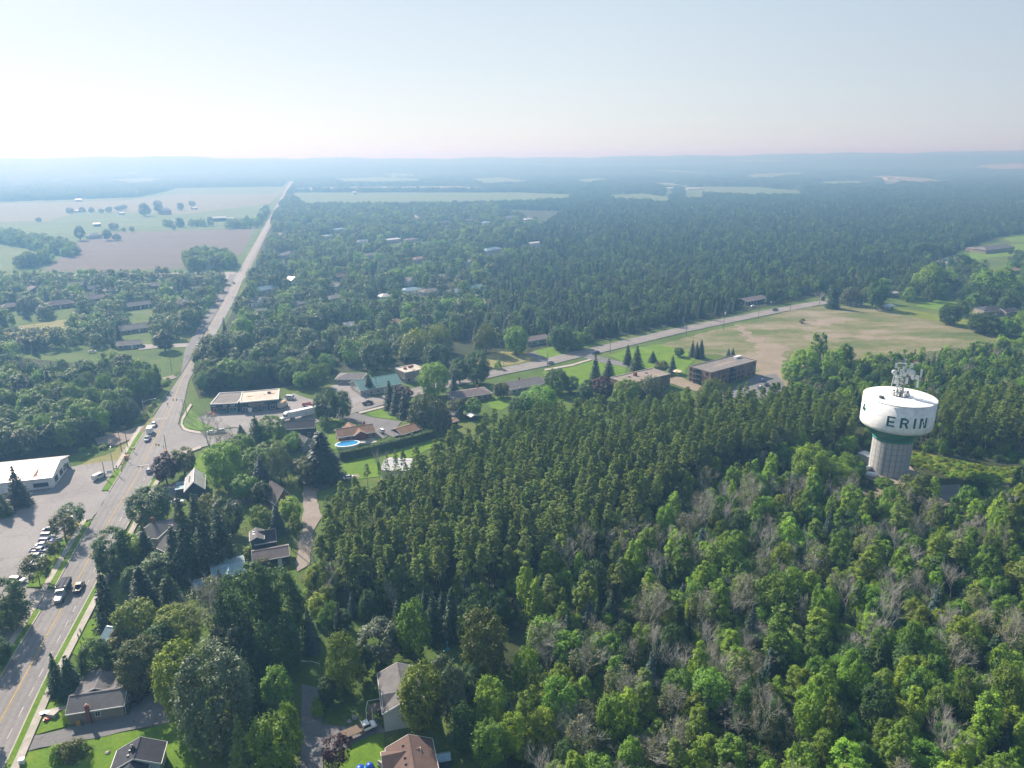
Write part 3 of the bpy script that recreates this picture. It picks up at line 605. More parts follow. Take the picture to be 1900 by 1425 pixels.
verge('sidewalk', xr, 1.7, 3.5, 46, 262, m_conc, 'long pale sidewalk along the right side of the main road', 0.11)
verge('grass_strip', xr, 0.35, 1.7, 232, 262, m_lawn, 'grass strip beside the silver car at the stop line', 0.1)
slab('sidewalk', [(357, 752), (350, 764), (341, 780), (339, 788), (343, 795), (352, 799), (374, 803), (374, 807), (350, 803), (340, 799), (335, 790), (337, 778), (347, 760), (353, 751)], m_conc, 'curved corner sidewalk at the junction')
slab('sidewalk', [(332, 842), (352, 836), (372, 829), (374, 833), (355, 840), (336, 847)], m_conc, 'short sidewalk on the near corner of the side road')
slab('footpath', [(665, 766), (720, 752), (722, 755), (668, 769)], m_conc, 'thin pale footpath across the lawn by the side road', 0.05)
slab('footpath', [(1010, 686), (1060, 677), (1095, 667), (1098, 669), (1062, 680), (1012, 689)], m_conc, 'thin pale path across the lawn below the side road', 0.05)
slab('footpath', [(80, 1322), (122, 1312), (123, 1318), (82, 1328)], m_conc, 'front path of the taupe bungalow', 0.06)
KEEP.append([(-120, 1500), (0, 1180), (120, 1020), (215, 850), (290, 760), (350, 640), (405, 560), (430, 505), (470, 440), (500, 390), (520, 360), (545, 335), (556, 335), (536, 362), (508, 400), (488, 440), (466, 500), (452, 540), (410, 620), (380, 670), (350, 745), (335, 800), (300, 880), (200, 1090), (60, 1420)])
KEEP.append([(400, 795), (560, 768), (640, 748), (760, 715), (920, 672), (1060, 642), (1250, 602), (1500, 555), (1520, 572), (1350, 608), (1060, 680), (920, 705), (700, 765), (560, 800), (400, 830)])
KEEP.append([(-100, 520), (0, 512), (200, 504), (440, 500), (440, 512), (200, 515), (-100, 535)])

# ------------------------------------------------------------------ water tower
TB = G(1647, 873.5)
def water_tower():
    t = empty('water_tower', TB); tag(t, 'white water tower with green lettering on a round concrete pedestal', 'water tower')
    mb = MB(); mb.lathe([(6.98, 0), (6.98, 14.4)], 48); mb.build('pedestal_core', m_joint, t)
    RP, rows, cols = 7.14, 6, 22; hh = 14.2 / rows; da = 2 * math.pi / cols
    mb = MB(); g = 0.011; n = 3
    vi = []
    for rr in (RP, RP - 0.14):
        for zz in (0.07, hh - 0.07):
            for k in range(n + 1):
                a = -da / 2 + g + (da - 2 * g) * k / n; mb.v.append((rr * math.cos(a), rr * math.sin(a), zz))
    m1 = n + 1
    for k in range(n): mb.f.append((k, k + 1, m1 + k + 1, m1 + k)); mb.m.append(0)
    for k in range(n): mb.f += [(k, 2 * m1 + k, 2 * m1 + k + 1, k + 1), (m1 + k, m1 + k + 1, 3 * m1 + k + 1, 3 * m1 + k)]; mb.m += [0, 0]
    mb.f += [(0, m1, 3 * m1, 2 * m1), (n, 2 * m1 + n, 3 * m1 + n, m1 + n)]; mb.m += [0, 0]
    pm = mb.mesh('concrete_panel', m_panel)
    for i in range(rows):
        for j in range(cols): mobj('concrete_panel', pm, t, (0, 0, i * hh), j * da + 0.1)
    mb = MB(); mb.lathe([(7.1, 14.25), (7.5, 14.3), (7.55, 14.9), (7.2, 15.0), (7.6, 15.3), (10.0, 17.6), (11.6, 19.3), (12.2, 20.0)], 72)
    mb.build('green_bowl', m_green_paint, t, True)
    mb = MB(); mb.lathe([(12.1, 19.7), (12.5, 20.1), (12.72, 20.6), (12.76, 21.2), (12.76, 31.0)], 96); mb.build('tank', m_white, t, True)
    mb = MB(); mb.lathe([(12.76, 31.0), (12.82, 31.02), (12.82, 31.14), (12.6, 31.2), (6, 31.55), (0.5, 31.8)], 96); mb.build('tank_roof', m_white, t)
    mb = MB()          # horizontal weld seams
    for z in (23.7, 26.2, 28.7): mb.lathe([(12.755, z - .03), (12.785, z - .02), (12.785, z + .02), (12.755, z + .03)], 96)
    mb.build('weld_seam', m_white, t)
    phi0 = math.atan2(-TB.y, -TB.x); Rl = 12.77
    def wrap(polys, a0, z0, name, parent=t, mat=m_letter):
        mb = MB()
        for P in polys:
            P = list(P); n = len(P); b = len(mb.v)
            for rr in (Rl, Rl + 0.05):
                for (u, w) in P:
                    a = a0 + u / Rl; mb.v.append((rr * math.cos(a), rr * math.sin(a), z0 + w))
            mb.f.append(tuple(range(b + n, b + 2 * n))); mb.m.append(0)
            for i in range(n): mb.f.append((b + i, b + (i + 1) % n, b + n + (i + 1) % n, b + n + i)); mb.m.append(0)
        return mb.build(name, mat, parent)
    H, s = 4.0, 0.78
    rect = lambda a, b, c, d: [(a, b), (c, b), (c, d), (a, d)]
    wide = lambda a, b, c, d, k=4: [rect(a + (c - a) * i / k, b, a + (c - a) * (i + 1) / k, d) for i in range(k)]
    E_ = [rect(0, 0, s, H)] + wide(s, 0, 2.75, .6) + wide(s, 1.6, 2.55, 2.2) + wide(s, H - .6, 2.75, H)
    bow = []
    for i in range(8):
        a, b = -math.pi / 2 + math.pi * i / 8, -math.pi / 2 + math.pi * (i + 1) / 8; ro, ri = 1.08, 0.5
        q = lambda r, t_: (1.75 + r * math.cos(t_) * 1.0, 2.67 + r * math.sin(t_))
        bow.append([q(ri, a), q(ro, a), q(ro, b), q(ri, b)])
    R_ = [rect(0, 0, s, H)] + wide(s, 1.59, 1.75, 2.17, 2) + wide(s, 3.17, 1.75, H, 2) + bow + [[(2.2, 0), (2.95, 0), (2.25, 1.75), (1.5, 1.6)]]
    I_ = [rect(0, 0, s, H)]
    N_ = [rect(0, 0, s, H), rect(2.3, 0, 2.3 + s, H)] + [[(s + (2.3 - s) * i / 3, H * (1 - i / 3) - (0 if i < 3 else 0)), (s + (2.3 - s) * i / 3, max(0, H * (1 - i / 3) - 1.15)), (s + (2.3 - s) * (i + 1) / 3, max(0, H * (1 - (i + 1) / 3) - 0.0)), (s + (2.3 - s) * (i + 1) / 3, min(H, H * (1 - (i + 1) / 3) + 1.15))] for i in range(3)]
    u = phi0 + math.radians(-13.5) ; 
    for nm, P, off in (('letter_e', E_, 0), ('letter_r', R_, 4.5), ('letter_i', I_, 9.1), ('letter_n', N_, 11.4)): wrap(P, u + off / Rl, 22.75, 'letter')
    sh = []
    for ang in (90, 210, 330):
        c, sn = math.cos(math.radians(ang)), math.sin(math.radians(ang)); pts = []
        heart = [(0.05, 0), (0.5, -.55), (1.0, -.75), (1.4, -.6), (1.5, -.25), (1.3, 0), (1.5, .25), (1.4, .6), (1.0, .75), (0.5, .55)]
        sh.append([(x * c - y * sn, x * sn + y * c) for x, y in heart])
    sh.append([(-.08, 0), (.12, -.1), (.45, -1.7), (.15, -1.75)])
    wrap(sh, phi0 + math.radians(-64), 26.6, 'shamrock')
    mb = MB(); a = phi0 - math.radians(42); c = (8.9 * math.cos(a), 8.9 * math.sin(a))
    mb.box((c[0], c[1], 31.75), (1.3, 1.3, 0.7), a); mb.box((c[0] - .2, c[1] + .2, 32.2), (1.5, 1.5, 0.12), a); mb.build('roof_hatch', m_dkmetal, t)
    # equipment ring at the foot of the mast
    mb = MB(); mb.lathe([(3.0, 31.7), (3.0, 31.95), (2.7, 31.95), (2.7, 31.75)], 20); mb.build('mast_base', m_dkmetal, t)
    for k in range(12):
        w = k * math.pi / 6; mb = MB(); mb.box((2.75 * math.cos(w), 2.75 * math.sin(w), 32.55), (0.55, 0.75, 0.9 + 0.5 * (k % 3 == 0)), w); mb.tube([(3.1 * math.cos(w), 3.1 * math.sin(w), 31.7), (3.1 * math.cos(w), 3.1 * math.sin(w), 33.3)], 0.05, 4)
        mb.build('equipment_box', m_ant if k % 4 else m_dkmetal, t)
    mast = MB(); top = 46.0; base = 31.8
    legs = [(math.cos(w), math.sin(w)) for w in (0.4, 2.5, 4.6)]
    rad = lambda z: 1.35 - 0.55 * (z - base) / (top - base)
    for c in legs: mast.tube([(c[0] * rad(base), c[1] * rad(base), base), (c[0] * rad(top), c[1] * rad(top), top)], 0.15, 5)
    zs = np.linspace(base, top, 10)
    for i in range(9):
        for j in range(3):
            p, q = legs[j], legs[(j + 1) % 3]; z0, z1 = zs[i], zs[i + 1]
            mast.tube([(p[0] * rad(z0), p[1] * rad(z0), z0), (q[0] * rad(z1), q[1] * rad(z1), z1)], 0.08, 4)
            mast.tube([(q[0] * rad(z0), q[1] * rad(z0), z0), (p[0] * rad(z1), p[1] * rad(z1), z1)], 0.08, 4)
            mast.tube([(p[0] * rad(z1), p[1] * rad(z1), z1), (q[0] * rad(z1), q[1] * rad(z1), z1)], 0.08, 4)
    mo = mast.build('antenna_mast', m_mast, t)
    ex = Vector((math.cos(phi0 + math.pi / 2), math.sin(phi0 + math.pi / 2), 0)); ey = Vector((math.cos(phi0), math.sin(phi0), 0))   # to the picture's right, to the camera
    P = lambda r, f, z: tuple(ex * r + ey * f + Vector((0, 0, z)))
    for A_, B_, q_ in [(P(-3.2, .3, z), P(1.2, .6, z), .09) for z in (36.4, 39.4, 42.6)] + [(P(0.6, 0, 39.0), P(5.4, .6, 39.8), .1), (P(.6, -.4, 40.6), P(5.4, .6, 40.0), .07), (P(5.3, .6, 36.8), P(5.6, .6, 43), .08), (P(-2, .3, 44.6), P(3.2, -.3, 44.6), .08)]:
        mb = MB(); mb.tube([A_, B_], q_, 5); mb.build('cross_arm', m_steel, mo)
    for (r, f, z, h, w) in ((-1.1, .9, 40.3, 3.4, .62), (-1.5, .9, 36.3, 3.3, .62), (-2.0, .5, 41.7, 1.6, .5), (-2.4, .5, 36.6, 1.2, .9), (5.7, .8, 41.4, 3.0, .62), (5.1, .8, 37.3, 3.2, .62), (-2.6, .4, 39.6, 1.4, .7), (0.4, .9, 43.6, 2.2, .5), (1.9, -.9, 42.0, 2.4, .5), (-.2, -1.4, 38, 3, .6), (-2.9, .9, 43.2, 1.8, .8), (-2.2, 1.1, 38.3, 1.3, 1.0), (-.3, 1.4, 42.4, 2.6, .7), (1.4, 1.2, 38.0, 2.4, .7), (2.2, .8, 43.8, 1.6, .9), (4.6, .9, 39.6, 1.5, 1.1), (0.3, 1.5, 40.4, 1.4, 1.1), (1.2, 1.3, 41.6, 1.8, .7)):
        mb = MB(); q = P(r, f, z); mb.box(q, (w * .5, w * 1.15, h), phi0); mb.build('panel_antenna', m_ant, t)
    for (r, f, z, R0) in ((2.6, 1.3, 41.2, 1.3), (-3.2, .7, 40.6, .95), (3.2, .7, 39.2, .7), (-1.9, 1.2, 39.3, .7)):
        o = empty('dish_antenna', P(r, f, z), phi0, t); mb = MB(); mb.lathe([(R0 * .3, -.55), (R0, -.1), (R0, .12), (R0 * .6, .3), (.05, .36)], 20, axis='x'); mb.build('radome', m_ant, o, True)
    mb = MB(); mb.box(P(-1.2, .6, 44.3), (1.6, 2.6, .18), phi0); mb.tube([P(-2.4, .6, 44.2), P(-2.4, .6, 45.4), P(.1, .6, 45.4), P(.1, .6, 44.2)], .05, 4); mb.build('mast_platform', m_steel, t)
    mb = MB(); mb.tube([P(-.6, 0, 45.9), P(-.4, 0, 50.6)], [.08, .04], 5)
    for z, l in ((46.9, 1.0), (48.2, .9), (49.8, .8)): mb.tube([P(-.5 - l, 0, z), P(-.4 + .15, 0, z + .05)], .035, 4)
    mb.build('whip_antenna', m_steel, t)
    mb = MB(); mb.tube([P(-3.6, -.4, 31.6), P(-3.1, .2, 39.8)], .12, 6); mb.build('cable_conduit', m_ant, t)
    mb = MB(); mb.tube([P(2.5, 0, 45.3), P(3.6, .3, 45.6)], .16, 6); mb.build('obstruction_light', m_red, t)
    mb = MB(); mb.box(P(3.5, .2, 45.0), (.4, 1.2, .4), phi0); mb.build('radio_unit', m_ant, t)
    mb = MB(); mb.box((7.1 * math.cos(phi0 - 1.9), 7.1 * math.sin(phi0 - 1.9), 1.3), (.3, 1.4, 2.4), phi0 - 1.9); mb.build('door', m_green_paint, t)
    return t
water_tower()

def simple(name, label, cat, loc, rz, parts, group=None):
    """thing from [(part name, MB, material)]; a single part makes the thing itself one mesh"""
    if len(parts) == 1:
        o = parts[0][1].build(name, parts[0][2]); o.location = loc; o.rotation_euler = (0, 0, rz)
    else:
        o = empty(name, loc, rz)
        for n, mb, m in parts: mb.build(n, m, o)
    return tag(o, label, cat, group)
g = G(1607, 862)
a, b, c = MB(), MB(), MB(); a.box((0, 0, 2.2), (4.6, 5.5, 4.4)); b.box((0, 0, 4.5), (4.9, 5.8, .2)); c.box((-1, -2.8, 1.5), (1.2, .12, 2.4)); c.box((1.2, -2.8, 2.6), (1.1, .12, .9))
simple('equipment_shelter', 'pale grey equipment shelter against the foot of the water tower', 'shelter', g, 0.5, [('wall', a, m_greywall), ('roof', b, m_steel), ('door', c, m_dkwall)])
for (x, y), lab in (((1608, 874), 'upper white tank lying by the foot of the water tower'), ((1615, 885), 'lower white tank lying by the foot of the water tower')):
    mb = MB(); mb.lathe([(.05, -2.2), (.8, -2.0), (1.0, -1.5), (1.0, 1.5), (.8, 2.0), (.05, 2.2)], 16, axis='x', c=(0, 0, 1.1)); f = MB(); f.box((-1.2, 0, .15), (.3, 1.6, .3)); f.box((1.2, 0, .15), (.3, 1.6, .3))
    simple('storage_tank', lab, 'tank', G(x, y), 0.5 if y < 880 else -.3, [('shell', mb, m_white), ('cradle', f, m_dkmetal)])
# chain link compound fence
fp = [G(*q) for q in ((1563, 853), (1592, 836), (1601, 846))]; fo = empty('chain_link_fence', fp[0]); tag(fo, 'thin grey chain link fence left of the water tower', 'fence')
rails = MB()
for a, b in zip(fp[:-1], fp[1:]):
    n = max(2, int((b - a).length / 3))
    for i in range(n + 1):
        p = a.lerp(b, i / n) - fp[0]; mb = MB(); mb.tube([p, p + Vector((0, 0, 2.4))], .06, 5); mb.build('post', m_steel, fo)
    for z in (.15, 1.2, 2.35): rails.tube([a - fp[0] + Vector((0, 0, z)), b - fp[0] + Vector((0, 0, z))], .03, 4)
    L = (b - a).length; d = (b - a) / L
    for k in range(int(L / .5)):
        s0 = a - fp[0] + d * (k * .5); rails.tube([s0 + Vector((0, 0, .15)), s0 + d * .5 + Vector((0, 0, 2.35))], .012, 3); rails.tube([s0 + d * .5 + Vector((0, 0, .15)), s0 + Vector((0, 0, 2.35))], .012, 3)
rails.build('mesh_panel', m_steel, fo)
fp = [G(*q) for q in ((1630, 924), (1645, 919), (1660, 914))]; fo = empty('barrier_fence', fp[0]); tag(fo, 'low orange plastic barrier fence beside the earth track', 'fence')
bar = MB()
for a, b in zip(fp[:-1], fp[1:]):
    a, b = a - fp[0], b - fp[0]
    bar.face([a + Vector((0, 0, .15)), b + Vector((0, 0, .15)), b + Vector((0, 0, 1.15)), a + Vector((0, 0, 1.1))]); bar.face([a + Vector((.04, .04, .15)), a + Vector((.04, .04, 1.1)), b + Vector((.04, .04, 1.15)), b + Vector((.04, .04, .15))])
bar.build('netting', m_orange, fo)
for p in fp:
    mb = MB(); q = p - fp[0]; mb.tube([q, q + Vector((0, 0, 1.3))], .05, 5); mb.build('stake', m_wood, fo)

# ------------------------------------------------------------------ buildings
def footprint(poly_world, grow=1.5):
    """keep scattered trees off a building and the strip in front that would hide it"""
    pix = PXA(np.array([[p[0], p[1], 0.0] for p in poly_world]))[0]; c = pix.mean(0)
    KEEP.append([tuple(c + (q - c) * 1.25) for q in pix])
    x0, x1 = pix[:, 0].min(), pix[:, 0].max(); y1 = pix[:, 1].max(); w = x1 - x0
    if 330 < y1 < 700: KEEP.append([(x0 + .06 * w, c[1]), (x1 - .06 * w, c[1]), (x1 - .06 * w, y1 + .42 * w + 3), (x0 + .06 * w, y1 + .42 * w + 3)])
HMESH = {}
def window(parent, p, rz, w=1.2, h=1.3, trim=m_trim):
    k = ('w', round(w, 2), round(h, 2), trim.name)
    if k not in HMESH:
        f = MB(); t = 0.1
        f.box((0, 0, h / 2 + t / 2), (w + 2 * t, .12, t)); f.box((0, 0, -h / 2 - t / 2), (w + 2 * t, .16, t)); f.box((-w / 2 - t / 2, 0, 0), (t, .12, h)); f.box((w / 2 + t / 2, 0, 0), (t, .12, h)); f.box((0, -.01, 0), (.06, .1, h))
        g_ = MB(); g_.box((0, .0, 0), (w, .05, h)); HMESH[k] = (f.mesh('window', trim), g_.mesh('pane', m_glass))
    o = mobj('window', HMESH[k][0], parent, p, rz); mobj('pane', HMESH[k][1], o); return o
def door(parent, p, rz, mat, w=1.0, h=2.1):
    k = ('d', w, h, mat.name)
    if k not in HMESH:
        d = MB(); d.box((0, 0, h / 2), (w, .1, h)); d.box((0, .0, h + .06), (w + .24, .14, .12), m=1); d.box((-w / 2 - .06, 0, h / 2), (.12, .14, h), m=1); d.box((w / 2 + .06, 0, h / 2), (.12, .14, h), m=1)
        hn_ = MB(); hn_.box((w * .36, -.09, 1.0), (.08, .1, .14)); HMESH[k] = (d.mesh('door', [mat, m_trim]), hn_.mesh('handle', m_steel))
    o = mobj('door', HMESH[k][0], parent, p, rz); mobj('handle', HMESH[k][1], o); return o
def gable_roof(mb, L, Wd, h, rise, ov=.45, th=.18, cx=0, cy_=0, ends=True):
    """two slabs, ridge along x"""
    x = L / 2 + (ov if ends else 0); y = Wd / 2 + ov; sl = rise / (Wd / 2); e = h - sl * ov
    for s in (-1, 1):
        pts = [(cx - x, cy_ + s * y, e), (cx + x, cy_ + s * y, e), (cx + x, cy_, h + rise), (cx - x, cy_, h + rise)]
        mb.solid(pts + [(p[0], p[1], p[2] + th) for p in pts], [(0, 1, 2, 3), (4, 5, 6, 7), (0, 1, 5, 4), (1, 2, 6, 5), (2, 3, 7, 6), (3, 0, 4, 7)])
def hip_roof(mb, L, Wd, h, rise, ov=.45, hip=None):
    x, y = L / 2 + ov, Wd / 2 + ov; hp = min(Wd / 2, L / 2 - .1) if hip is None else hip; z0 = h - .05
    mb.solid([(-x, -y, z0), (x, -y, z0), (x, y, z0), (-x, y, z0), (-x, -y, z0 + .18), (x, -y, z0 + .18), (x, y, z0 + .18), (-x, y, z0 + .18), (-x + hp + ov, 0, h + rise), (x - hp - ov, 0, h + rise)],
             [(3, 2, 1, 0), (0, 1, 5, 4), (1, 2, 6, 5), (2, 3, 7, 6), (3, 0, 4, 7), (4, 5, 9, 8), (6, 7, 8, 9), (5, 6, 9), (7, 4, 8)])
def fascia_gable(mb, L, Wd, h, rise, ov=.45):
    x = L / 2 + ov + .03; y = Wd / 2 + ov; sl = rise / (Wd / 2); e = h - sl * ov
    for sx in (-1, 1):
        for sy in (-1, 1):
            a = Vector((sx * x, sy * y, e - .06)); b = Vector((sx * x, 0, h + rise - .06)); u = Vector((0, 0, .27)); t = Vector((sx * .06, 0, 0))
            pts = [a, b, b + u, a + u]; mb.solid(pts + [p + t for p in pts], [(0, 1, 2, 3), (4, 5, 6, 7), (0, 1, 5, 4), (1, 2, 6, 5), (2, 3, 7, 6), (3, 0, 4, 7)])
    for sy in (-1, 1): mb.box((0, sy * (y + .05), e + .04), (2 * x, .1, .24))
def frame3(A, B, C, h):
    """ground frame from three eave corners in the photo (or width in metres as C)"""
    a, b = G(*A, h), G(*B, h); u = (b - a).to_2d(); L = u.length; u.normalize(); v = Vector((-u.y, u.x))
    Wd = C if isinstance(C, (int, float)) else (G(*C, h) - b).to_2d().dot(v)
    if Wd < 0: Wd = abs(Wd)
    c = (a.to_2d() + b.to_2d()) / 2 + v * Wd / 2
    return Vector((c.x, c.y, 0)), math.atan2(u.y, u.x), L, Wd
def house(label, A, B, C, h=3.0, rise=1.9, kind='gable', ridge='x', wall=m_cream, roof=m_sh_grey, cat='house', name='house', chim=None, dr=m_white, wins=True, vents=2, trim=m_trim, group=None, ov=.45, wsize=(1.2, 1.2), storeys=1, extra=None):
    c, rz, L, Wd = frame3(A, B, C, h)
    o = empty(name, c, rz); tag(o, label, cat, group)
    footprint([c.to_2d() + Matrix.Rotation(rz, 2) @ Vector(q) for q in ((-L / 2, -Wd / 2), (L / 2, -Wd / 2), (L / 2, Wd / 2), (-L / 2, Wd / 2))])
    L -= 2 * ov; Wd -= 2 * ov
    w = MB()
    if kind == 'gable':
        X, Y = (L, Wd) if ridge == 'x' else (Wd, L)
        w.solid([(-X / 2, -Y / 2, 0), (X / 2, -Y / 2, 0), (X / 2, Y / 2, 0), (-X / 2, Y / 2, 0), (-X / 2, -Y / 2, h), (X / 2, -Y / 2, h), (X / 2, Y / 2, h), (-X / 2, Y / 2, h), (-X / 2, 0, h + rise), (X / 2, 0, h + rise)],
                [(0, 1, 5, 4), (1, 2, 6, 9, 5), (2, 3, 7, 6), (3, 0, 4, 8, 7), (4, 5, 9, 8), (6, 7, 8, 9)])
        r = MB(); gable_roof(r, X, Y, h, rise, ov); f = MB(); fascia_gable(f, X, Y, h, rise, ov)
        rot = 0 if ridge == 'x' else math.pi / 2
        w.build('wall', wall, o, rz=rot); ro = r.build('roof', roof, o, rz=rot); f.build('fascia', trim, ro)
        rid = MB(); rid.box((0, 0, h + rise + .2), (X + 2 * ov, .3, .08)); rid.build('ridge_cap', roof, ro)
    elif kind == 'hip':
        X, Y = (L, Wd) if ridge == 'x' else (Wd, L); rot = 0 if ridge == 'x' else math.pi / 2
        w.box((0, 0, h / 2 - .02), (X, Y, h - .04)); w.build('wall', wall, o, rz=rot)
        r = MB(); hip_roof(r, X, Y, h, rise, ov); ro = r.build('roof', roof, o, rz=rot)
        f = MB()
        for sy in (-1, 1): f.box((0, sy * (Y / 2 + ov + .05), h + .05), (X + 2 * ov + .2, .1, .2))
        for sx in (-1, 1): f.box((sx * (X / 2 + ov + .05), 0, h + .05), (.1, Y + 2 * ov, .2))
        f.build('gutter', trim, ro)
    else:
        w.box((0, 0, h / 2), (L, Wd, h)); w.build('wall', wall, o)
        r = MB(); r.box((0, 0, h - .12), (L - .5, Wd - .5, .5)); ro = r.build('roof', roof, o); pr = MB()
        for sy in (-1, 1): pr.box((0, sy * (Wd / 2 - .1), h + .25), (L + .1, .34, .5))
        for sx in (-1, 1): pr.box((sx * (L / 2 - .1), 0, h + .25), (.34, Wd - .24, .5))
        pr.build('parapet', trim, ro)
    # windows on the two walls turned to the camera
    if wins:
        k = 0
        for (px, py, nx, ny, ln, r_) in ((0, -Wd / 2, 0, -1, L, 0), (L / 2, 0, 1, 0, Wd, math.pi / 2), (0, Wd / 2, 0, 1, L, math.pi), (-L / 2, 0, -1, 0, Wd, -math.pi / 2)):
            wn = Matrix.Rotation(rz, 2) @ Vector((nx, ny))
            if wn.dot(-c.to_2d().normalized()) < 0.15: continue
            n = max(1, int(ln / 3.4))
            for st in range(storeys):
                for i in range(n):
                    q = (i + .5) / n * ln - ln / 2; p = (px + (-ny) * q + nx * .06, py + nx * q + ny * .06, 1.55 + 2.8 * st)
                    if py < 0 and i == n // 2 and n > 1 and st == 0: door(o, (p[0], p[1], .05), r_, dr)
                    else: window(o, p, r_, *wsize, trim)
    if chim:
        cxx, cyy, ch, cm = chim; mb = MB(); mb.box((cxx, cyy, ch / 2), (.8, .6, ch)); mb.box((cxx, cyy, ch + .06), (.95, .75, .12)); co = mb.build('chimney', cm, o); q = MB(); q.tube([(cxx, cyy, ch + .1), (cxx, cyy, ch + .45)], .14, 8); q.build('flue', m_dkmetal, co)
    for i in range(vents):
        xx = (i + .5) / vents * L * .8 - L * .4; yy = Wd * .16
        if kind == 'flat': mb = MB(); mb.box((xx, yy, h + .45), (1.2, .9, .7)); mb.build('roof_unit', m_steel, o)
        elif ridge == 'x': mb = MB(); mb.box((xx, yy, h + rise * (1 - .32) + .35), (.4, .4, .35)); mb.build('roof_vent', m_dkmetal, ro)
    return o, L, Wd, h, rise, rz, c
def wing(o, cx, cy_, Lx, Wy, h, rise, rot, wall, roof, trim=m_trim, ov=.4):
    w = MB(); X, Y = Lx, Wy
    w.solid([(-X / 2, -Y / 2, 0), (X / 2, -Y / 2, 0), (X / 2, Y / 2, 0), (-X / 2, Y / 2, 0), (-X / 2, -Y / 2, h), (X / 2, -Y / 2, h), (X / 2, Y / 2, h), (-X / 2, Y / 2, h), (-X / 2, 0, h + rise), (X / 2, 0, h + rise)],
            [(0, 1, 5, 4), (1, 2, 6, 9, 5), (2, 3, 7, 6), (3, 0, 4, 8, 7), (4, 5, 9, 8), (6, 7, 8, 9)])
    w.build('wing_wall', wall, o, loc=(cx, cy_, 0), rz=rot); r = MB(); gable_roof(r, X, Y, h, rise, ov); ro = r.build('wing_roof', roof, o, loc=(cx, cy_, 0.02), rz=rot)
    f = MB(); fascia_gable(f, X, Y, h, rise, ov); f.build('fascia', trim, ro)

# --- near houses
o, L, Wd, h, ri, rz, c = house('taupe bungalow with white trim and brick chimney beside the curving driveway', (121, 1326), (230, 1309), 7.4, 3.3, 1.7, wall=m_taupe, roof=m_sh_grey, wins=False, vents=0, ov=.35)
window(o, (.3, -Wd / 2 - .06, 2.0), 0, .95, 1.25); window(o, (L / 2 + .06, 0.4, 1.9), math.pi / 2, 1.3, 1.2); door(o, (L / 2 + .06, -2.0, .1), math.pi / 2, m_dkblue)
mb = MB(); mb.box((-1.5, -Wd / 2 - .3, 2.35), (.75, .55, 4.7)); mb.box((-1.5, -Wd / 2 - .3, 4.76), (.95, .75, .16)); ch = mb.build('chimney', m_redbrick, o)
mb = MB(); mb.tube([(-1.5, -Wd / 2 - .3, 4.8), (-1.5, -Wd / 2 - .3, 5.2)], .2, 8); mb.build('flue', m_cream, ch)
mb = MB(); mb.box((-3.7, -Wd / 2 - .5, .6), (.8, .7, 1.2), .2); mb.build('composter', m_gold, o)
wing(o, -1.2, 6.0, 8.5, 9.0, 3.2, 1.9, math.pi / 2, m_taupe, m_sh_grey); wing(o, 3.2, 5.0, 6.5, 5.6, 3.15, 1.5, math.pi / 2, m_taupe, m_sh_grey)
mb = MB(); mb.box((1.6, 6.2, 4.95), (.5, .5, .4)); mb.build('roof_vent', m_dkmetal, o)

o, L, Wd, h, ri, rz, c = house('house with charcoal shingle roof and raised chimney stack at the bottom left', (299, 1416), (310, 1376), 9.6, 3.6, 2.2, wall=m_bluewall, roof=m_sh_char, wins=True, vents=3, chim=(-.2, .7, 6.6, m_dkwall), ov=.4)
wing(o, -L / 2 + 1, 0.6, 6.0, 5.5, 3.5, 1.7, 0.0, m_bluewall, m_sh_char)

o, L, Wd, h, ri, rz, c = house('pale blue two storey house with grey roof and porch steps', (700, 1250), (709, 1325), 9.4, 5.2, 2.0, wall=m_bluewall, roof=m_sh_grey, wins=False, vents=4, ov=.35)
window(o, (-2.0, -Wd / 2 - .06, 3.6), 0, 1.6, 1.2); door(o, (0.6, -Wd / 2 - .06, 2.4), 0, m_white)
window(o, (L / 2 + .06, 1.6, 3.8), math.pi / 2, 1.2, 1.2)
wing(o, 2.6, -1.75, 4.4, 5.2, 5.2, 1.5, -math.pi / 2, m_bluewall, m_sh_grey)
st = MB()
for k in range(9): st.box((2.2 + .32 * k, -Wd / 2 - 3.0, 2.2 - .25 * k), (.34, 1.3, .08))
st.box((.8, -Wd / 2 - 1.6, 2.3), (2.4, 3.0, .12)); st.build('porch_steps', m_wood, o)
rl = MB()
for yy in (-Wd / 2 - 2.35, -Wd / 2 - 3.65):
    rl.tube([(2.0, yy, 3.25), (5.0, yy, 1.0)], .06, 5); rl.tube([(2.0, yy, 2.8), (5.0, yy, .55)], .04, 5); rl.tube([(2.0, yy, 2.2), (2.0, yy, 3.3)], .06, 5); rl.tube([(5.0, yy, 0), (5.0, yy, 1.05)], .06, 5)
    for k in range(10): rl.tube([(2.0 + .3 * k, yy, 2.15 - .225 * k), (2.0 + .3 * k, yy, 3.22 - .225 * k)], .025, 4)
rl.tube([(-.4, -Wd / 2 - 3.1, 3.35), (2.0, -Wd / 2 - 3.65, 3.35)], .06, 5); rl.tube([(-.4, -Wd / 2 - .1, 3.35), (-.4, -Wd / 2 - 3.1, 3.35)], .06, 5); rl.tube([(-.4, -Wd / 2 - 3.1, 2.3), (-.4, -Wd / 2 - 3.1, 3.35)], .06, 5)
rl.build('railing', m_trim, o)
mb = MB(); mb.box((-L / 2 - 2.0, 2.5, 2.2), (3.4, 3.4, .15)); mb.box((-L / 2 - 2.0, .85, 2.9), (3.4, .1, .9)); mb.box((-L / 2 - 3.7, 2.5, 2.9), (.1, 3.4, .9)); mb.build('rear_deck', m_dkwall, o)

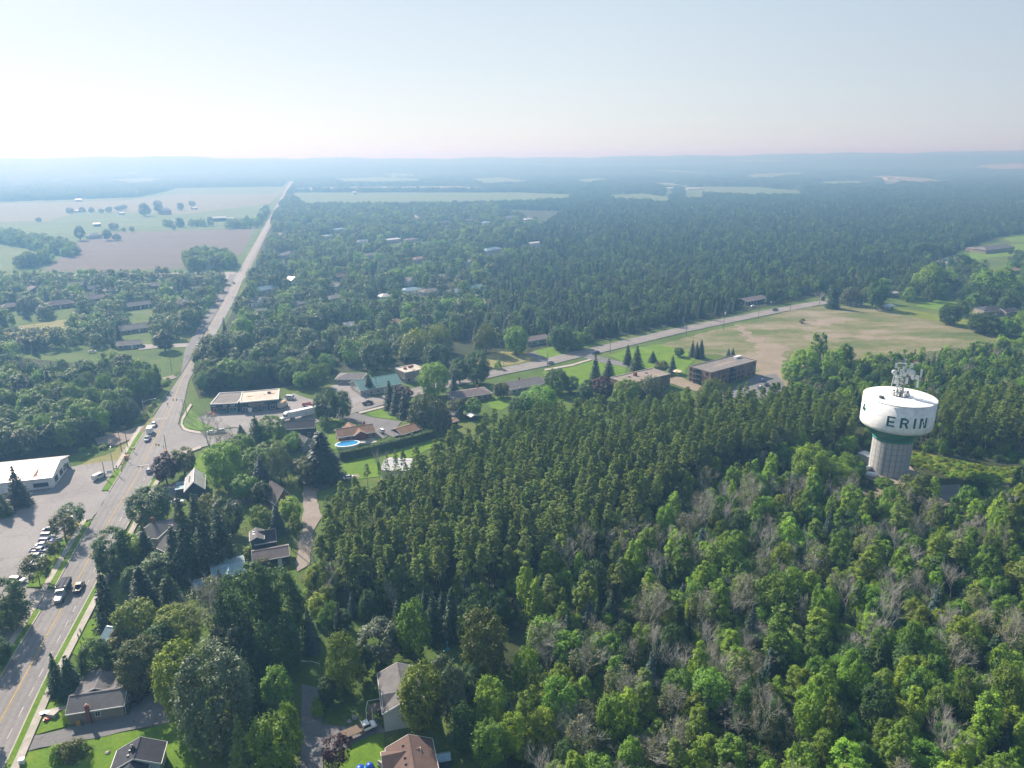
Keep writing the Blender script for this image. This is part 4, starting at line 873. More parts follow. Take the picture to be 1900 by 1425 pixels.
o, L, Wd, h, ri, rz, c = house('bungalow with brown shingle roof and white gable trim at the bottom', (815, 1432), (802, 1370), 9.8, 3.6, 2.1, wall=m_cream, roof=m_sh_brown, wins=True, vents=4, ov=.4)
wing(o, 0.6, 2.0, 7.0, 5.4, 3.6, 1.7, math.pi / 2, m_cream, m_sh_brown)

house('small house with pale blue metal roof above the lawn', (178, 1197), (222, 1204), 8.5, 3.6, 2.4, roof=m_mt_blue, wall=m_cream, vents=0)
o, L, Wd, h, ri, rz, c = house('old house with steep grey hip roof beside the near sidewalk', (246, 998), (292, 1000), 9.0, 4.6, 3.0, 'hip', roof=m_sh_grey, wall=m_greywall, chim=(-.5, 1.5, 8.6, m_redbrick), vents=0)
house('long low wing with dark grey roof behind the old hip roofed house', (282, 990), (334, 982), 8.0, 3.2, 2.0, roof=m_sh_grey, wall=m_greywall, vents=2)
house('small grey roofed cottage between the spruce and the tall dark spruces', (290, 1016), (317, 1028), 7.5, 3.0, 2.4, roof=m_sh_grey, wall=m_greywall, vents=0, chim=(2.5, 1, 4.8, m_white))
o, L, Wd, h, ri, rz, c = house('dark blue house with white metal roof beside the shaded drive', (341, 912), (380, 906), (384, 879), 4.2, 3.0, 'gable', 'y', m_dkblue, m_mt_white, vents=0)
for q in (-2, 0, 2): mb = MB(); mb.box((-1.6, q, 5.9), (.5, .5, .5)); mb.build('roof_vent', m_dkmetal, o)
for q in (0.5, 4.5): mb = MB(); mb.box((-L / 2 - 2.2, q, 2.8), (3.4, 3.2, .2)); mb.box((-L / 2 - 3.7, q, 1.35), (.2, 3.0, 2.7)); mb.build('awning', m_mt_blue, o)
house('steep brown roofed house beside the gravel lane', (510, 934), (546, 921), 9.5, 3.2, 4.2, 'gable', 'y', m_brownbrick, m_sh_mauve, vents=0)
o, L, Wd, h, ri, rz, c = house('dark house with a grey dormer and two skylights', (472, 1010), (513, 1003), 7.0, 4.4, 2.2, wall=m_dkwall, roof=m_sh_char, vents=0)
wing(o, -2.4, -.6, 5.4, 3.6, 5.9, .9, math.pi / 2, m_dkblue, m_sh_grey)
for q in (.6, -.9): mb = MB(); mb.box((-3.2, q, 6.65), (.8, .6, .1)); mb.build('skylight', m_white, o)
house('long grey roofed garage with small windows beside the gravel lane', (468, 1043), (537, 1031), 7.4, 3.0, 1.4, wall=m_dkwall, roof=m_sh_mauve, vents=0)
house('blue metal roofed house in front of the tall dark spruces', (394, 1077), (458, 1062), 10.5, 3.6, 1.1, wall=m_brownbrick, roof=m_mt_blue, vents=0, ov=.5)
house('low blue metal lean-to beside the blue roofed house', (359, 1093), (394, 1086), 5.0, 2.6, .5, wall=m_greywall, roof=m_mt_blue, vents=0, wins=False, cat='shed', name='shed')
house('dark house with white framed windows below the white semi truck', (522, 797), (584, 793), 8.5, 4.6, 2.0, wall=m_dkblue, roof=m_sh_char, vents=1)
house('grey roofed house left of the large blue spruce', (561, 826), (584, 818), 9, 3.4, 2.2, 'gable', 'y', m_greywall, m_sh_grey, vents=0)
house('small mauve roofed shed behind the blue grey tree', (540, 866), (556, 862), 5, 2.6, 1.4, wall=m_brownbrick, roof=m_sh_mauve, vents=0, wins=False, cat='shed', name='shed')
o, L, Wd, h, ri, rz, c = house('brick bungalow with tan roof behind the oval pool', (627, 812), (697, 801), 9.5, 3.0, 2.1, wall=m_redbrick, roof=m_sh_tan, vents=2, chim=(-L / 2 + 8, 3, 5.6, m_redbrick))
wing(o, 1.6, -2.2, 5.6, 5.2, 3.0, 1.5, math.pi / 2, m_redbrick, m_sh_tan); wing(o, -1, 5, 5.0, 5.0, 3.0, 1.6, math.pi / 2, m_redbrick, m_sh_tan)
mb = MB(); mb.box((3, -Wd / 2 - 3, .12), (9, 6, .2)); mb.build('patio', m_conc, o)
o, L, Wd, h, ri, rz, c = house('garage with a tan and grey roof at the end of the long hedge', (745, 807), (784, 795), 9, 2.9, 1.6, wall=m_brownbrick, roof=m_sh_tan, vents=0, name='garage', cat='garage')
mb = MB(); mb.box((-L / 2 - 2.2, 0, 2.7), (4.6, Wd * .9, .18)); mb.build('carport_roof', m_sh_grey, o)
for q in (-1, 1): mb = MB(); mb.tube([(-L / 2 - 4.2, q * Wd * .4, 0), (-L / 2 - 4.2, q * Wd * .4, 2.65)], .1, 6); mb.build('carport_post', m_trim, o)
o, L, Wd, h, ri, rz, c = house('long white metal shed behind thin bare trunks', (706, 872), (758, 874), 12, 4.4, 1.6, wall=m_white, roof=m_mt_white, vents=0, wins=False, cat='shed', name='shed')
# commercial
o, L, Wd, h, ri, rz, c = house('dark store with stained white flat roof beside the semi truck', (443, 749), (519, 742), (517, 722), 5.2, 0, 'flat', wall=m_dkblue, roof=m_flat_white, vents=0, wins=False, trim=m_trim, cat='store', name='store')
for i, q in enumerate((-7, -2.5, 2, 6)): window(o, (q, -Wd / 2 - .06, 1.8), 0, 2.2, 1.8, m_trim)
door(o, (-4.8, -Wd / 2 - .06, .05), 0, m_white, 1.4, 2.3); mb = MB(); mb.box((-1.5, -Wd / 2 - .12, 4.0), (7.5, .2, 1.5)); mb.build('sign_board', m_flat_brown, o)
for q, r_, w_ in ((-5, 1.5, 3.2), (5.2, 3.2, 3.8), (2.0, 2.2, 1.4)):
    mb = MB(); P = [(q + w_ * (1 + .3 * math.sin(k * 2.3)) * .5 * math.cos(k * .628), (r_ - 1) + .9 * (1 + .35 * math.sin(k * 3.1)) * math.sin(k * .628)) for k in range(10)]; mb.prism(P, h + .10, h + .15); mb.build('roof_stain', m_rust, o)
mb = MB(); mb.box((4.2, 3.4, h + .5), (1.6, 1.2, .8)); mb.build('roof_unit', m_dkmetal, o)
o, L, Wd, h, ri, rz, c = house('lower grey flat roofed end of the dark store by the junction', (388, 752), (442, 749.5), (444, 728), 4.4, 0, 'flat', wall=m_dkblue, roof=m_flat_grey, vents=0, wins=False, trim=m_trim, cat='store', name='store')
for q, w_ in ((-4.5, 1.6), (-1, 3.4), (4, 3.4)): window(o, (q, -Wd / 2 - .06, 1.6), 0, w_, 1.9, m_trim)
for q in (-1, 4): mb = MB(); mb.box((q, -Wd / 2 - .15, .5), (3.4, .2, .7)); mb.build('planter', m_teal, o)
for q in (-5, 0.5, 4): mb = MB(); mb.box((q, -Wd / 2 - .12, 3.6), (2.0, .16, .6)); mb.build('sign_board', m_cream, o)
window(o, (-L / 2 - .06, -3, 2.6), -math.pi / 2, 1.4, 2.6)
o, L, Wd, h, ri, rz, c = house('long building with a ribbed teal metal roof by the gravelly lot', (668, 725), (747, 711), 17, 3.6, 3.2, wall=m_cream, roof=m_mt_teal, vents=0, name='workshop', cat='building')
house('grey hip roofed house behind the teal roofed building', (621, 704), (672, 704), 12, 3.0, 2.0, 'hip', roof=m_sh_grey, wall=m_greywall, vents=0)
o, L, Wd, h, ri, rz, c = house('flat roofed brick office with rusty roof units', (751, 693), (790, 685), (771, 676), 6.0, 0, 'flat', wall=m_tan, roof=m_flat_white, vents=0, wins=True, storeys=1, wsize=(1.8, 1.8), cat='office building', name='office')
for q, r_ in ((-2.5, 1), (1.0, 2), (2.8, 3)): mb = MB(); mb.box((q, r_, h + .6), (1.6, 1.2, 1.0)); mb.build('roof_unit', m_rust, o)
house('bungalow with long brown roof beside the round green maples', (842, 741), (914, 730), 12, 3.0, 1.8, 'hip', roof=m_sh_mauve, wall=m_brownbrick, vents=1, chim=(6, 3, 5.4, m_redbrick))
house('grey roofed house with a white porch roof below the side road', (948, 723), (1014, 711), 13, 3.0, 2.0, wall=m_cream, roof=m_sh_grey, vents=0, chim=(-1, 2, 5.8, m_redbrick))
house('white porch roof on the side of the grey roofed house', (938, 715), (960, 722), 4, 2.7, .4, wall=m_cream, roof=m_mt_white, vents=0, wins=False, name='porch', cat='porch')
house('tan roofed bungalow among trees above the side road', (978, 634), (1020, 627), 11, 3.4, 1.5, wall=m_cream, roof=m_sh_mauve, vents=0)
house('small white roofed shed in a back garden behind the pines', (862, 768), (874, 774), 4, 2.4, .5, wall=m_dkwall, roof=m_mt_white, vents=0, wins=False, name='shed', cat='shed')
house('small tan roofed shed in a back garden behind the pines', (834, 786), (852, 780), 5, 2.4, .5, wall=m_brownbrick, roof=m_sh_tan, vents=0, wins=False, name='shed', cat='shed')
house('white cottage with grey roof half hidden by the grey green trees', (768, 762), (784, 757), 6, 3.2, 1.8, wall=m_white, roof=m_sh_grey, vents=0)
house('grey roofed house behind the shrubs under the brown bungalow', (822, 766), (842, 770), 9, 3.0, 1.8, wall=m_greywall, roof=m_sh_grey, vents=0)

# brick apartments
o, L, Wd, h, ri, rz, c = house('three storey pink brick apartment building with flat grey roof', (1319.5, 693), (1406, 670), (1364, 659), 8.2, 0, 'flat', wall=m_brick, roof=m_flat_grey, vents=0, wins=False, trim=m_flat_brown, cat='apartment building', name='apartment_building')
for st in range(3):
    z = 1.5 + 2.75 * st
    for q in (-.46, -.33, -.24, -.17, .04, .12, .2, .34, .45): window(o, (q * L, -Wd / 2 - .06, z), 0, 1.3, 1.3, m_dkmetal)
    for q in (-.42, -.25, .32): window(o, (-L / 2 - .06, q * Wd * -1, z), -math.pi / 2, 1.2, 1.2, m_dkmetal)
    for (bx, by, r_) in ((-.05 * L, -Wd / 2, 0), (-L / 2, .06 * Wd, -math.pi / 2)):
        nx, ny = (0, -1) if r_ == 0 else (-1, 0); b = MB()
        b.box((0, -.7, z - 1.15), (4.6, 1.4, .16)); bo = b.build('balcony', m_conc, o, loc=(bx, by, 0), rz=r_)
        b = MB(); b.box((0, -1.36, z - .55), (4.6, .06, 1.0)); b.box((-2.27, -.7, z - .55), (.06, 1.26, 1.0)); b.box((2.27, -.7, z - .55), (.06, 1.26, 1.0)); b.build('railing', m_dkblue, bo)
        b = MB(); b.box((0, -.03, z + .05), (3.6, .06, 2.1)); b.build('pane', m_glass, bo)
mb = MB(); mb.prism([(-L * .3, -1), (-.1 * L, -2), (L * .2, -1.2), (L * .32, .6), (L * .12, 2), (-L * .15, 1.4)], h + .12, h + .15); mb.build('roof_pond', m_flat_brown, o)
mb = MB(); mb.box((L / 2 - 3.5, Wd * .2, h + .7), (5, 2, 1.2)); mb.build('roof_unit', m_white, o)
o, L, Wd, h, ri, rz, c = house('low brown brick apartment block with flat gravel roof', (1165, 714), (1246, 695), (1207, 684), 6.6, 0, 'flat', wall=m_brownbrick, roof=m_flat_brown, vents=2, wins=True, storeys=2, trim=m_cream, cat='apartment building', name='apartment_building')
mb = MB(); mb.box((-2, 2, h + 1.0), (1.6, 1.4, 1.9)); mb.build('chimney', m_redbrick, o)
# white warehouse at the left edge
o, L, Wd, h, ri, rz, c = house('long white warehouse with streaked metal roof at the left edge', (-60, 903), (97, 886), 22, 4.6, 2.4, wall=m_white, roof=m_mt_white, vents=0, wins=False, cat='warehouse', name='warehouse')
for q in (-6, 0, 5): window(o, (L / 2 + .06, q, 2.2), math.pi / 2, 3.2, 2.0, m_dkmetal)
door(o, (L / 2 + .06, 8, .05), math.pi / 2, m_dkwall, 2.4, 2.6)
for q in (.12, .3): window(o, (q * L, -Wd / 2 - .06, 2.0), 0, 1.6, 1.2, m_dkmetal)
mb = MB(); mb.box((L / 2 - 4, -Wd / 2 - .12, 1.9), (5, .15, 1.6)); mb.build('sign_board', m_dkblue, o)
for q, l in ((-.05, 5), (.25, 6)): mb = MB(); sl = 2.4 / (Wd / 2); mb.solid([(q * L, -Wd / 2 + 1, 4.6 + sl * 1 + .21), (q * L + 1.6, -Wd / 2 + 1, 4.6 + sl + .21), (q * L + 1.2, -Wd / 2 + l, 4.6 + sl * l + .21), (q * L + .6, -Wd / 2 + l, 4.6 + sl * l + .21), (q * L, -Wd / 2 + 1, 4.6 + sl * 1 + .19), (q * L + 1.6, -Wd / 2 + 1, 4.6 + sl + .19), (q * L + 1.2, -Wd / 2 + l, 4.6 + sl * l + .19), (q * L + .6, -Wd / 2 + l, 4.6 + sl * l + .19)], [(0, 1, 2, 3), (7, 6, 5, 4), (0, 1, 5, 4), (1, 2, 6, 5), (2, 3, 7, 6), (3, 0, 4, 7)]); mb.build('rust_streak', m_rust, o)

# --- houses farther off: (label, left eave, right eave, depth, eave height, rise, kind, ridge, wall, roof)
FH = [
 ('brown roofed brick house at the left edge beyond the wood', (4, 572), (44, 566), 11, 3.4, 2.6, 'hip', 'x', m_brownbrick, m_sh_mauve),
 ('long brown roofed house with two gables in the left suburb', (84, 568), (138, 562), 11, 3.6, 3.0, 'hip', 'x', m_brownbrick, m_sh_mauve),
 ('square mauve roofed house in the middle of the left suburb', (164, 556), (196, 552), 12, 5.0, 2.6, 'gable', 'x', m_brownbrick, m_sh_mauve),
 ('wide grey roofed house at the back of the left suburb', (126, 530), (156, 528), 11, 4.6, 2.6, 'gable', 'x', m_brownbrick, m_sh_grey),
 ('brown house with pointed gables near the left tree row', (52, 540), (86, 535), 10, 5.0, 3.0, 'gable', 'y', m_brownbrick, m_sh_mauve),
 ('dark grey roofed house between garden trees in the left suburb', (196, 541), (228, 537), 10, 4.4, 2.6, 'hip', 'x', m_greywall, m_sh_grey),
 ('plain grey roofed house left of the dark fir in the suburb', (160, 536), (186, 534), 9, 3.6, 2.2, 'gable', 'x', m_greywall, m_sh_grey),
 ('large mauve roofed house below the far cross road', (272, 532), (304, 529), 12, 4.8, 2.8, 'hip', 'x', m_brownbrick, m_sh_mauve),
 ('dark roofed house with dark walls in the left suburb', (230, 570), (290, 562), 11, 3.4, 2.4, 'gable', 'x', m_dkwall, m_sh_grey),
 ('grey roofed house near the bend of the far main road', (326, 564), (358, 559), 11, 4.0, 2.6, 'hip', 'x', m_brownbrick, m_sh_grey),
 ('pale gabled house below the far cross road trees', (312, 539), (334, 536), 9, 3.6, 2.4, 'gable', 'y', m_tan, m_sh_grey),
 ('low grey house close to the far junction', (356, 537), (378, 534), 9, 3.4, 2.0, 'gable', 'x', m_greywall, m_sh_grey),
 ('wide bungalow with white eaves behind the dark cedars', (222, 614), (284, 606), 12, 3.0, 2.4, 'gable', 'x', m_tan, m_sh_grey),
 ('long grey roofed bungalow beside the pale driveway', (216, 642), (262, 638), 10, 2.8, 1.8, 'gable', 'x', m_tan, m_sh_grey),
 ('grey roofed house right of the far main road', (478, 540), (512, 534), 10, 4.4, 2.4, 'gable', 'x', m_cream, m_mt_blue),
 ('white walled house with pale roof right of the main road', (476, 562), (498, 556), 10, 3.6, 3.0, 'gable', 'y', m_white, m_sh_grey),
 ('white garage right of the main road beneath a round tree', (472, 582), (502, 577), 8, 3.0, 1.6, 'gable', 'x', m_white, m_mt_white),
 ('pale mauve roofed house high among the town trees', (528, 474), (548, 468), 11, 4.6, 2.6, 'hip', 'x', m_cream, m_sh_mauve),
 ('pale roofed shed in a far town clearing', (600, 439), (618, 437), 9, 4.0, 1.6, 'gable', 'x', m_cream, m_mt_white),
 ('long pale blue roofed building far behind the town', (622, 427), (642, 424), 12, 5.0, 1.6, 'gable', 'x', m_cream, m_mt_blue),
 ('tall white house with pale roof amid the town trees', (626, 532), (640, 528), 10, 5.2, 2.4, 'gable', 'y', m_white, m_sh_grey),
 ('grey hip roofed house half hidden in the town trees', (612, 556), (642, 550), 11, 3.6, 2.2, 'hip', 'x', m_cream, m_sh_grey),
 ('grey roofed house behind a row of town trees', (678, 475), (702, 472), 12, 4.0, 2.2, 'gable', 'x', m_cream, m_sh_grey),
 ('red brown roofed house in the town trees', (626, 514), (642, 511), 9, 4.2, 2.4, 'gable', 'x', m_brownbrick, m_sh_tan),
 ('white gabled house in the middle of the town trees', (758, 523), (774, 519), 10, 4.6, 2.8, 'gable', 'y', m_white, m_sh_grey),
 ('wide pale blue roofed house below the white gabled house', (750, 541), (784, 536), 11, 3.6, 2.0, 'hip', 'x', m_white, m_mt_blue),
 ('long grey roofed house in the middle of the town', (786, 543), (826, 538), 11, 3.4, 2.2, 'hip', 'x', m_cream, m_sh_grey),
 ('cream house with a light roof at the right of the town', (836, 545), (858, 540), 10, 4.0, 2.2, 'gable', 'x', m_cream, m_mt_white),
 ('orange brown roofed house beside the town clearing', (772, 482), (792, 478), 10, 4.4, 2.2, 'hip', 'x', m_cream, m_sh_tan),
 ('blue grey roofed house among tall town trees', (904, 466), (932, 461), 12, 4.6, 2.8, 'hip', 'x', m_cream, m_mt_blue),
 ('long white roofed building at the edge of the big wood', (984, 452), (1004, 450), 10, 4.4, 1.2, 'gable', 'x', m_white, m_mt_white),
 ('white walled house in the far subdivision', (942, 404), (958, 402), 13, 5.2, 2.6, 'gable', 'x', m_white, m_sh_grey),
 ('mauve roofed house at the far end of the town street', (824, 413), (838, 411), 12, 5.0, 2.6, 'hip', 'x', m_cream, m_sh_mauve),
 ('white gabled house just right of the far road clearing', (541, 520), (556, 517), 9, 4.4, 2.6, 'gable', 'y', m_white, m_mt_white),
 ('grey bungalow between the white garage and the town trees', (544, 566), (572, 562), 9, 3.4, 2.0, 'hip', 'x', m_cream, m_sh_grey),
 ('pale roofed house above the yard with a white car', (640, 606), (664, 603), 9, 3.6, 2.0, 'gable', 'x', m_cream, m_mt_white),
 ('tan roofed house among trees above the brick office', (728, 600), (752, 596), 10, 3.6, 2.2, 'hip', 'x', m_cream, m_sh_tan),
 ('white shed among trees left of the far car yard', (846, 566), (862, 564), 8, 4.0, 1.4, 'gable', 'x', m_white, m_mt_white),
 ('long pale roofed house behind the far car yard', (872, 536), (904, 532), 10, 3.8, 2.0, 'gable', 'x', m_white, m_mt_blue),
 ('light roofed house left of the wide pale blue roof', (706, 552), (732, 549), 10, 3.8, 2.2, 'hip', 'x', m_white, m_mt_white),
 ('grey roofed house above the long grey roof in town', (812, 515), (838, 512), 11, 3.8, 2.2, 'hip', 'x', m_cream, m_sh_grey),
 ('white house with pale roof at the upper right of town', (866, 488), (886, 486), 10, 4.6, 2.4, 'gable', 'y', m_white, m_sh_grey),
 ('long white roofed shop beyond the town clearing', (718, 446), (744, 443), 14, 4.6, 1.2, 'gable', 'x', m_cream, m_mt_white),
 ('mauve roofed house in the upper town clearing', (758, 446), (778, 443), 12, 4.4, 2.4, 'hip', 'x', m_cream, m_sh_mauve),
 ('white roofed house beside the small town lawn', (664, 449), (684, 447), 11, 4.4, 1.8, 'gable', 'x', m_white, m_mt_white),
 ('small white walled house far up the straight road', (520, 436), (534, 434), 11, 4.6, 2.6, 'gable', 'y', m_white, m_sh_grey),
 ('blue grey roofed house in the far subdivision', (900, 414), (916, 412), 13, 5.2, 2.6, 'hip', 'x', m_white, m_mt_blue),
 ('tan walled house at the left of the far subdivision', (868, 410), (884, 408), 13, 5.2, 2.6, 'gable', 'x', m_tan, m_sh_mauve),
 ('pale house at the right end of the far subdivision', (976, 408), (990, 406), 13, 5.2, 2.6, 'hip', 'x', m_cream, m_mt_white),
 ('purple brown bungalow at the far end of the side road', (1386, 560), (1424, 553), 12, 3.4, 1.8, 'gable', 'x', m_dkwall, m_sh_mauve),
 ('large house with many grey roofs at the upper right edge', (1830, 464), (1884, 458), 16, 4.6, 3.6, 'hip', 'x', m_tan, m_sh_grey),
 ('tan garage beside the large grey roofed house', (1807, 462), (1836, 460), 12, 4.2, 2.0, 'hip', 'x', m_tan, m_sh_grey),
 ('low house with reddish brown roof at the right edge', (1852, 507), (1898, 500), 12, 3.4, 2.0, 'hip', 'x', m_cream, m_sh_tan),
 ('house with dark grey hip roof and tan walls at the right edge', (1826, 578), (1872, 577), 13, 3.6, 3.0, 'hip', 'x', m_tan, m_sh_char),
 ('small dark roofed wing beside the hip roofed house', (1868, 580), (1892, 577), 10, 3.2, 1.8, 'gable', 'x', m_tan, m_sh_char),
 ('small pale shed among trees at the right', (1776, 545), (1790, 543), 6, 2.8, 1.4, 'gable', 'x', m_cream, m_sh_mauve),
 ('white gabled house among trees above the vacant lot', (1586, 560), (1604, 557), 9, 4.2, 2.6, 'gable', 'y', m_cream, m_sh_mauve),
 ('little white roofed shed in the trees above the vacant lot', (1657, 545), (1668, 543), 6, 3.0, 1.0, 'gable', 'x', m_cream, m_mt_white),
 ('grey garden shed at the corner of the vacant lot', (1644, 570), (1660, 567), 6, 2.6, 1.2, 'gable', 'x', m_greywall, m_mt_blue),
 ('barn with white metal roof in the pasture', (172, 416), (186, 415.5), 12, 4.5, 2.0, 'gable', 'x', m_dkwall, m_mt_white),
 ('grey roofed farmhouse beside the tall poplar clump', (164, 438), (190, 436), 14, 5, 3.4, 'hip', 'x', m_cream, m_sh_grey),
 ('long barn with white roof in the dark farm trees', (395, 405), (420, 404), 14, 6.5, 2.6, 'gable', 'x', m_dkwall, m_mt_white),
 ('low white shed joined to the long barn in the farm trees', (421, 405.5), (434, 405), 10, 5.0, 1.8, 'gable', 'x', m_dkwall, m_mt_white),
 ('white shed on the left of the far farm', (138, 391.5), (147, 391), 14, 4, 2, 'gable', 'x', m_cream, m_mt_white),
 ('white shed in the middle of the far farm', (222, 395.5), (232, 395), 14, 4, 2, 'gable', 'x', m_cream, m_mt_white),
 ('big mauve barn behind the round trees of the far farm', (302, 391), (318, 390), 22, 9, 5, 'gable', 'x', m_brownbrick, m_sh_mauve),
 ('white shed at the right end of the far farm', (358, 386), (367, 385.5), 14, 4, 2, 'gable', 'x', m_cream, m_mt_white),
 ('long white roofed barn below the left ridge', (139, 371), (152, 370.6), 22, 6, 3, 'gable', 'x', m_cream, m_mt_white),
 ('white shed in the long field right of the road', (655, 357), (662, 356.8), 22, 7, 3, 'gable', 'x', m_cream, m_mt_white),
 ('long white greenhouse in the far tan field', (1276, 350), (1308, 349), 30, 5, 2, 'gable', 'x', m_white, m_mt_white),
 ('white barn beside the long greenhouse', (1240, 349.5), (1252, 349), 24, 8, 3, 'gable', 'x', m_white, m_mt_white),
 ('red roofed barn in the far right field', (1648, 330.5), (1662, 330), 40, 10, 6, 'gable', 'x', m_white, m_rust),
 ('pale barn beside the red roofed barn', (1664, 331), (1672, 330.6), 30, 9, 4, 'gable', 'x', m_white, m_mt_white),
]
for (lab, A, B, dep, h, ri, kind, rg, wl, rf) in FH:
    near = A[1] > 470
    house(lab, A, B, dep, h, ri, kind, rg, wl, rf, wins=near, vents=0, name='barn' if 'barn' in lab else 'shed' if 'shed' in lab else 'garage' if 'garage' in lab else 'house', cat='barn' if 'barn' in lab else 'shed' if 'shed' in lab else 'garage' if 'garage' in lab else 'greenhouse' if 'greenhouse' in lab else 'house', wsize=(1.3, 1.3))

# ------------------------------------------------------------------ vehicles
def loft(mb, st, m=0, lo=.12, up=.1):
    """st: (x, zbot, ztop, halfwidth); eight-point rounded sections"""
    b = len(mb.v); n = 10
    for x, zb, zt, w in st:
        hh = zt - zb; mb.v += [(x, -w * .86, zb), (x, w * .86, zb), (x, w, zb + hh * .25), (x, w, zb + hh * .72), (x, w * .9, zt), (x, w * .45, zt + .03), (x, -w * .45, zt + .03), (x, -w * .9, zt), (x, -w, zb + hh * .72), (x, -w, zb + hh * .25)]
    for i in range(len(st) - 1):
        for k in range(n):
            k2 = (k + 1) % n; mb.f.append((b + i * n + k, b + i * n + k2, b + (i + 1) * n + k2, b + (i + 1) * n + k)); mb.m.append(m)
    mb.f.append(tuple(b + k for k in range(n))); mb.m.append(m); mb.f.append(tuple(b + (len(st) - 1) * n + k for k in reversed(range(n)))); mb.m.append(m)
def frust(mb, xb0, xb1, zb, wb, xt0, xt1, zt, wt, m=0):
    mb.solid([(xb0, -wb, zb), (xb1, -wb, zb), (xb1, wb, zb), (xb0, wb, zb), (xt0, -wt, zt), (xt1, -wt, zt), (xt1, wt, zt), (xt0, wt, zt)], [(3, 2, 1, 0), (4, 5, 6, 7), (0, 1, 5, 4), (1, 2, 6, 5), (2, 3, 7, 6), (3, 0, 4, 7)], m)
def wheels(o, xs, y, r=.34, w=.24, dual=False):
    k = ('wheel', r, w)
    if k not in HMESH:
        t = MB(); t.lathe([(r * .6, -w / 2), (r * .92, -w / 2), (r, -w * .3), (r, w * .3), (r * .92, w / 2), (r * .6, w / 2)], 18, axis='y'); q = MB(); q.lathe([(r * .18, -w * .52), (r * .6, -w * .45), (r * .6, w * .45), (r * .18, w * .52)], 14, axis='y'); HMESH[k] = (t.mesh('wheel', m_tyre), q.mesh('rim', m_rim))
    for x in xs:
        for s in (-1, 1): u = mobj('wheel', HMESH[k][0], o, (x, s * y, r)); mobj('rim', HMESH[k][1], u)
def lamps(o, xf, xr_, y, z, zr_=None):
    for s in (-1, 1):
        a = MB(); a.box((xf, s * y, z), (.12, .36, .16)); a.build('headlight', m_lamp, o); a = MB(); a.box((xr_, s * y, zr_ or z + .1), (.1, .28, .2)); a.build('tail_light', m_tail, o)
def car_proto(kind):
    o = empty({'sedan': 'car', 'suv': 'car', 'pickup': 'pickup_truck', 'van': 'van'}[kind]); b = MB(); g_ = MB(); rf = MB(); P = CARS['white']
    if kind == 'sedan':
        loft(b, [(-2.3, .42, .82, .74), (-2.15, .3, .98, .86), (-1.2, .25, 1.0, .9), (1.0, .25, .98, .9), (1.9, .28, .86, .87), (2.22, .33, .7, .8), (2.32, .4, .6, .7)])
        frust(g_, -1.85, 1.15, .97, .8, -1.15, .35, 1.42, .62); rf.box((-.4, 0, 1.44), (1.5, 1.2, .06)); lamps(o, 2.22, -2.26, .62, .66); wheels(o, (-1.35, 1.4), .8)
    elif kind == 'suv':
        loft(b, [(-2.35, .5, 1.0, .8), (-2.25, .35, 1.1, .9), (1.0, .3, 1.1, .93), (1.95, .32, 1.02, .9), (2.28, .4, .85, .84), (2.36, .5, .7, .74)])
        frust(g_, -2.25, 1.25, 1.08, .84, -2.0, .5, 1.66, .68); rf.box((-.78, 0, 1.68), (2.5, 1.36, .07)); lamps(o, 2.28, -2.33, .66, .8, 1.0); wheels(o, (-1.4, 1.45), .82, .37)
        for s in (-1, 1): rf.box((-.8, s * .62, 1.76), (2.0, .05, .06))
    elif kind == 'pickup':
        loft(b, [(-.75, .45, 1.1, .95), (1.4, .42, 1.12, .97), (2.5, .45, 1.05, .95), (2.8, .5, .9, .88), (2.88, .55, .75, .78)])
        b.box((-1.8, 0, .62), (2.2, 1.86, .3)); b.box((-1.8, .9, .95), (2.2, .1, .45)); b.box((-1.8, -.9, .95), (2.2, .1, .45)); b.box((-2.87, 0, .88), (.1, 1.9, .6))
        frust(g_, -.78, 1.5, 1.1, .86, -.6, .8, 1.78, .7); rf.box((.1, 0, 1.8), (1.45, 1.38, .07)); lamps(o, 2.78, -2.93, .72, .82, .9); wheels(o, (-1.85, 1.75), .86, .4)
        bl = MB(); bl.box((-1.8, 0, .79), (2.1, 1.66, .04)); bl.build('bed_liner', m_dkmetal, o)
    else:
        loft(b, [(-2.7, .45, 1.95, .95), (-2.6, .35, 2.1, .98), (1.1, .32, 2.12, .98), (1.5, .32, 1.5, .96), (2.4, .35, 1.15, .92), (2.65, .45, .85, .84)])
        frust(g_, 1.08, 2.0, 1.28, .9, 1.05, 1.25, 2.0, .8); g_.box((-.2, 0, 1.62), (2.2, 1.98, .5)); rf.box((-.7, 0, 2.16), (3.4, 1.7, .05)); lamps(o, 2.55, -2.7, .72, .85, 1.2); wheels(o, (-1.6, 1.65), .86, .36)
    b.build('body', P, o); g_.build('window_glass', m_glass, o); rf.build('roof_panel', P, o)
    xx = {'sedan': 2.3, 'suv': 2.33, 'pickup': 2.88, 'van': 2.66}[kind]
    for sx in (xx - .02, -xx): bp = MB(); bp.box((sx, 0, .43), (.14, 1.5, .2)); bp.build('bumper', m_dkmetal, o)
    fx = {'sedan': .85, 'suv': .95, 'pickup': 1.2, 'van': 1.3}[kind]
    for s in (-1, 1): mi = MB(); mi.box((fx, s * 1.03, 1.1 if kind == 'sedan' else 1.25), (.14, .18, .14)); mi.build('mirror', m_dkmetal, o)
    return o
PROTO = {}
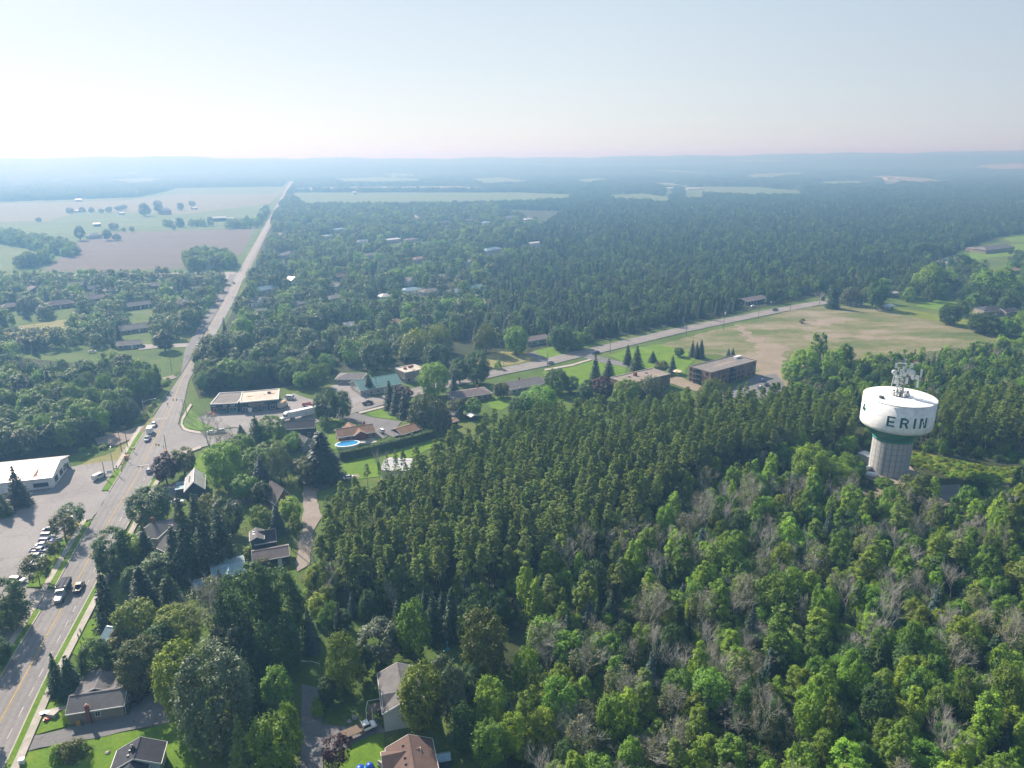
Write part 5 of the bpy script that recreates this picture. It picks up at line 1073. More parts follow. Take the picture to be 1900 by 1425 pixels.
def car(kind, color, px, py, head, label, group=None, cat=None, z=0.0):
    """head: heading in degrees, 0 = world +x, 90 = away from the camera"""
    if kind not in PROTO: PROTO[kind] = o = car_proto(kind)
    else: o = copy_tree(PROTO[kind])
    o.location = G(px, py) + Vector((0, 0, z + ZS[0])); o.rotation_euler = (0, 0, math.radians(head))
    for k in list(o.keys()): del o[k]
    tag(o, label, cat or {'sedan': 'car', 'suv': 'car', 'pickup': 'pickup truck', 'van': 'van'}[kind], group)
    for ch in o.children:
        if ch.name.split('.')[0] in ('body', 'roof_panel'): ch.material_slots[0].link = 'OBJECT'; ch.material_slots[0].material = CARS[color]
    return o
ZR = 0.0
car('pickup', 'black', 148, 1095, 106, 'dark pickup truck driving beside the dump truck')
car('suv', 'silver', 278, 877, 106, 'silver car waiting at the stop line by the purple maple')
car('pickup', 'silver', 274, 818, -74, 'silver pickup pulling a white box trailer through the junction')
car('suv', 'white', 286, 792, -74, 'white car following the box trailer at the junction')
car('sedan', 'white', 367, 641, -74, 'white car turning off the main road by the pale driveway')
car('sedan', 'navy', 434, 527, 106, 'small dark car far up the main road near the far junction')
car('sedan', 'navy', 411, 664, 15, 'dark car parked beside the far right side of the main road')
car('van', 'white', 185, 889, 70, 'white camper van parked at the top of the parking lot', z=0)
GP = 'cars parked in a row along the grass island'
row = [(95, 987, 'sedan', 'navy', 'dark car at the far end of the parked row, apart from the others'), (91, 999, 'suv', 'white', 'second parked car of the row, white roof under the rusty tree'), (88, 1009, 'suv', 'blue', 'blue car parked third in the row beside the tall pole'),
       (82, 1016, 'sedan', 'white', 'white car parked between two blue cars in the row'), (75, 1027, 'pickup', 'blue', 'long blue pickup parked in the middle of the row'), (71, 1038, 'suv', 'silver', 'silver car half under the near rusty tree in the row'),
       (73, 1048, 'sedan', 'blue', 'blue car parked behind the near rusty tree'), (70, 1056, 'sedan', 'silver', 'last silver car at the near end of the parked row')]
for x, y, k, cl, lab in row: car(k, cl, x, y, 5, lab, GP)
car('suv', 'white', 34, 1082, -5, 'white car standing alone near the lot entrance')
car('van', 'white', 540, 742, -12, 'white van parked behind the dark store')
car('sedan', 'red', 392, 772, -10, 'red car parked at the corner of the dark store')
car('pickup', 'red', 572, 754, 10, 'red and white pickup parked above the semi truck')
car('pickup', 'black', 683, 751, 40, 'black pickup driving on the side road by the lawn')
car('suv', 'white', 708, 803, 120, 'white car parked on the bungalow driveway')
car('suv', 'silver', 596, 896, 20, 'silver car parked at the top of the gravel lane')
car('sedan', 'white', 648, 890, 25, 'white car parked on the lane beside the bright lawn')
car('sedan', 'navy', 1106, 656, 200, 'dark red car on the side road near the apartment drive')
car('sedan', 'silver', 1021, 675, 40, 'silver car on the side road beside the thin path')
car('pickup', 'black', 1438, 577, 220, 'dark pickup far along the side road')
car('sedan', 'navy', 908, 686, 20, 'dark car at the edge of the side road behind the round maple')
car('sedan', 'black', 262, 1300, 75, 'black car parked in shade at the end of the gravel driveway')
car('sedan', 'white', 330, 935, 10, 'white car parked under trees beside the tall dark spruces')
car('sedan', 'white', 478, 894, 15, 'white car under the blue grey tree in the gardens')
car('suv', 'silver', 492, 902, 15, 'silver car parked behind the small round trees in the gardens')
car('sedan', 'white', 505, 905, 15, 'white car beside the steep brown roof')
car('sedan', 'white', 394, 806, 10, 'white car behind the bare tree on the side road')
car('suv', 'white', 408, 804, 190, 'white car beneath the bare tree at the side road')
car('suv', 'silver', 1410, 722, 60, 'silver car parked behind the brick apartments', 'cars parked behind the brick apartments')
car('sedan', 'navy', 1422, 716, 60, 'dark blue car parked behind the brick apartments', 'cars parked behind the brick apartments')
car('sedan', 'blue', 1414, 708, 60, 'blue car nearest the corner of the brick apartments', 'cars parked behind the brick apartments')
car('sedan', 'white', 1468, 712, 20, 'white car by the start of the dirt track')
for i, (x, y, cl, lab) in enumerate([(886, 553, 'white', 'white car at the upper left of the far car yard'), (893, 561, 'silver', 'silver car in the middle of the far car yard'), (899, 566, 'white', 'white car in the middle of the far car yard'), (906, 571, 'silver', 'silver car at the lower right of the far car yard'), (912, 577, 'white', 'white car at the bottom corner of the far car yard'), (897, 574, 'grey', 'grey car at the lower left of the far car yard')]):
    car('suv' if i % 2 else 'sedan', cl, x, y, -40, lab, 'cars in the far car yard')
for x, y, cl, lab in ((1398, 570, 'white', 'white car in front of the purple brown bungalow'), (1424, 562, 'navy', 'dark car beside the purple brown bungalow'), (1434, 563, 'silver', 'silver car at the far end of the side road'), (317, 546, 'white', 'white car in a far suburb driveway'), (340, 594, 'white', 'white car in the trees left of the main road'), (345, 607, 'silver', 'silver car near the tall pole left of the main road'), (172, 655, 'white', 'white car beside the far left bungalow'), (40, 582, 'white', 'white car in the left suburb beyond the wood'), (640, 619, 'white', 'white car in a gap of the town trees')):
    car('sedan', cl, x, y, 20, lab)
S('car_yard', [(876, 545), (892, 548), (922, 580), (905, 584), (884, 562)], m_lot, 'far car yard amid the trees')

# box trailer, dump truck, semi, flatbed
def thing_parts(name, label, cat, loc, rz, parts):
    o = empty(name, loc, rz); tag(o, label, cat)
    for n, mb, m in parts: mb.build(n, m, o)
    return o
zc = Vector((0, 0, ZS[0]))
a, b, c = MB(), MB(), MB(); a.box((0, 0, 1.75), (4.4, 2.3, 2.4)); b.box((0, 0, .5), (4.4, 1.9, .2)); b.tube([(2.2, -.6, .5), (3.4, 0, .5)], .06, 5); b.tube([(2.2, .6, .5), (3.4, 0, .5)], .06, 5)
c.box((-2.24, 0, 1.7), (.06, 2.0, 2.2)); o = thing_parts('box_trailer', 'white box trailer behind the silver pickup', 'trailer', G(279, 805) + zc, math.radians(-74), [('box', a, m_white), ('chassis', b, m_dkmetal), ('rear_door', c, m_trim)]); wheels(o, (-.5, .3), 1.0, .33)
o = empty('dump_truck', G(117, 1108) + zc, math.radians(-74)); tag(o, 'dump truck with pale cab and long grey box on the main road', 'dump truck')
b = MB(); loft(b, [(1.7, .7, 1.75, 1.0), (2.9, .7, 1.7, .98), (4.1, .75, 1.55, .9), (4.35, .8, 1.3, .82)]); b.box((1.15, 0, 1.55), (1.5, 2.3, 1.7)); b.box((1.1, 0, 2.75), (1.4, 2.1, .12)); b.build('cab', CARS['silver'], o)
b = MB(); frust(b, .5, 1.98, 2.0, 1.12, .6, 1.65, 2.68, 1.0); b.build('window_glass', m_glass, o)
b = MB(); b.box((-2.4, 0, .95), (6.8, 1.0, .3)); b.box((2.2, 0, .75), (4, .9, .25)); b.build('chassis', m_dkmetal, o)
b = MB()
b.box((-2.5, 0, 1.25), (6.0, 2.3, .15)); b.box((-2.5, 1.2, 2.0), (6.0, .1, 1.6)); b.box((-2.5, -1.2, 2.0), (6.0, .1, 1.6)); b.box((.5, 0, 2.15), (.1, 2.3, 1.8)); b.box((-5.5, 0, 2.0), (.1, 2.5, 1.6))
for k in range(6):
    for s in (-1, 1): b.box((-5.2 + k * 1.08, s * 1.28, 2.0), (.12, .08, 1.6))
bx = b.build('dump_box', m_dkwall, o); t = MB(); t.box((-2.5, 0, 2.72), (5.9, 2.25, .06)); t.tube([(-5.4, .2, 2.8), (.4, .2, 2.8)], .1, 6); t.build('tarpaulin', m_cloth1, bx)
b = MB(); b.box((4.42, 0, 1.05), (.12, 1.5, .8)); b.build('grille', m_rim, o); lamps(o, 4.3, -5.6, .85, .95); wheels(o, (3.3, -3.2, -4.4), 1.0, .52, .4)
b = MB(); b.tube([(.3, 1.2, 1.0), (.3, 1.2, 3.3)], .09, 6); b.tube([(.3, -1.2, 1.0), (.3, -1.2, 3.3)], .09, 6); b.build('exhaust_stack', m_rim, o)
o = empty('semi_truck', G(560, 775) + zc, math.atan2((G(524, 783) - G(590, 768)).y, (G(524, 783) - G(590, 768)).x)); tag(o, 'white semi truck with a long white trailer in front of the store', 'semi truck')
b = MB(); b.box((-2.2, 0, 2.55), (16.0, 2.55, 2.75)); tr = b.build('trailer', m_white, o); b = MB()
for k in range(13): b.box((-9.8 + k * 1.27, 1.29, 2.55), (.06, .04, 2.7)); b.box((-9.8 + k * 1.27, -1.29, 2.55), (.06, .04, 2.7))
b.build('trailer_rib', m_trim, tr); b = MB(); b.box((-10.22, 0, 2.5), (.06, 2.4, 2.6)); b.build('rear_door', m_trim, tr); b = MB(); b.box((-3, 1.15, .75), (7, .06, .7)); b.box((-3, -1.15, .75), (7, .06, .7)); b.build('side_skirt', m_white, tr)
b = MB(); b.box((7.1, 0, 2.2), (2.4, 2.4, 2.6)); frust(b, 5.9, 8.3, 3.5, 1.2, 5.9, 7.2, 4.1, 1.0); loft(b, [(8.3, .7, 1.9, 1.1), (9.6, .7, 1.8, 1.05), (10.5, .75, 1.6, .95), (10.7, .8, 1.3, .85)]); b.build('cab', CARS['white'], o)
b = MB(); frust(b, 8.1, 8.75, 1.95, 1.02, 8.1, 8.36, 3.0, .95); b.box((7.7, 0, 2.6), (.9, 2.44, .8)); b.build('window_glass', m_glass, o); b = MB(); b.box((5, 0, .9), (10, 1.0, .3)); b.box((-6, 0, .95), (6, 1.1, .3)); b.build('chassis', m_dkmetal, o)
lamps(o, 10.6, -10.25, .85, 1.0); wheels(o, (9.4, 5.4, 4.2, -7.2, -8.5), 1.02, .5, .36); b = MB(); b.box((10.76, 0, 1.2), (.1, 1.4, .8)); b.build('grille', m_rim, o)
b = MB()
for s in (-1, 1): b.tube([(5.7, s * 1.2, 1.0), (5.7, s * 1.2, 4.0)], .1, 6)
b.build('exhaust_stack', m_rim, o)
o = empty('box_truck', G(526, 757) + zc, math.radians(75)); tag(o, 'small box truck with a yellow roof at the end of the store', 'truck')
b = MB(); b.box((-1, 0, 1.9), (4.6, 2.3, 2.6)); b.build('box', m_cream, o); b = MB(); b.box((-1, 0, 3.24), (4.6, 2.3, .1)); b.build('roof_panel', CARS['yellow'], o); b = MB(); loft(b, [(1.4, .5, 2.1, 1.0), (2.1, .5, 2.1, .98), (2.6, .5, 1.3, .95), (3.2, .55, 1.1, .85)]); b.build('cab', CARS['white'], o)
b = MB(); frust(b, 2.05, 2.62, 1.3, .9, 2.0, 2.15, 2.05, .85); b.build('window_glass', m_glass, o); lamps(o, 3.1, -3.3, .7, .8); wheels(o, (-2, 2.3), .95, .4, .3)
o = empty('flatbed_truck', G(670, 1362) + zc, math.atan2((G(702, 1352) - G(648, 1375)).y, (G(702, 1352) - G(648, 1375)).x)); tag(o, 'white truck with a wooden flat bed parked in front of the pale blue house', 'truck')
b = MB(); b.box((-1.9, 0, 1.25), (4.4, 2.4, .12)); bd = b.build('flat_bed', m_wood, o); 
for k in range(8):
    b = MB(); b.box((-1.9, -1.05 + .3 * k, 1.335), (4.4, .26, .05)); b.build('plank', m_wood, bd)
b = MB(); b.box((.35, 0, 1.8), (.1, 2.3, 1.1)); b.build('headboard', m_steel, o)
b = MB(); loft(b, [(.5, .55, 1.3, 1.0), (2.0, .55, 1.32, 1.0), (3.1, .55, 1.2, .95), (3.4, .6, 1.0, .85)]); b.box((1.2, 0, 2.05), (1.2, 1.6, .1)); b.build('cab', CARS['white'], o); b = MB(); frust(b, .5, 2.3, 1.3, .9, .6, 1.75, 2.0, .78); b.build('window_glass', m_glass, o)
b = MB(); b.box((-.5, 0, .8), (6.5, .9, .25)); b.build('chassis', m_dkmetal, o); lamps(o, 3.35, -4.15, .75, .85); wheels(o, (-2.6, 2.4), .95, .42, .3)

# ------------------------------------------------------------------ poles, lights, small things
def pole(label, px, py, h, arms=(), lamp=None, lean=0.0, name='utility_pole', cat='utility pole', mat=m_pole, r=.17, group=None, loc=None):
    o = empty(name, (loc or G(px, py)) + Vector((0, 0, 0))); tag(o, label, cat, group)
    b = MB(); b.tube([(0, 0, 0), (lean * h, 0, h)], [r, r * .62], 8); b.build('pole', mat, o)
    for z, l, a in arms:
        b = MB(); b.box((lean * z, 0, z), (l, .12, .14), a); ar = b.build('cross_arm', mat, o)
        for s in (-.45, .45):
            b = MB(); b.tube([(lean * z + s * l * math.cos(a), s * l * math.sin(a), z + .07), (lean * z + s * l * math.cos(a), s * l * math.sin(a), z + .35)], .06, 6); b.build('insulator', m_steel, ar)
    if lamp:
        z, l, a = lamp; b = MB(); b.tube([(lean * z, 0, z), (l * .5 * math.cos(a), l * .5 * math.sin(a), z + .7), (l * math.cos(a), l * math.sin(a), z + .8)], .06, 6); la = b.build('lamp_arm', m_steel, o)
        b = MB(); b.box((l * 1.12 * math.cos(a), l * 1.12 * math.sin(a), z + .78), (.8, .3, .16), a); b.build('lamp_head', m_steel, la)
    return o
RA = math.radians(-16)
pole('tall utility pole by the parked cars leaning over the grass island', 124, 1005, 11, [(10.4, 2.2, RA)], (8.5, 3.0, 0))
pole('steel pole at the small grass island by the camper van', 212, 876, 10, [], (9.2, 2.6, 2.0), mat=m_steel)
pole('thin pole beside the white camper van', 196, 889, 7.5)
pole('left of the two poles on the weedy corner of the junction', 226, 838, 9.5, [(9, 2.0, RA)])
pole('right of the two poles on the weedy corner of the junction', 237, 830, 10, [(9.5, 2.0, RA)])
pole('pole at the right corner of the side road above the purple maple', 310, 843, 9)
pole('pole on the corner lawn beside the curved sidewalk', 347, 772, 8.5, [], (7.6, 5.5, math.pi))
pole('pole with a long lamp arm left of the junction road', 269, 775, 9, [], (8, 5, 0.5), mat=m_steel)
pole('tall pole in the wood left of the main road', 294, 730, 11, [(10.4, 2.2, RA)])
pole('pole on the bank left of the main road', 319, 690, 10, [(9.4, 2.2, RA)])
pole('pole right of the main road beside the far sidewalk', 391, 655, 10, [(9.4, 2.2, RA)])
pole('far pole left of the main road by the dark cedars', 352, 615, 10, [(9.4, 2.2, RA)])
pole('pole on the lawn in front of the teal roofed building', 699, 728, 8.5)
pole('pole beside the flat roofed brick office', 769, 717, 10, [(9.5, 2.0, .6)])
pole('pole in the rough grass above the side road', 935, 681, 9, [(8.5, 2.0, .6)])
pole('lamp pole at the side road opposite the small lawn', 1016, 681, 9, [], (8.2, 3, 2.2))
pole('lamp pole by the side road near the apartment drive', 1132, 655, 9, [], (8.2, 3, 2.2))
pole('lamp pole halfway along the side road', 1273, 624, 9, [], (8.2, 3, 2.2))
pole('pole with a white transformer at the edge of the vacant lot', 1342, 614, 14, [(12, 2.0, .6)])
pole('far pole on the side road by the vacant lot', 1407, 591, 10, [(9.5, 2.0, .6)])
pole('last pole on the side road by the vacant lot', 1466, 577, 10, [(9.5, 2.0, .6)])
pole('pole on the right side of the gravel lane', 541, 1020, 9.5, [(9, 2.0, .3)])
pole('steel street lamp over the shaded street end', 597, 1268, 6.4, [], (5.6, 3.4, math.pi), name='street_lamp', cat='street lamp', mat=m_steel, r=.09)
mb = MB(); mb.lathe([(.35, 12.2), (.42, 12.3), (.42, 13.6), (.35, 13.7)], 10); o = mb.build('transformer', m_white); o.location = G(1342, 614) + Vector((.4, -.4, 0)); tag(o, 'white transformer can near the top of the pole at the vacant lot', 'transformer')
# traffic signals: orange construction cabinets and signal heads at the junction
def signal(label, px, py, h, l, a):
    o = empty('traffic_signal', G(px, py)); tag(o, label, 'traffic signal')
    b = MB(); b.tube([(0, 0, 0), (0, 0, h)], .12, 8); b.build('pole', m_steel, o)
    b = MB(); b.tube([(0, 0, h - .4), (l * math.cos(a), l * math.sin(a), h)], .08, 6); b.build('mast_arm', m_steel, o)
    for f in (.6, .97):
        b = MB(); b.box((l * f * math.cos(a), l * f * math.sin(a), h - .5), (.35, .35, 1.1), a); hd = b.build('signal_head', CARS['yellow'], o)
        for k, m in enumerate((m_tail, m_gold, m_teal)):
            b = MB(); b.box((l * f * math.cos(a) + .2 * math.sin(a + 1.3), l * f * math.sin(a) - .2, h - .15 - .35 * k), (.2, .06, .2), a); b.build('lens', m, hd)
signal('traffic signal on the weedy corner left of the junction', 236, 856, 6.5, 4.5, -.2)
signal('traffic signal on the near right corner of the junction', 307, 850, 6.2, 4, 2.8)
signal('traffic signal on the far side of the junction', 341, 762, 6.2, 5, 3.0)
for px, py, lab in ((234, 852, 'orange signal cabinet on the left corner of the junction'), (309, 842, 'orange signal cabinet on the right corner of the junction')):
    a, b = MB(), MB(); a.box((0, 0, .8), (1.1, .8, 1.5)); a.box((0, 0, 1.6), (1.2, .9, .1)); b.box((.2, -.42, .8), (.7, .04, 1.2))
    simple('cabinet', lab, 'cabinet', G(px, py), .3, [('casing', a, m_orange), ('door', b, m_gold)])
def wire(label, A, B, sag=1.2):
    a, b = Vector(A), Vector(B); mb = MB(); mb.tube([a.lerp(b, i / 14) - Vector((0, 0, sag * 4 * (i / 14) * (1 - i / 14))) for i in range(15)], .018, 3)
    tag(mb.build('overhead_wire', m_dkmetal), label, 'wire')
tp = lambda x, y, z: G(x, y) + Vector((0, 0, z))
wire('overhead wire from the parked cars pole to the camper pole', tp(124, 1005, 10.6), tp(226, 838, 9.2), 1.8)
wire('overhead wire across the main road from the camper pole', tp(212, 876, 9.4), tp(310, 843, 8.8), .8)
wire('overhead wire from the weedy corner to the wood', tp(237, 830, 9.8), tp(294, 730, 10.6), 1.6)
wire('overhead wire along the bank left of the main road', tp(294, 730, 10.6), tp(319, 690, 9.6), 1.0)
wire('overhead wire along the near half of the side road', tp(935, 681, 8.7), tp(1016, 681, 8.7), .6)
# guard rail
b = MB(); rp = []
gr = empty('guard_rail', (0, 0, 0)); tag(gr, 'low guard rail on the left edge of the main road by the wood', 'guard rail')
ys = np.arange(330, 372, 4.0)
b.tube([(xl(y) - .8, y, .7) for y in ys], .12, 4); b.build('rail', m_steel, gr)
for y in ys: q = MB(); q.box((xl(y) - .95, y, .38), (.12, .12, .75)); q.build('post', m_dkmetal, gr)

# pool, parasol, toys, boulders
c0 = G(645, 828); rz = .35; o = empty('swimming_pool', c0, rz); tag(o, 'oval above ground pool with white rim behind the brick bungalow', 'swimming pool')
def oval(r1, r2, n=28): return [(r1 * math.cos(2 * math.pi * k / n), r2 * math.sin(2 * math.pi * k / n)) for k in range(n)]
b = MB(); b.prism(oval(5.2, 3.4), 0, 1.25); b.build('pool_wall', m_trim, o); b = MB(); b.prism(oval(4.75, 2.95), 1.2, 1.27); b.build('water', m_water, o)
b = MB(); A, B_ = oval(5.4, 3.6), oval(4.75, 2.95)
for k in range(28): j = (k + 1) % 28; b.solid([(*A[k], 1.28), (*A[j], 1.28), (*B_[j], 1.28), (*B_[k], 1.28), (*A[k], 1.36), (*A[j], 1.36), (*B_[j], 1.36), (*B_[k], 1.36)], [(0, 1, 2, 3), (4, 5, 6, 7), (0, 1, 5, 4), (2, 3, 7, 6)])
b.build('rim', m_white, o); b = MB(); b.box((6.6, .4, .55), (2.6, 3.0, 1.1)); b.build('pool_deck', m_cream, o)
o = empty('parasol', G(1256, 696)); tag(o, 'yellow and white parasol behind the low brown apartments', 'parasol')
b = MB(); b.tube([(0, 0, 0), (0, 0, 3)], .05, 6); b.build('pole', m_trim, o)
for k in range(8):
    b = MB(); a0, a1 = k * math.pi / 4, (k + 1) * math.pi / 4; p = [(0, 0, 3.2), (3 * math.cos(a0), 3 * math.sin(a0), 2.4), (3 * math.cos(a1), 3 * math.sin(a1), 2.4)]; b.solid(p + [(q[0], q[1], q[2] + .05) for q in p], [(0, 1, 2), (3, 4, 5), (0, 1, 4, 3), (1, 2, 5, 4), (2, 0, 3, 5)]); b.build('canopy_panel', CARS['yellow'] if k % 2 else m_trim, o)
b, s1, s2 = MB(), MB(), MB(); b.box((.3, 0, .5), (1.8, 1.3, 1.0)); b.box((.3, 0, 1.08), (2.0, 1.5, .12)); s1.box((-1.4, .2, .7), (1.5, .8, .1), .1); s1.box((-.8, .2, .5), (.2, .8, 1.0)); s2.box((-1.8, .65, .65), (1.4, .1, .3)); s2.box((-1.8, -.25, .65), (1.4, .1, .3))
simple('playhouse', 'pale play house with a teal slide on the front lawn', 'toy', G(97, 1329), -.2, [('cabin', b, m_cream), ('slide', s1, m_teal), ('slide_side', s2, m_teal)])
b, s1 = MB(), MB(); loft(b, [(-.6, .2, .6, .35), (.1, .2, .65, .38), (.6, .25, .5, .3)]); s1.box((-.2, 0, .8), (.4, .5, .35))
o = simple('ride_on_toy', 'small red ride-on toy car on the front lawn', 'toy', G(87, 1338), .6, [('body', b, m_red), ('seat', s1, m_orange)]); wheels(o, (-.4, .4), .36, .16, .1)
b, s1 = MB(), MB(); b.lathe([(.1, 0), (.5, .02), (.52, .7), (.45, .75)], 12); s1.lathe([(.1, .75), (.5, .76), (.5, .84), (.1, .88)], 12)
simple('bin', 'small blue grey bin at the end of the front path', 'bin', G(80, 1328), 0, [('bucket', b, m_dkblue), ('lid', s1, m_steel)])
def boulder(label, px, py, r, seed):
    rr = random.Random(seed); bm = bmesh.new(); bmesh.ops.create_icosphere(bm, subdivisions=2, radius=r)
    for v in bm.verts: v.co = v.co * rr.uniform(.82, 1.15); v.co.z = max(-.3 * r, v.co.z * .75)
    me = bpy.data.meshes.new('boulder'); bm.to_mesh(me); bm.free(); me.materials.append(m_stone); o = mobj('boulder', me, None, G(px, py) + Vector((0, 0, .3 * r))); return tag(o, label, 'boulder')
boulder('pale round boulder beside the long shrub bed', 128, 1414, .85, 3); boulder('small pale boulder in the middle of the bright lawn', 200, 1398, .55, 4)
boulder('boulder at the foot of the porch steps', 658, 1333, .7, 5); boulder('grey boulder below the porch steps', 648, 1340, .6, 6)
a, b = MB(), MB(); a.box((0, 0, .6), (1.0, .9, 1.2)); b.box((0, 0, 1.24), (1.1, 1.0, .08)); simple('utility_box', 'white utility box at the lower left lawn corner', 'utility box', G(42, 1417), .3, [('casing', a, m_white), ('lid', b, m_trim)])
# inflatable pool play centre
o = empty('inflatable', G(677, 1430), .2); tag(o, 'bright blue inflatable on the front lawn at the bottom edge', 'inflatable')
b = MB(); b.lathe([(.02, 1.35), (.7, 1.2), (1.05, .6), (1.0, .1), (.02, .05)], 18, c=(-.9, 0, 0)); b.build('left_dome', m_bluebright, o, True); b = MB(); b.lathe([(.02, 1.45), (.6, 1.3), (.95, .65), (.9, .1), (.02, .05)], 18, c=(1.0, .2, 0)); b.build('right_dome', m_bluebright, o, True); b = MB(); b.lathe([(.02, 1.1), (.35, 1.0), (.5, .5), (.45, .1), (.02, .05)], 14, c=(.1, -.2, 0)); b.build('middle_tube', m_teal, o, True)
b, c = MB(), MB(); b.box((0, 0, .5), (2.2, 1.2, .5)); b.box((-.8, 0, 1.1), (.3, 1.2, .9)); c.box((1.0, .2, .8), (.4, .8, 1.0)); simple('garden_toy', 'orange and cream toy beside the brown roofed bungalow wall', 'toy', G(711, 1419), 1.0, [('seat', b, m_cream), ('panel', c, m_gold)])
b, c = MB(), MB(); b.lathe([(.6, 0), (.75, .1), (.7, .25), (.1, .3)], 12); c.tube([(0, 0, .3), (.2, .1, 2.2)], .12, 6); c.lathe([(.3, 2.1), (.35, 2.5), (.05, 2.7)], 8)
simple('garden_toy', 'teal toy standing on the shaded back lawn', 'toy', G(830, 1206), 0, [('base', b, m_teal), ('post', c, m_teal)])
a, b = MB(), MB(); a.box((0, 0, 1.1), (2.4, 2.0, 2.2)); gable_roof(b, 2.4, 2.0, 2.2, .7, .2); simple('garden_shed', 'small blue grey shed beside the brown roofed bungalow', 'shed', G(824, 1420), .2, [('wall', a, m_dkblue), ('roof', b, m_mt_blue)])
a, b, c = MB(), MB(), MB(); a.lathe([(.8, .75), (.85, .8), (.05, .82)], 16); b.tube([(0, 0, 0), (0, 0, .78)], .08, 6); c.box((1.4, 0, .45), (.5, .5, .08)); c.box((1.62, 0, .8), (.06, .5, .7)); c.box((1.4, 0, .2), (.4, .4, .4))
simple('garden_table', 'white round garden table in front of the dome shaped cedar', 'table', G(311, 1125), 0, [('table_top', a, m_white), ('leg', b, m_white)])
a, b = MB(), MB(); loft(a, [(-1.8, .2, .9, .7), (0, .2, 1.0, .8), (1.6, .3, .9, .6), (2.1, .5, .8, .2)]); b.box((-.3, 0, 1.05), (1.2, 1.0, .3)); simple('kayak', 'bright yellow boat lying under the trees by the near spruces', 'boat', G(254, 1041), .4, [('hull', a, m_gold), ('cover', b, m_orange)])
for (px, py), lab in (((112, 1012), 'blue sign board on the grass island under the rusty tree'), ((205, 884), 'white sign on the small grass island')):
    a, b = MB(), MB(); a.box((0, 0, 2.0), (2.0, .18, 1.4)); b.tube([(-.8, 0, 0), (-.8, 0, 1.4)], .07, 6); b.tube([(.8, 0, 0), (.8, 0, 1.4)], .07, 6); simple('sign', lab, 'sign', G(px, py), .3, [('board', a, m_mt_blue if px < 150 else m_white), ('post', b, m_steel)])
# far radio mast on the right ridge
def far_mast(px, d, hgt, lab):
    x = (px - 950) / F * d; y = math.sqrt(d * d - x * x); mb = MB(); z0 = float(hz(x, y)); mb.tube([(x, y, z0), (x, y, z0 + hgt)], 1.2, 4)
    for k in range(3): mb.tube([(x, y, z0 + hgt * .8), (x + 40 * math.cos(k * 2.1), y + 40 * math.sin(k * 2.1), z0)], .25, 3)
    tag(mb.build('radio_mast', m_dkmetal), lab, 'radio mast')
far_mast(1497, 7600, 95, 'thin radio mast standing on the far right ridge')
far_mast(1573, 7900, 65, 'shorter radio mast right of the other on the far ridge')
# tree-belt wire fence behind the lot
def fence_line(label, pts, h=1.3, step=3.0, mat=m_pole):
    P = gp(pts); o = empty('fence', P[0]); tag(o, label, 'fence'); rl = MB()
    for a, b in zip(P[:-1], P[1:]):
        a, b = a - P[0], b - P[0]; n = max(1, int((b - a).length / step))
        for i in range(n + 1):
            q = a.lerp(b, i / n); m = MB(); m.box((q.x, q.y, h / 2), (.12, .12, h)); m.build('post', mat, o)
        for z in (.35, .75, 1.15): rl.tube([a + Vector((0, 0, z * h / 1.3)), b + Vector((0, 0, z * h / 1.3))], .04, 4)
    rl.build('rail', mat, o)
fence_line('wooden rail fence along the back lawns at the upper right', [(1742, 557), (1792, 563), (1812, 580)])
fence_line('grey board fence behind the dark dormer house', [(428, 992), (458, 986), (470, 988)], 1.6)

# people
def person_mesh():
    me = bpy.data.meshes.new('person'); V = [(0, 0, .95), (0, 0, 1.2), (0, 0, 1.42), (0, 0, 1.52), (0, .02, 1.66), (-.1, 0, .9), (-.13, .12, .5), (-.12, .22, .06), (-.12, .3, .04), (.1, 0, .9), (.13, -.05, .5), (.12, -.2, .08), (.12, -.12, .04), (-.2, 0, 1.4), (-.26, -.1, 1.12), (-.24, .02, .88), (.2, 0, 1.4), (.26, .1, 1.12), (.24, .24, .92)]
    E_ = [(0, 1), (1, 2), (2, 3), (3, 4), (0, 5), (5, 6), (6, 7), (7, 8), (0, 9), (9, 10), (10, 11), (11, 12), (2, 13), (13, 14), (14, 15), (2, 16), (16, 17), (17, 18)]
    me.from_pydata(V, E_, []); o = bpy.data.objects.new('person', me); COL.objects.link(o); md = o.modifiers.new('skin', 'SKIN'); rad = [.15, .15, .17, .07, .11, .1, .075, .05, .05, .1, .075, .05, .05, .08, .05, .04, .08, .05, .04]
    for sv, r in zip(me.skin_vertices[0].data, rad): sv.radius = (r, r)
    me.skin_vertices[0].data[0].use_root = True; sd = o.modifiers.new('sub', 'SUBSURF'); sd.levels = sd.render_levels = 1
    dg = bpy.context.evaluated_depsgraph_get(); m2 = bpy.data.meshes.new_from_object(o.evaluated_get(dg)); bpy.data.objects.remove(o)
    m2.name = 'person'; m2.materials.clear(); m2.materials.append(m_cloth1); m2.materials.append(m_skin); m2.materials.append(m_cloth3)
    for p in m2.polygons: z = p.center.z; p.material_index = 1 if z > 1.52 else (0 if z > .95 else 2)
    return m2
pm = person_mesh()
hair = MB(); hair.lathe([(.02, 1.8), (.09, 1.78), (.13, 1.7), (.13, 1.62), (.1, 1.58)], 10, c=(0, -.01, 0)); hm = hair.mesh('hair', m_cloth1)
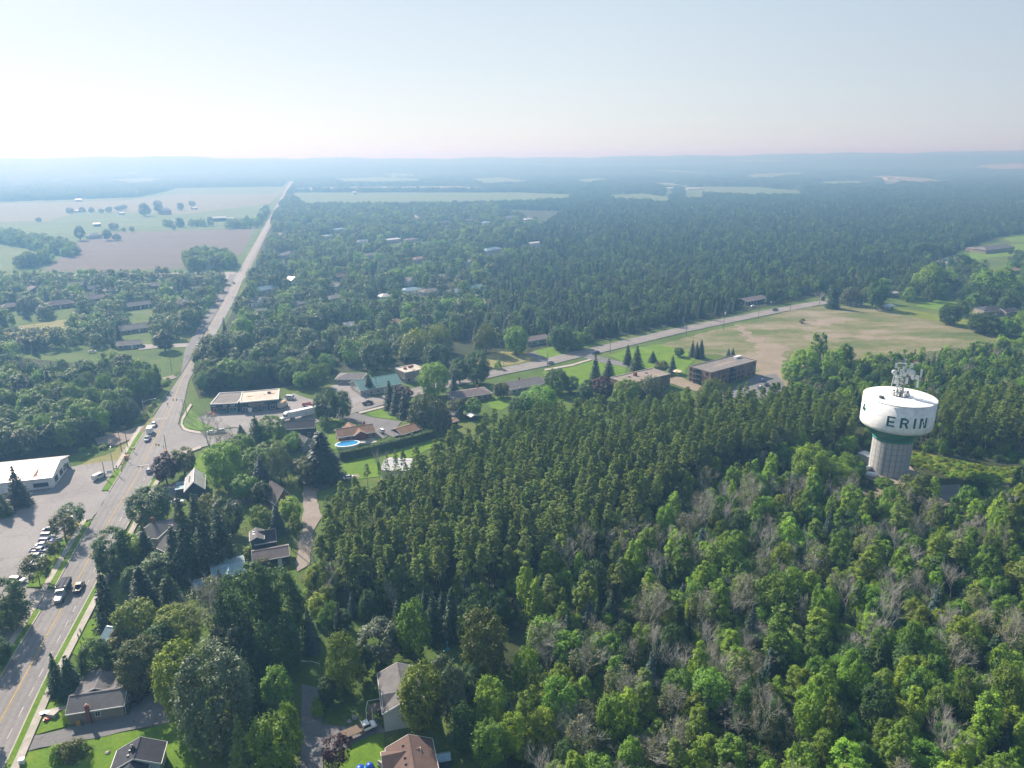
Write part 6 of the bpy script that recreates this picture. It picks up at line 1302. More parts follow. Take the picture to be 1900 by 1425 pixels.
for i, (px, py, cl, lab) in enumerate([(346, 668, m_cloth1, 'walker at the front of the group on the grey paved strip'), (349, 665, m_cloth2, 'walker in plum inside the group on the grey paved strip'), (351, 668, m_cloth1, 'walker in dark clothes inside the group on the grey strip'), (354, 664, m_cloth3, 'walker in pale clothes at the back of the group'),
        (360, 653, m_cloth1, 'lone walker just behind the group on the paved strip'), (370, 631, m_cloth2, 'walker in plum far up the paved strip'), (381, 613, m_cloth1, 'walker in dark clothes far up the paved strip'), (389, 602, m_cloth1, 'walker beside the bend of the far road'), (147, 1189, m_cloth1, 'person in dark clothes walking on the near right sidewalk'), (151, 1180, m_cloth3, 'second person on the near right sidewalk, pale clothes'), (217, 872, m_cloth2, 'person standing by the small grass island near the camper'), (312, 755, m_red, 'person in red standing at the left edge of the main road')]):
    o = mobj('person', pm, None, G(px, py) + Vector((0, 0, ZS[0])), R.uniform(0, 6.28)); o.material_slots[0].link = 'OBJECT'; o.material_slots[0].material = cl
    mobj('hair', hm, o); tag(o, lab, 'person', 'walkers on the grey paved strip' if i < 8 else None)

# ------------------------------------------------------------------ vegetation: leaf-card crowns, trunks with limbs
def unit(a): return a / np.maximum(np.linalg.norm(a, axis=-1, keepdims=True), 1e-9)
def leaf_mesh(name, P, N, S, asp, tone, mat, axis=None, fold=.18):
    """one folded rhombus per leaf spray"""
    n = len(P); rnd = NP.normal(size=(n, 3)) if axis is None else axis + NP.normal(size=(n, 3)) * .12
    N = unit(N); A = unit(rnd - N * (rnd * N).sum(1, keepdims=True)); B = np.cross(N, A); S = S[:, None]
    V = np.empty((n, 4, 3)); V[:, 0] = P - A * S - N * S * fold; V[:, 1] = P - B * S * asp + N * S * fold * .5; V[:, 2] = P + A * S - N * S * fold; V[:, 3] = P + B * S * asp + N * S * fold * .5
    me = bpy.data.meshes.new(name); me.vertices.add(4 * n); me.vertices.foreach_set('co', V.astype(np.float32).ravel())
    me.loops.add(4 * n); me.loops.foreach_set('vertex_index', np.arange(4 * n, dtype=np.int32)); me.polygons.add(n)
    me.polygons.foreach_set('loop_start', np.arange(0, 4 * n, 4, dtype=np.int32))
    at = me.attributes.new('tone', 'FLOAT', 'POINT'); at.data.foreach_set('value', np.repeat(np.clip(tone, 0, 1), 4).astype(np.float32))
    me.materials.append(mat); me.update(); me.validate(); return me
def rdir(n): return unit(NP.normal(size=(n, 3)))
PROF = {'round': lambda u: np.sqrt(np.clip(1 - (2 * u - 1) ** 2, 0, 1)) ** .8, 'oval': lambda u: np.sin(np.pi * np.clip(u, 0, 1) ** .8) ** .7, 'column': lambda u: np.clip(u * 5, 0, 1) * np.clip(1 - u ** 3, 0, 1) ** .6,
        'dome': lambda u: np.clip(1 - u ** 2.2, 0, 1) ** .6 * np.clip(u * 6 + .35, 0, 1), 'cone': lambda u: np.clip(1 - u, 0, 1) ** .75 * np.clip(u * 8 + .3, 0, 1), 'spread': lambda u: np.clip(u * 2.2, .12, 1) * np.clip(1 - ((u - .62) / .42) ** 2, 0, 1) ** .5 + .05}
def blob(H, Wd, z0, prof, nc, nl, leaf, lump, mat, up=.55, asp=.62, name='crown', inner=.45, flat=1.0):
    """crown of lumps: lump centres follow the profile, leaves cover each lump's outer side"""
    u = NP.uniform(.04, .97, nc * 4); w = PROF[prof](u); k = NP.uniform(size=len(u)) < w / w.max(); u = u[k][:nc]; nc = len(u)
    a = NP.uniform(0, 2 * np.pi, nc); q = PROF[prof](u) * Wd / 2 * (inner + (1 - inner) * np.sqrt(NP.uniform(size=nc))) * .86
    C = np.stack([q * np.cos(a), q * np.sin(a), z0 + u * (H - z0)], 1); cr = lump * Wd / 2 * NP.uniform(.6, 1.35, nc)
    i = NP.integers(0, nc, nl); c = C[i]; out = unit(c - np.array([0, 0, z0 + (H - z0) * .4])) * .8 + np.array([0, 0, .5]); d = unit(rdir(nl) + out * .75)
    ex_ = np.where(NP.uniform(size=nl) < .16, NP.uniform(1.0, 1.5, nl), NP.uniform(.5, 1.0, nl) ** .5); P = c + d * (cr[i] * ex_)[:, None] * np.array([1, 1, flat * 1.12]); N = d + NP.normal(size=(nl, 3)) * .38 + np.array([0, 0, up])
    ct = NP.uniform(0, 1, nc); tone = .55 * ct[i] + .45 * NP.uniform(size=nl)
    return leaf_mesh(name, P, N, leaf * NP.uniform(.6, 1.35, nl), asp, tone, mat), C
def trunk_mesh(H, r, mat, limbs=(), n=7, lean=.02, name='trunk'):
    mb = MB(); pts = [(0, 0, -.3)]; rr = [r * 1.35]
    for k in range(1, 6): z = H * k / 5; pts.append((NP.normal() * lean * H * k / 5, NP.normal() * lean * H * k / 5, z)); rr.append(r * (1 - .84 * k / 5))
    mb.tube(pts, rr, n)
    for C in limbs:
        z = max(H * .18, min(C[2] - .55 * math.hypot(C[0], C[1]) - .5, H * .85)); t = z / H; b = Vector((0, 0, z)); e = Vector(C); m = b.lerp(e, .5) + Vector((0, 0, -.08 * (e - b).length)); r0 = r * (1 - .84 * t) * .55
        mb.tube([b, m, e], [r0, r0 * .6, r0 * .15], 5, cap=False)
    return mb.mesh(name, mat, True)
def spruce(H, Wd, mat, nl=5200, gap=0.0, z0=.05, leaf=.3, power=.9, droop=.22, name='crown'):
    lay = int(H * 1.7); P, N, T, AX = [], [], [], []
    per = nl // (lay * 9)
    for k in range(lay):
        u = (k + NP.uniform(-.3, .3)) / lay; z = H * (z0 + (1 - z0) * max(u, 0)); Rr = Wd / 2 * (1 - u) ** power + .15
        nb = max(5, int(11 * (1 - u) + 4))
        for j in range(nb):
            a = 2 * np.pi * (j + NP.uniform(-.4, .4)) / nb + k * 1.3; L = Rr * NP.uniform(.72, 1.12); m = max(5, int(per * 9 / nb * L / (Wd * .3)))
            s = NP.uniform(.12, 1, m) ** .7; side = NP.normal(size=m) * .16 * L * (1.1 - s * .6); tn = NP.uniform()
            x = s * L; ca, sa = np.cos(a), np.sin(a); zz = z - droop * L * s ** 1.2 + .1 * L * s ** 3 + NP.normal(size=m) * .07
            P.append(np.stack([x * ca - side * sa, x * sa + side * ca, zz], 1)); N.append(np.stack([ca * .55 + NP.normal(size=m) * .4, sa * .55 + NP.normal(size=m) * .4, np.full(m, .8)], 1)); AX.append(np.tile([ca, sa, -.25], (m, 1))); T.append(.5 * tn + .5 * NP.uniform(size=m))
    P = np.concatenate(P); return leaf_mesh(name, P, np.concatenate(N), leaf * NP.uniform(.6, 1.3, len(P)), .42, np.concatenate(T), mat, np.concatenate(AX))
def pine(H, Wd, mat, nc=72, nl=6200, z0=.5, name='crown', leaf=.2):
    u = NP.uniform(0, 1, nc) ** .9; a = NP.uniform(0, 2 * np.pi, nc); q = Wd / 2 * np.clip((1.03 - u) ** .42 * np.clip(u * 5 + .35, 0, 1), .06, 1) * NP.uniform(.35, 1, nc)
    C = np.stack([q * np.cos(a), q * np.sin(a), H * (z0 + (1 - z0) * u)], 1); cr = NP.uniform(.55, 1.05, nc) * Wd * .17 * (1.15 - .5 * u)
    i = NP.integers(0, nc, nl); d = rdir(nl); d[:, 2] = np.abs(d[:, 2]) * .8 + d[:, 2] * .2; P = C[i] + d * (cr[i] * NP.uniform(.3, 1, nl))[:, None] * np.array([1, 1, .62])
    N = d * .6 + NP.normal(size=(nl, 3)) * .42 + np.array([0, 0, .55]); ct = NP.uniform(size=nc)
    return leaf_mesh(name, P, N, leaf * NP.uniform(.7, 1.3, nl), .38, .5 * ct[i] + .5 * NP.uniform(size=nl), mat, d), C
def willow(H, Wd, mat, nl=5200, name='crown', leaf=.36):
    ns = 260; u = NP.uniform(.35, 1, ns); a = NP.uniform(0, 2 * np.pi, ns); q = Wd / 2 * np.sqrt(np.clip(1 - ((u - .35) / .68) ** 2, 0, 1)) * NP.uniform(.55, 1, ns) ** .5
    i = NP.integers(0, ns, nl); L = (H * u * NP.uniform(.35, .75, ns)); t = NP.uniform(size=nl); z = H * u[i] - L[i] * t
    P = np.stack([q[i] * np.cos(a[i]) * (1 + .08 * t) + NP.normal(size=nl) * .3, q[i] * np.sin(a[i]) * (1 + .08 * t) + NP.normal(size=nl) * .3, np.maximum(z, H * .06)], 1)
    N = np.stack([np.cos(a[i]), np.sin(a[i]), np.full(nl, .5)], 1) + NP.normal(size=(nl, 3)) * .5; ct = NP.uniform(size=ns)
    return leaf_mesh(name, P, N, leaf * NP.uniform(.6, 1.3, nl), .38, .5 * ct[i] + .5 * NP.uniform(size=nl), mat, np.tile([0, 0, 1.], (nl, 1)))
def bare_mesh(H, Wd, mat, seed, twigs=True, name='branches', trunk_only=False):
    rr = random.Random(seed); mb = MB()
    def grow(p, d, L, r, lev):
        q = p; pts = [p]; rad = [r]; dd = d
        for k in range(3):
            dd = (dd + Vector((rr.gauss(0, .12), rr.gauss(0, .12), rr.gauss(.05, .08)))).normalized(); q = q + dd * (L / 3); pts.append(q); rad.append(r * (1 - .6 * (k + 1) / 3))
        mb.tube(pts, rad, 5 if lev < 2 else 3, cap=False)
        if lev >= 4 or r < .012: return
        nb = (5, 5, 5, 4)[lev]
        for k in range(nb):
            t = rr.uniform(.35, 1.0); i = min(2, int(t * 3)); b = pts[i].lerp(pts[i + 1], t * 3 - i); ax = Vector((rr.gauss(0, 1), rr.gauss(0, 1), rr.gauss(0, .4))).normalized()
            nd = (dd * .8 + ax * rr.uniform(.5, 1.0) * Wd / H * 1.7 + Vector((0, 0, .18))).normalized(); grow(b, nd, L * rr.uniform(.5, .75), max(r * .42, .016), lev + 1)
    grow(Vector((0, 0, -.2)), Vector((0, 0, 1)), H * .55, H * .014, 0); return mb.mesh(name, mat, True)
KIT = {}          # kind -> list of (crown mesh, trunk mesh, H, W)
def kit(k, items): KIT[k] = items
def mk_broad(n, H, Wd, z0, prof, nc, nl, leaf, lump, mat, r=.24, inner=.45):
    out = []
    for i in range(n):
        h, w = H * NP.uniform(.92, 1.08), Wd * NP.uniform(.92, 1.08); cm, C = blob(h, w, z0 * h, prof, nc, nl, leaf, lump, mat, inner=inner)
        out.append((cm, trunk_mesh(h * .86, r, m_bark, C[NP.choice(len(C), min(11, len(C)), replace=False)]), h, w))
    return out
kit('broadleaf_tree', mk_broad(3, 11, 9, .16, 'round', 100, 7200, .24, .25, L_MAPLE) + mk_broad(2, 12, 8.5, .14, 'oval', 95, 7000, .24, .24, L_MAPLE) + mk_broad(1, 11, 10, .2, 'dome', 105, 7000, .25, .24, L_MAPLE))
kit('big_tree', mk_broad(3, 17, 15, .1, 'round', 190, 15000, .27, .19, L_MAPLE, .42))
kit('poplar_tree', mk_broad(3, 13, 5.6, .1, 'oval', 85, 5600, .22, .27, L_BRIGHT, .17) + mk_broad(2, 14, 4.6, .08, 'column', 80, 5200, .21, .28, L_BRIGHT, .16))
kit('young_tree', mk_broad(3, 6, 4.6, .3, 'round', 30, 2600, .18, .42, L_RUST, .1))
kit('willow_tree', [(willow(12, 11, L_WILLOW), trunk_mesh(8, .35, m_bark, [(3, 1, 8), (-3, 1, 8), (0, -3, 8)]), 12, 11) for _ in range(2)])
kit('spruce_tree', [(spruce(15, 6.4 * f, L_SPRUCE, power=pw), trunk_mesh(14.4, .22, m_bark), 15, 6.4 * f) for f, pw in ((1, .9), (.85, .8), (1.15, .95), (.95, 1.05))])
kit('cedar_tree', [(spruce(11, 3.9 * f, L_CEDAR, 4200, power=.62, droop=-.22, leaf=.27), trunk_mesh(10, .16, m_bark), 11, 3.9 * f) for f in (1, .85, 1.15)])
_p = [pine(18, 5.4 * f, L_PINE, z0=z) for f, z in ((1, .5), (.9, .56), (1.1, .46), (.8, .6), (1, .42))]
kit('pine_tree', [(c, trunk_mesh(17.2, .19, m_pinebark, C[NP.choice(len(C), 14, replace=False)], 6, .006), 18, 5.4) for c, C in _p])
kit('bare_tree', [(bare_mesh(12, 6, m_deadbark, 20 + i), None, 12, 6) for i in range(5)])
def sparse(i):
    cm, C = blob(12, 6.5, 3, 'round', 60, 900, .2, .3, L_GREY); return (cm, bare_mesh(12, 6, m_deadbark, 60 + i, name='trunk'), 12, 6.5)
kit('sparse_tree', [sparse(i) for i in range(3)])
kit('shrub', [(blob(2.6, 3.4, .05, 'dome', 22, 1500, .16, .45, L_SHRUB)[0], trunk_mesh(1.6, .06, m_bark, [(.6, .2, 1.4), (-.5, .3, 1.5), (0, -.6, 1.4)]), 2.6, 3.4) for _ in range(3)])

# coarser whole-tree meshes for the woods that read as one mass
def joined(name, crown, trunk):
    """crown and trunk in one mesh (two materials)"""
    bm = bmesh.new(); mats = []
    vs, fs, mi, tone = [], [], [], []
    for m in (crown, trunk):
        if m is None: continue
        b = len(vs); co = np.empty(len(m.vertices) * 3, np.float32); m.vertices.foreach_get('co', co); vs += co.reshape(-1, 3).tolist()
        fs += [tuple(b + v for v in p.vertices) for p in m.polygons]; mi += [len(mats)] * len(m.polygons); mats.append(m.materials[0])
        t = np.zeros(len(m.vertices), np.float32)
        if 'tone' in m.attributes: m.attributes['tone'].data.foreach_get('value', t)
        tone.append(t)
    bm.free(); me = bpy.data.meshes.new(name); me.from_pydata(vs, [], fs)
    for q in mats: me.materials.append(q)
    me.polygons.foreach_set('material_index', mi); at = me.attributes.new('tone', 'FLOAT', 'POINT'); at.data.foreach_set('value', np.concatenate(tone)); return me
def lod(kind, crown, trunk, H, Wd): return (joined(kind, crown, trunk), H, Wd)
LOD = {
 'broadleaf_tree': [lod('broadleaf_tree', blob(11, 9, 1.2, p, 34, 1100, .5, .4, L_MAPLE)[0], trunk_mesh(8, .25, m_bark), 11, 9) for p in ('round', 'oval', 'dome', 'round')],
 'poplar_tree': [lod('poplar_tree', blob(13, 5.4, 1, 'oval', 26, 800, .44, .46, L_BRIGHT)[0], trunk_mesh(9, .17, m_bark), 13, 5.4) for _ in range(3)],
 'spruce_tree': [lod('spruce_tree', spruce(14, 5.6, L_SPRUCE, 1000, leaf=.55), trunk_mesh(12, .2, m_bark), 14, 5.6) for _ in range(3)],
 'cedar_tree': [lod('cedar_tree', spruce(11, 3.8, L_CEDAR, 800, power=.65, droop=-.2, leaf=.5), trunk_mesh(9, .15, m_bark), 11, 3.8) for _ in range(3)],
 'pine_tree': [lod('pine_tree', c, t, H, w) for c, t, H, w in KIT['pine_tree'][:4]],
 'bare_tree': [lod('bare_tree', c, None, H, w) for c, t, H, w in KIT['bare_tree'][:3]],
 'sparse_tree': [lod('sparse_tree', c, t, H, w) for c, t, H, w in KIT['sparse_tree'][:2]],
 'willow_tree': [lod('willow_tree', willow(12, 10, L_WILLOW, 1300, leaf=.6), trunk_mesh(7, .3, m_bark), 12, 10)],
 'shrub': [lod('shrub', c, t, H, w) for c, t, H, w in KIT['shrub']],
 'wood_clump': [lod('wood_clump', blob(15, 26, -2, 'dome', 40, 1100, 1.15, .34, L_DARK, up=.6, flat=.7)[0], trunk_mesh(8, .4, m_bark), 15, 26) for _ in range(4)],
}
KINDMAT = dict(yellow=L_YELLOW, dark=L_DARK, silver=L_SILVER, crimson=L_CRIMSON, rust=L_RUST, bright=L_BRIGHT, blue=L_BSPRUCE, grey=L_GREY, cedar=L_CEDAR, maple=L_MAPLE, willow=L_WILLOW, pine=L_PINE, farbroad=L_FARBROAD, farcedar=L_FARCEDAR)
COUNT = {}
def plant(kind, var, x, y, h, w, label, group=None, mat=None, rot=None, z=0.0, cat=None):
    crown, trunk, H, Wd = KIT[kind][var % len(KIT[kind])]; COUNT[kind] = COUNT.get(kind, 0) + 1
    nm = 'broadleaf_tree' if kind in ('young_tree', 'big_tree') else kind
    if kind in ('bare_tree',): 
        o = mobj(nm, crown, None, (x, y, z), R.uniform(0, 6.28))
    else:
        o = empty(nm, (x, y, z), R.uniform(0, 6.28) if rot is None else rot)
        if trunk: mobj('trunk', trunk, o)
        c = mobj('stems' if kind == 'shrub' and False else 'crown', crown, o)
        if mat is not None: c.material_slots[0].link = 'OBJECT'; c.material_slots[0].material = mat
    o.scale = (w / Wd, w / Wd, h / H)
    return tag(o, label, cat or ('shrub' if kind == 'shrub' else 'tree'), group)

# hand-placed trees: kind, base px, base row, top row, width in px, colour, label
HT = [
 ('spruce_tree', 205, 1165, 1056, 52, None, 'tall dark spruce by the near sidewalk beyond the pickup'), ('spruce_tree', 270, 1128, 1050, 58, None, 'broad dark spruce right of the tall sidewalk spruce'),
 ('cedar_tree', 318, 1125, 1066, 42, 'cedar', 'dome shaped cedar behind the white garden table'), ('spruce_tree', 110, 1284, 1212, 40, None, 'left spruce of the pair above the taupe bungalow'), ('spruce_tree', 136, 1290, 1216, 50, None, 'right spruce of the pair above the taupe bungalow'),
 ('broadleaf_tree', 186, 1256, 1192, 64, 'dark', 'dark round tree in front of the pale blue metal roof'), ('broadleaf_tree', 272, 1282, 1196, 88, 'rust', 'olive tree leaning over the back of the taupe bungalow'), ('broadleaf_tree', 222, 1262, 1218, 46, 'dark', 'low dark tree between the olive tree and the blue metal roof'),
 ('broadleaf_tree', 262, 1205, 1124, 74, 'yellow', 'yellow green tree right of the pale blue metal roof'), ('broadleaf_tree', 338, 1208, 1130, 84, 'yellow', 'wide yellow green tree below the white garden table'), ('broadleaf_tree', 236, 1222, 1166, 58, 'rust', 'olive brown tree touching the pale blue metal roof'), ('broadleaf_tree', 300, 1240, 1170, 70, 'dark', 'dark tree in the middle of the near garden trees'),
 ('sparse_tree', 400, 1216, 1078, 66, None, 'tall grey half bare tree left of the big dark maple'), ('spruce_tree', 386, 1106, 1068, 22, 'cedar', 'slim cedar in front of the blue roofed lean-to'), ('spruce_tree', 412, 1110, 1056, 34, None, 'spruce standing before the blue metal roofed house'), ('spruce_tree', 374, 1110, 1082, 14, 'cedar', 'very thin cedar left of the slim cedar'),
 ('broadleaf_tree', 470, 1216, 1062, 116, 'dark', 'largest dark maple right of the grey half bare tree'), ('broadleaf_tree', 524, 1200, 1072, 92, 'dark', 'dark maple at the right of the largest maple'), ('broadleaf_tree', 440, 1250, 1160, 92, 'silver', 'greyish maple below the largest dark maple'), ('broadleaf_tree', 520, 1250, 1150, 90, 'dark', 'shaded maple between the greyish maple and the pines'),
 ('broadleaf_tree', 346, 1336, 1208, 86, 'yellow', 'tall yellow green tree at the end of the gravel driveway'), ('broadleaf_tree', 412, 1396, 1222, 134, 'silver', 'huge silvery maple beside the bright lawn'), ('spruce_tree', 468, 1336, 1202, 62, None, 'tall spruce right of the huge silvery maple'), ('spruce_tree', 455, 1448, 1328, 66, 'pine', 'yellowish spruce at the bottom edge'), ('broadleaf_tree', 512, 1450, 1338, 78, 'maple', 'green tree at the bottom edge beside the shaded street'),
 ('broadleaf_tree', 22, 1168, 1086, 78, 'dark', 'dark tree at the left edge by the lot entrance'), ('broadleaf_tree', 4, 1236, 1190, 40, 'dark', 'small dark tree at the left edge of the picture'), ('young_tree', 75, 1088, 1036, 42, None, 'near rusty tree on the grass island by the parked cars'), ('young_tree', 123, 1008, 962, 40, None, 'far rusty tree on the grass island beside the tall pole'), ('young_tree', 104, 1038, 1008, 22, None, 'smallest rusty tree on the grass island'), ('young_tree', 138, 980, 940, 36, 'dark', 'dark round tree at the far end of the grass island'),
 ('spruce_tree', 38, 938, 864, 48, 'blue', 'lone spruce standing in the parking lot by the warehouse'), ('spruce_tree', 8, 958, 914, 36, 'cedar', 'low cedar at the left edge by the lone spruce'), ('broadleaf_tree', 310, 896, 845, 46, 'crimson', 'purple maple beside the road by the stop line'), ('broadleaf_tree', 343, 880, 830, 46, 'rust', 'brownish tree right of the purple maple'),
 ('broadleaf_tree', 420, 906, 830, 70, 'maple', 'large round green tree right of the sunlit lawn'), ('broadleaf_tree', 283, 970, 910, 78, 'dark', 'round dark maple hanging over the old hip roofed house'), ('broadleaf_tree', 218, 1064, 988, 72, 'dark', 'dark maple beside the road left of the old hip roofed house'), ('broadleaf_tree', 250, 1052, 998, 52, 'maple', 'green tree next to the roadside dark maple'), ('spruce_tree', 276, 1050, 974, 48, None, 'pointed spruce in front of the grey cottage'),
 ('broadleaf_tree', 300, 1082, 1028, 62, 'dark', 'dark bushy tree below the grey cottage'), ('broadleaf_tree', 250, 1100, 1058, 44, 'dark', 'dark tree below the yellow boat'), ('spruce_tree', 354, 1076, 944, 62, None, 'left one of the three tall dark spruces above the blue roof'), ('spruce_tree', 386, 1068, 950, 66, None, 'middle one of the three tall dark spruces above the blue roof'), ('spruce_tree', 416, 1050, 946, 60, None, 'right one of the three tall dark spruces above the blue roof'), ('spruce_tree', 330, 1062, 976, 46, None, 'dark spruce leaning to the left of the three tall ones'),
 ('spruce_tree', 338, 988, 916, 34, None, 'narrow spruce beside the dark blue house'), ('spruce_tree', 366, 982, 914, 42, 'cedar', 'dark cedar in front of the dark blue house'), ('broadleaf_tree', 395, 975, 922, 44, 'rust', 'olive tree right of the dark cedar'), ('broadleaf_tree', 426, 996, 934, 54, 'cedar', 'dome shaped tree behind the dark spruces'), ('broadleaf_tree', 458, 930, 886, 44, 'maple', 'small round tree left of the brown roofed house'), ('broadleaf_tree', 488, 938, 896, 40, 'dark', 'dark round tree beside the bare earth yard'),
 ('broadleaf_tree', 540, 972, 922, 42, 'bright', 'bright tree in front of the brown roofed house'), ('spruce_tree', 516, 990, 936, 34, 'blue', 'grey green spruce beside the gravel lane pole'), ('broadleaf_tree', 486, 988, 944, 38, 'bright', 'bright green tree above the dark dormer house'), ('poplar_tree', 549, 992, 952, 20, 'yellow', 'narrow yellow green tree beside the gravel lane'), ('bare_tree', 590, 1062, 984, 54, None, 'bare dead tree at the bottom of the gravel lane'),
 ('bare_tree', 393, 846, 772, 66, None, 'large bare tree at the corner of the side road'), ('sparse_tree', 420, 850, 792, 34, None, 'thin half bare tree right of the large bare tree'), ('spruce_tree', 448, 812, 788, 26, 'blue', 'little blue spruce beside the side road'), ('spruce_tree', 478, 832, 770, 44, 'cedar', 'dark cedar left of the dark house below the semi truck'), ('broadleaf_tree', 506, 826, 776, 54, 'maple', 'green tree touching the dark house below the semi truck'), ('broadleaf_tree', 452, 862, 812, 50, 'maple', 'green tree behind the large round tree in the gardens'),
 ('broadleaf_tree', 478, 888, 834, 52, 'maple', 'green tree left of the pale grey green tree'), ('spruce_tree', 486, 902, 846, 44, 'blue', 'blue grey fir in the middle of the gardens'), ('willow_tree', 522, 896, 828, 52, 'silver', 'pale grey green willow in the gardens'), ('broadleaf_tree', 505, 848, 822, 56, 'maple', 'green crown above the pale grey green willow'), ('broadleaf_tree', 545, 838, 806, 28, 'maple', 'small tree beside the grey roofed house'), ('broadleaf_tree', 570, 900, 854, 42, 'rust', 'olive tree at the head of the gravel lane'),
 ('spruce_tree', 600, 890, 800, 82, 'blue', 'very broad blue green conifer beside the bright lawn'), ('broadleaf_tree', 607, 783, 728, 46, 'dark', 'left one of the two round maples at the semi truck'), ('broadleaf_tree', 636, 779, 730, 38, 'dark', 'right one of the two round maples at the semi truck'), ('broadleaf_tree', 602, 796, 774, 18, 'maple', 'small bush-like tree under the left round maple'),
 ('spruce_tree', 724, 760, 706, 26, None, 'tallest spruce of the group on the lawn by the side road'), ('spruce_tree', 736, 768, 716, 30, None, 'spruce in the middle of the lawn group'), ('spruce_tree', 752, 774, 722, 34, None, 'right hand spruce of the lawn group'), ('broadleaf_tree', 750, 748, 716, 34, 'crimson', 'purple brown tree behind the lawn spruces'), ('spruce_tree', 685, 730, 694, 24, None, 'lone spruce before the teal roofed building'),
 ('willow_tree', 790, 792, 730, 62, 'silver', 'grey green willow right of the lawn spruces'), ('willow_tree', 812, 800, 742, 50, 'silver', 'second grey green willow nearer the pines'), ('broadleaf_tree', 806, 736, 678, 56, 'maple', 'round green tree in front of the brick office'), ('broadleaf_tree', 885, 712, 656, 48, 'dark', 'large round maple beside the side road'), ('broadleaf_tree', 853, 712, 664, 34, 'dark', 'maple left of the large round roadside maple'), ('spruce_tree', 842, 724, 690, 20, None, 'narrow conifer behind the brown roofed bungalow'),
 ('broadleaf_tree', 878, 772, 742, 30, 'bright', 'bright small tree behind the brown roofed bungalow'), ('broadleaf_tree', 846, 770, 744, 36, 'rust', 'olive shrubby tree below the brown roofed bungalow'), ('broadleaf_tree', 930, 738, 712, 30, 'rust', 'shrubby tree left of the white porch roof'), ('broadleaf_tree', 1000, 776, 722, 74, 'maple', 'broad green tree above the pines'), ('broadleaf_tree', 966, 780, 736, 48, 'dark', 'dark round tree left of the broad green tree'), ('broadleaf_tree', 1032, 730, 688, 44, 'dark', 'round dark maple beside the grey roofed house'),
 ('broadleaf_tree', 1060, 728, 700, 30, 'dark', 'smaller dark tree right of the round dark maple'), ('spruce_tree', 1104, 708, 658, 26, None, 'left spruce of the pair on the lawn by the low apartments'), ('spruce_tree', 1129, 706, 666, 30, None, 'right spruce of the pair on the lawn by the low apartments'), ('spruce_tree', 1164, 676, 640, 18, None, 'slim spruce at the drive to the low apartments'), ('spruce_tree', 1181, 688, 641, 30, None, 'broad spruce at the drive to the low apartments'), ('spruce_tree', 1211, 672, 651, 20, None, 'small spruce in the middle of the apartment lawn'), ('spruce_tree', 1247, 690, 659, 18, 'blue', 'spruce in front of the parasol'), ('broadleaf_tree', 1226, 692, 672, 26, 'rust', 'shrubby tree between the lawn spruces'),
 ('broadleaf_tree', 1259, 662, 647, 18, 'dark', 'small round tree alone on the apartment lawn'), ('spruce_tree', 1284, 662, 631, 15, None, 'left spruce of the trio behind the apartment lawn'), ('spruce_tree', 1292, 665, 634, 14, None, 'middle spruce of the trio behind the apartment lawn'), ('spruce_tree', 1300, 664, 630, 16, None, 'right spruce of the trio behind the apartment lawn'), ('spruce_tree', 1351, 664, 646, 12, 'blue', 'left one of two little spruces behind the brick apartments'), ('spruce_tree', 1359, 663, 645, 12, 'blue', 'right one of two little spruces behind the brick apartments'),
 ('broadleaf_tree', 1117, 746, 704, 38, 'crimson', 'purple tree beside the low brown apartments'), ('broadleaf_tree', 1092, 742, 706, 36, 'dark', 'dark tree left of the purple tree'), ('willow_tree', 1207, 752, 698, 58, 'silver', 'pale willow in front of the low brown apartments'), ('willow_tree', 1322, 752, 703, 60, 'willow', 'pale yellow green willow in front of the brick apartments'), ('broadleaf_tree', 1162, 756, 708, 52, 'maple', 'green tree between the purple tree and the pale willow'),
 ('willow_tree', 902, 656, 600, 42, 'willow', 'tall pale willow above the rough grass'), ('broadleaf_tree', 958, 656, 610, 44, 'maple', 'round green tree left of the tan roofed bungalow'), ('broadleaf_tree', 1040, 648, 608, 46, 'dark', 'dark round tree right of the tan roofed bungalow'), ('broadleaf_tree', 1068, 648, 618, 40, 'maple', 'green tree at the edge of the cedar forest'), ('willow_tree', 776, 668, 610, 66, 'willow', 'big yellow green willow among the town trees'), ('willow_tree', 815, 656, 600, 48, 'willow', 'second yellow green willow beside the big one'), ('broadleaf_tree', 810, 688, 640, 54, 'dark', 'dark round tree behind the brick office'), ('broadleaf_tree', 700, 688, 636, 60, 'dark', 'dark tree behind the teal roof'),
 ('broadleaf_tree', 770, 1222, 1120, 62, 'bright', 'bright green tree standing behind the pale blue house'), ('broadleaf_tree', 708, 1232, 1154, 82, 'silver', 'silvery maple left of the bright green tree'), ('broadleaf_tree', 641, 1290, 1188, 70, 'yellow', 'yellow green tree beside the shaded street end'), ('broadleaf_tree', 898, 1262, 1146, 80, 'rust', 'large olive green oak on the shaded back lawn'), ('broadleaf_tree', 830, 1338, 1234, 66, 'silver', 'white flecked maple over the pale blue house'), ('broadleaf_tree', 786, 1356, 1244, 78, 'yellow', 'yellow green maple hiding the corner of the pale blue house'),
 ('young_tree', 627, 1430, 1374, 42, 'crimson', 'small purple tree on the front lawn at the bottom'), ('broadleaf_tree', 520, 1326, 1236, 54, 'maple', 'green tree left of the shaded street'), ('broadleaf_tree', 542, 1406, 1314, 50, 'bright', 'bright tree left of the shaded street at the bottom'), ('broadleaf_tree', 910, 1346, 1270, 58, 'bright', 'bright green tree behind the blue spruce on the back lawn'), ('spruce_tree', 943, 1344, 1292, 30, 'blue', 'small blue spruce at the edge of the back lawn'), ('broadleaf_tree', 976, 1296, 1212, 48, 'bright', 'bright tree at the right edge of the back lawn'),
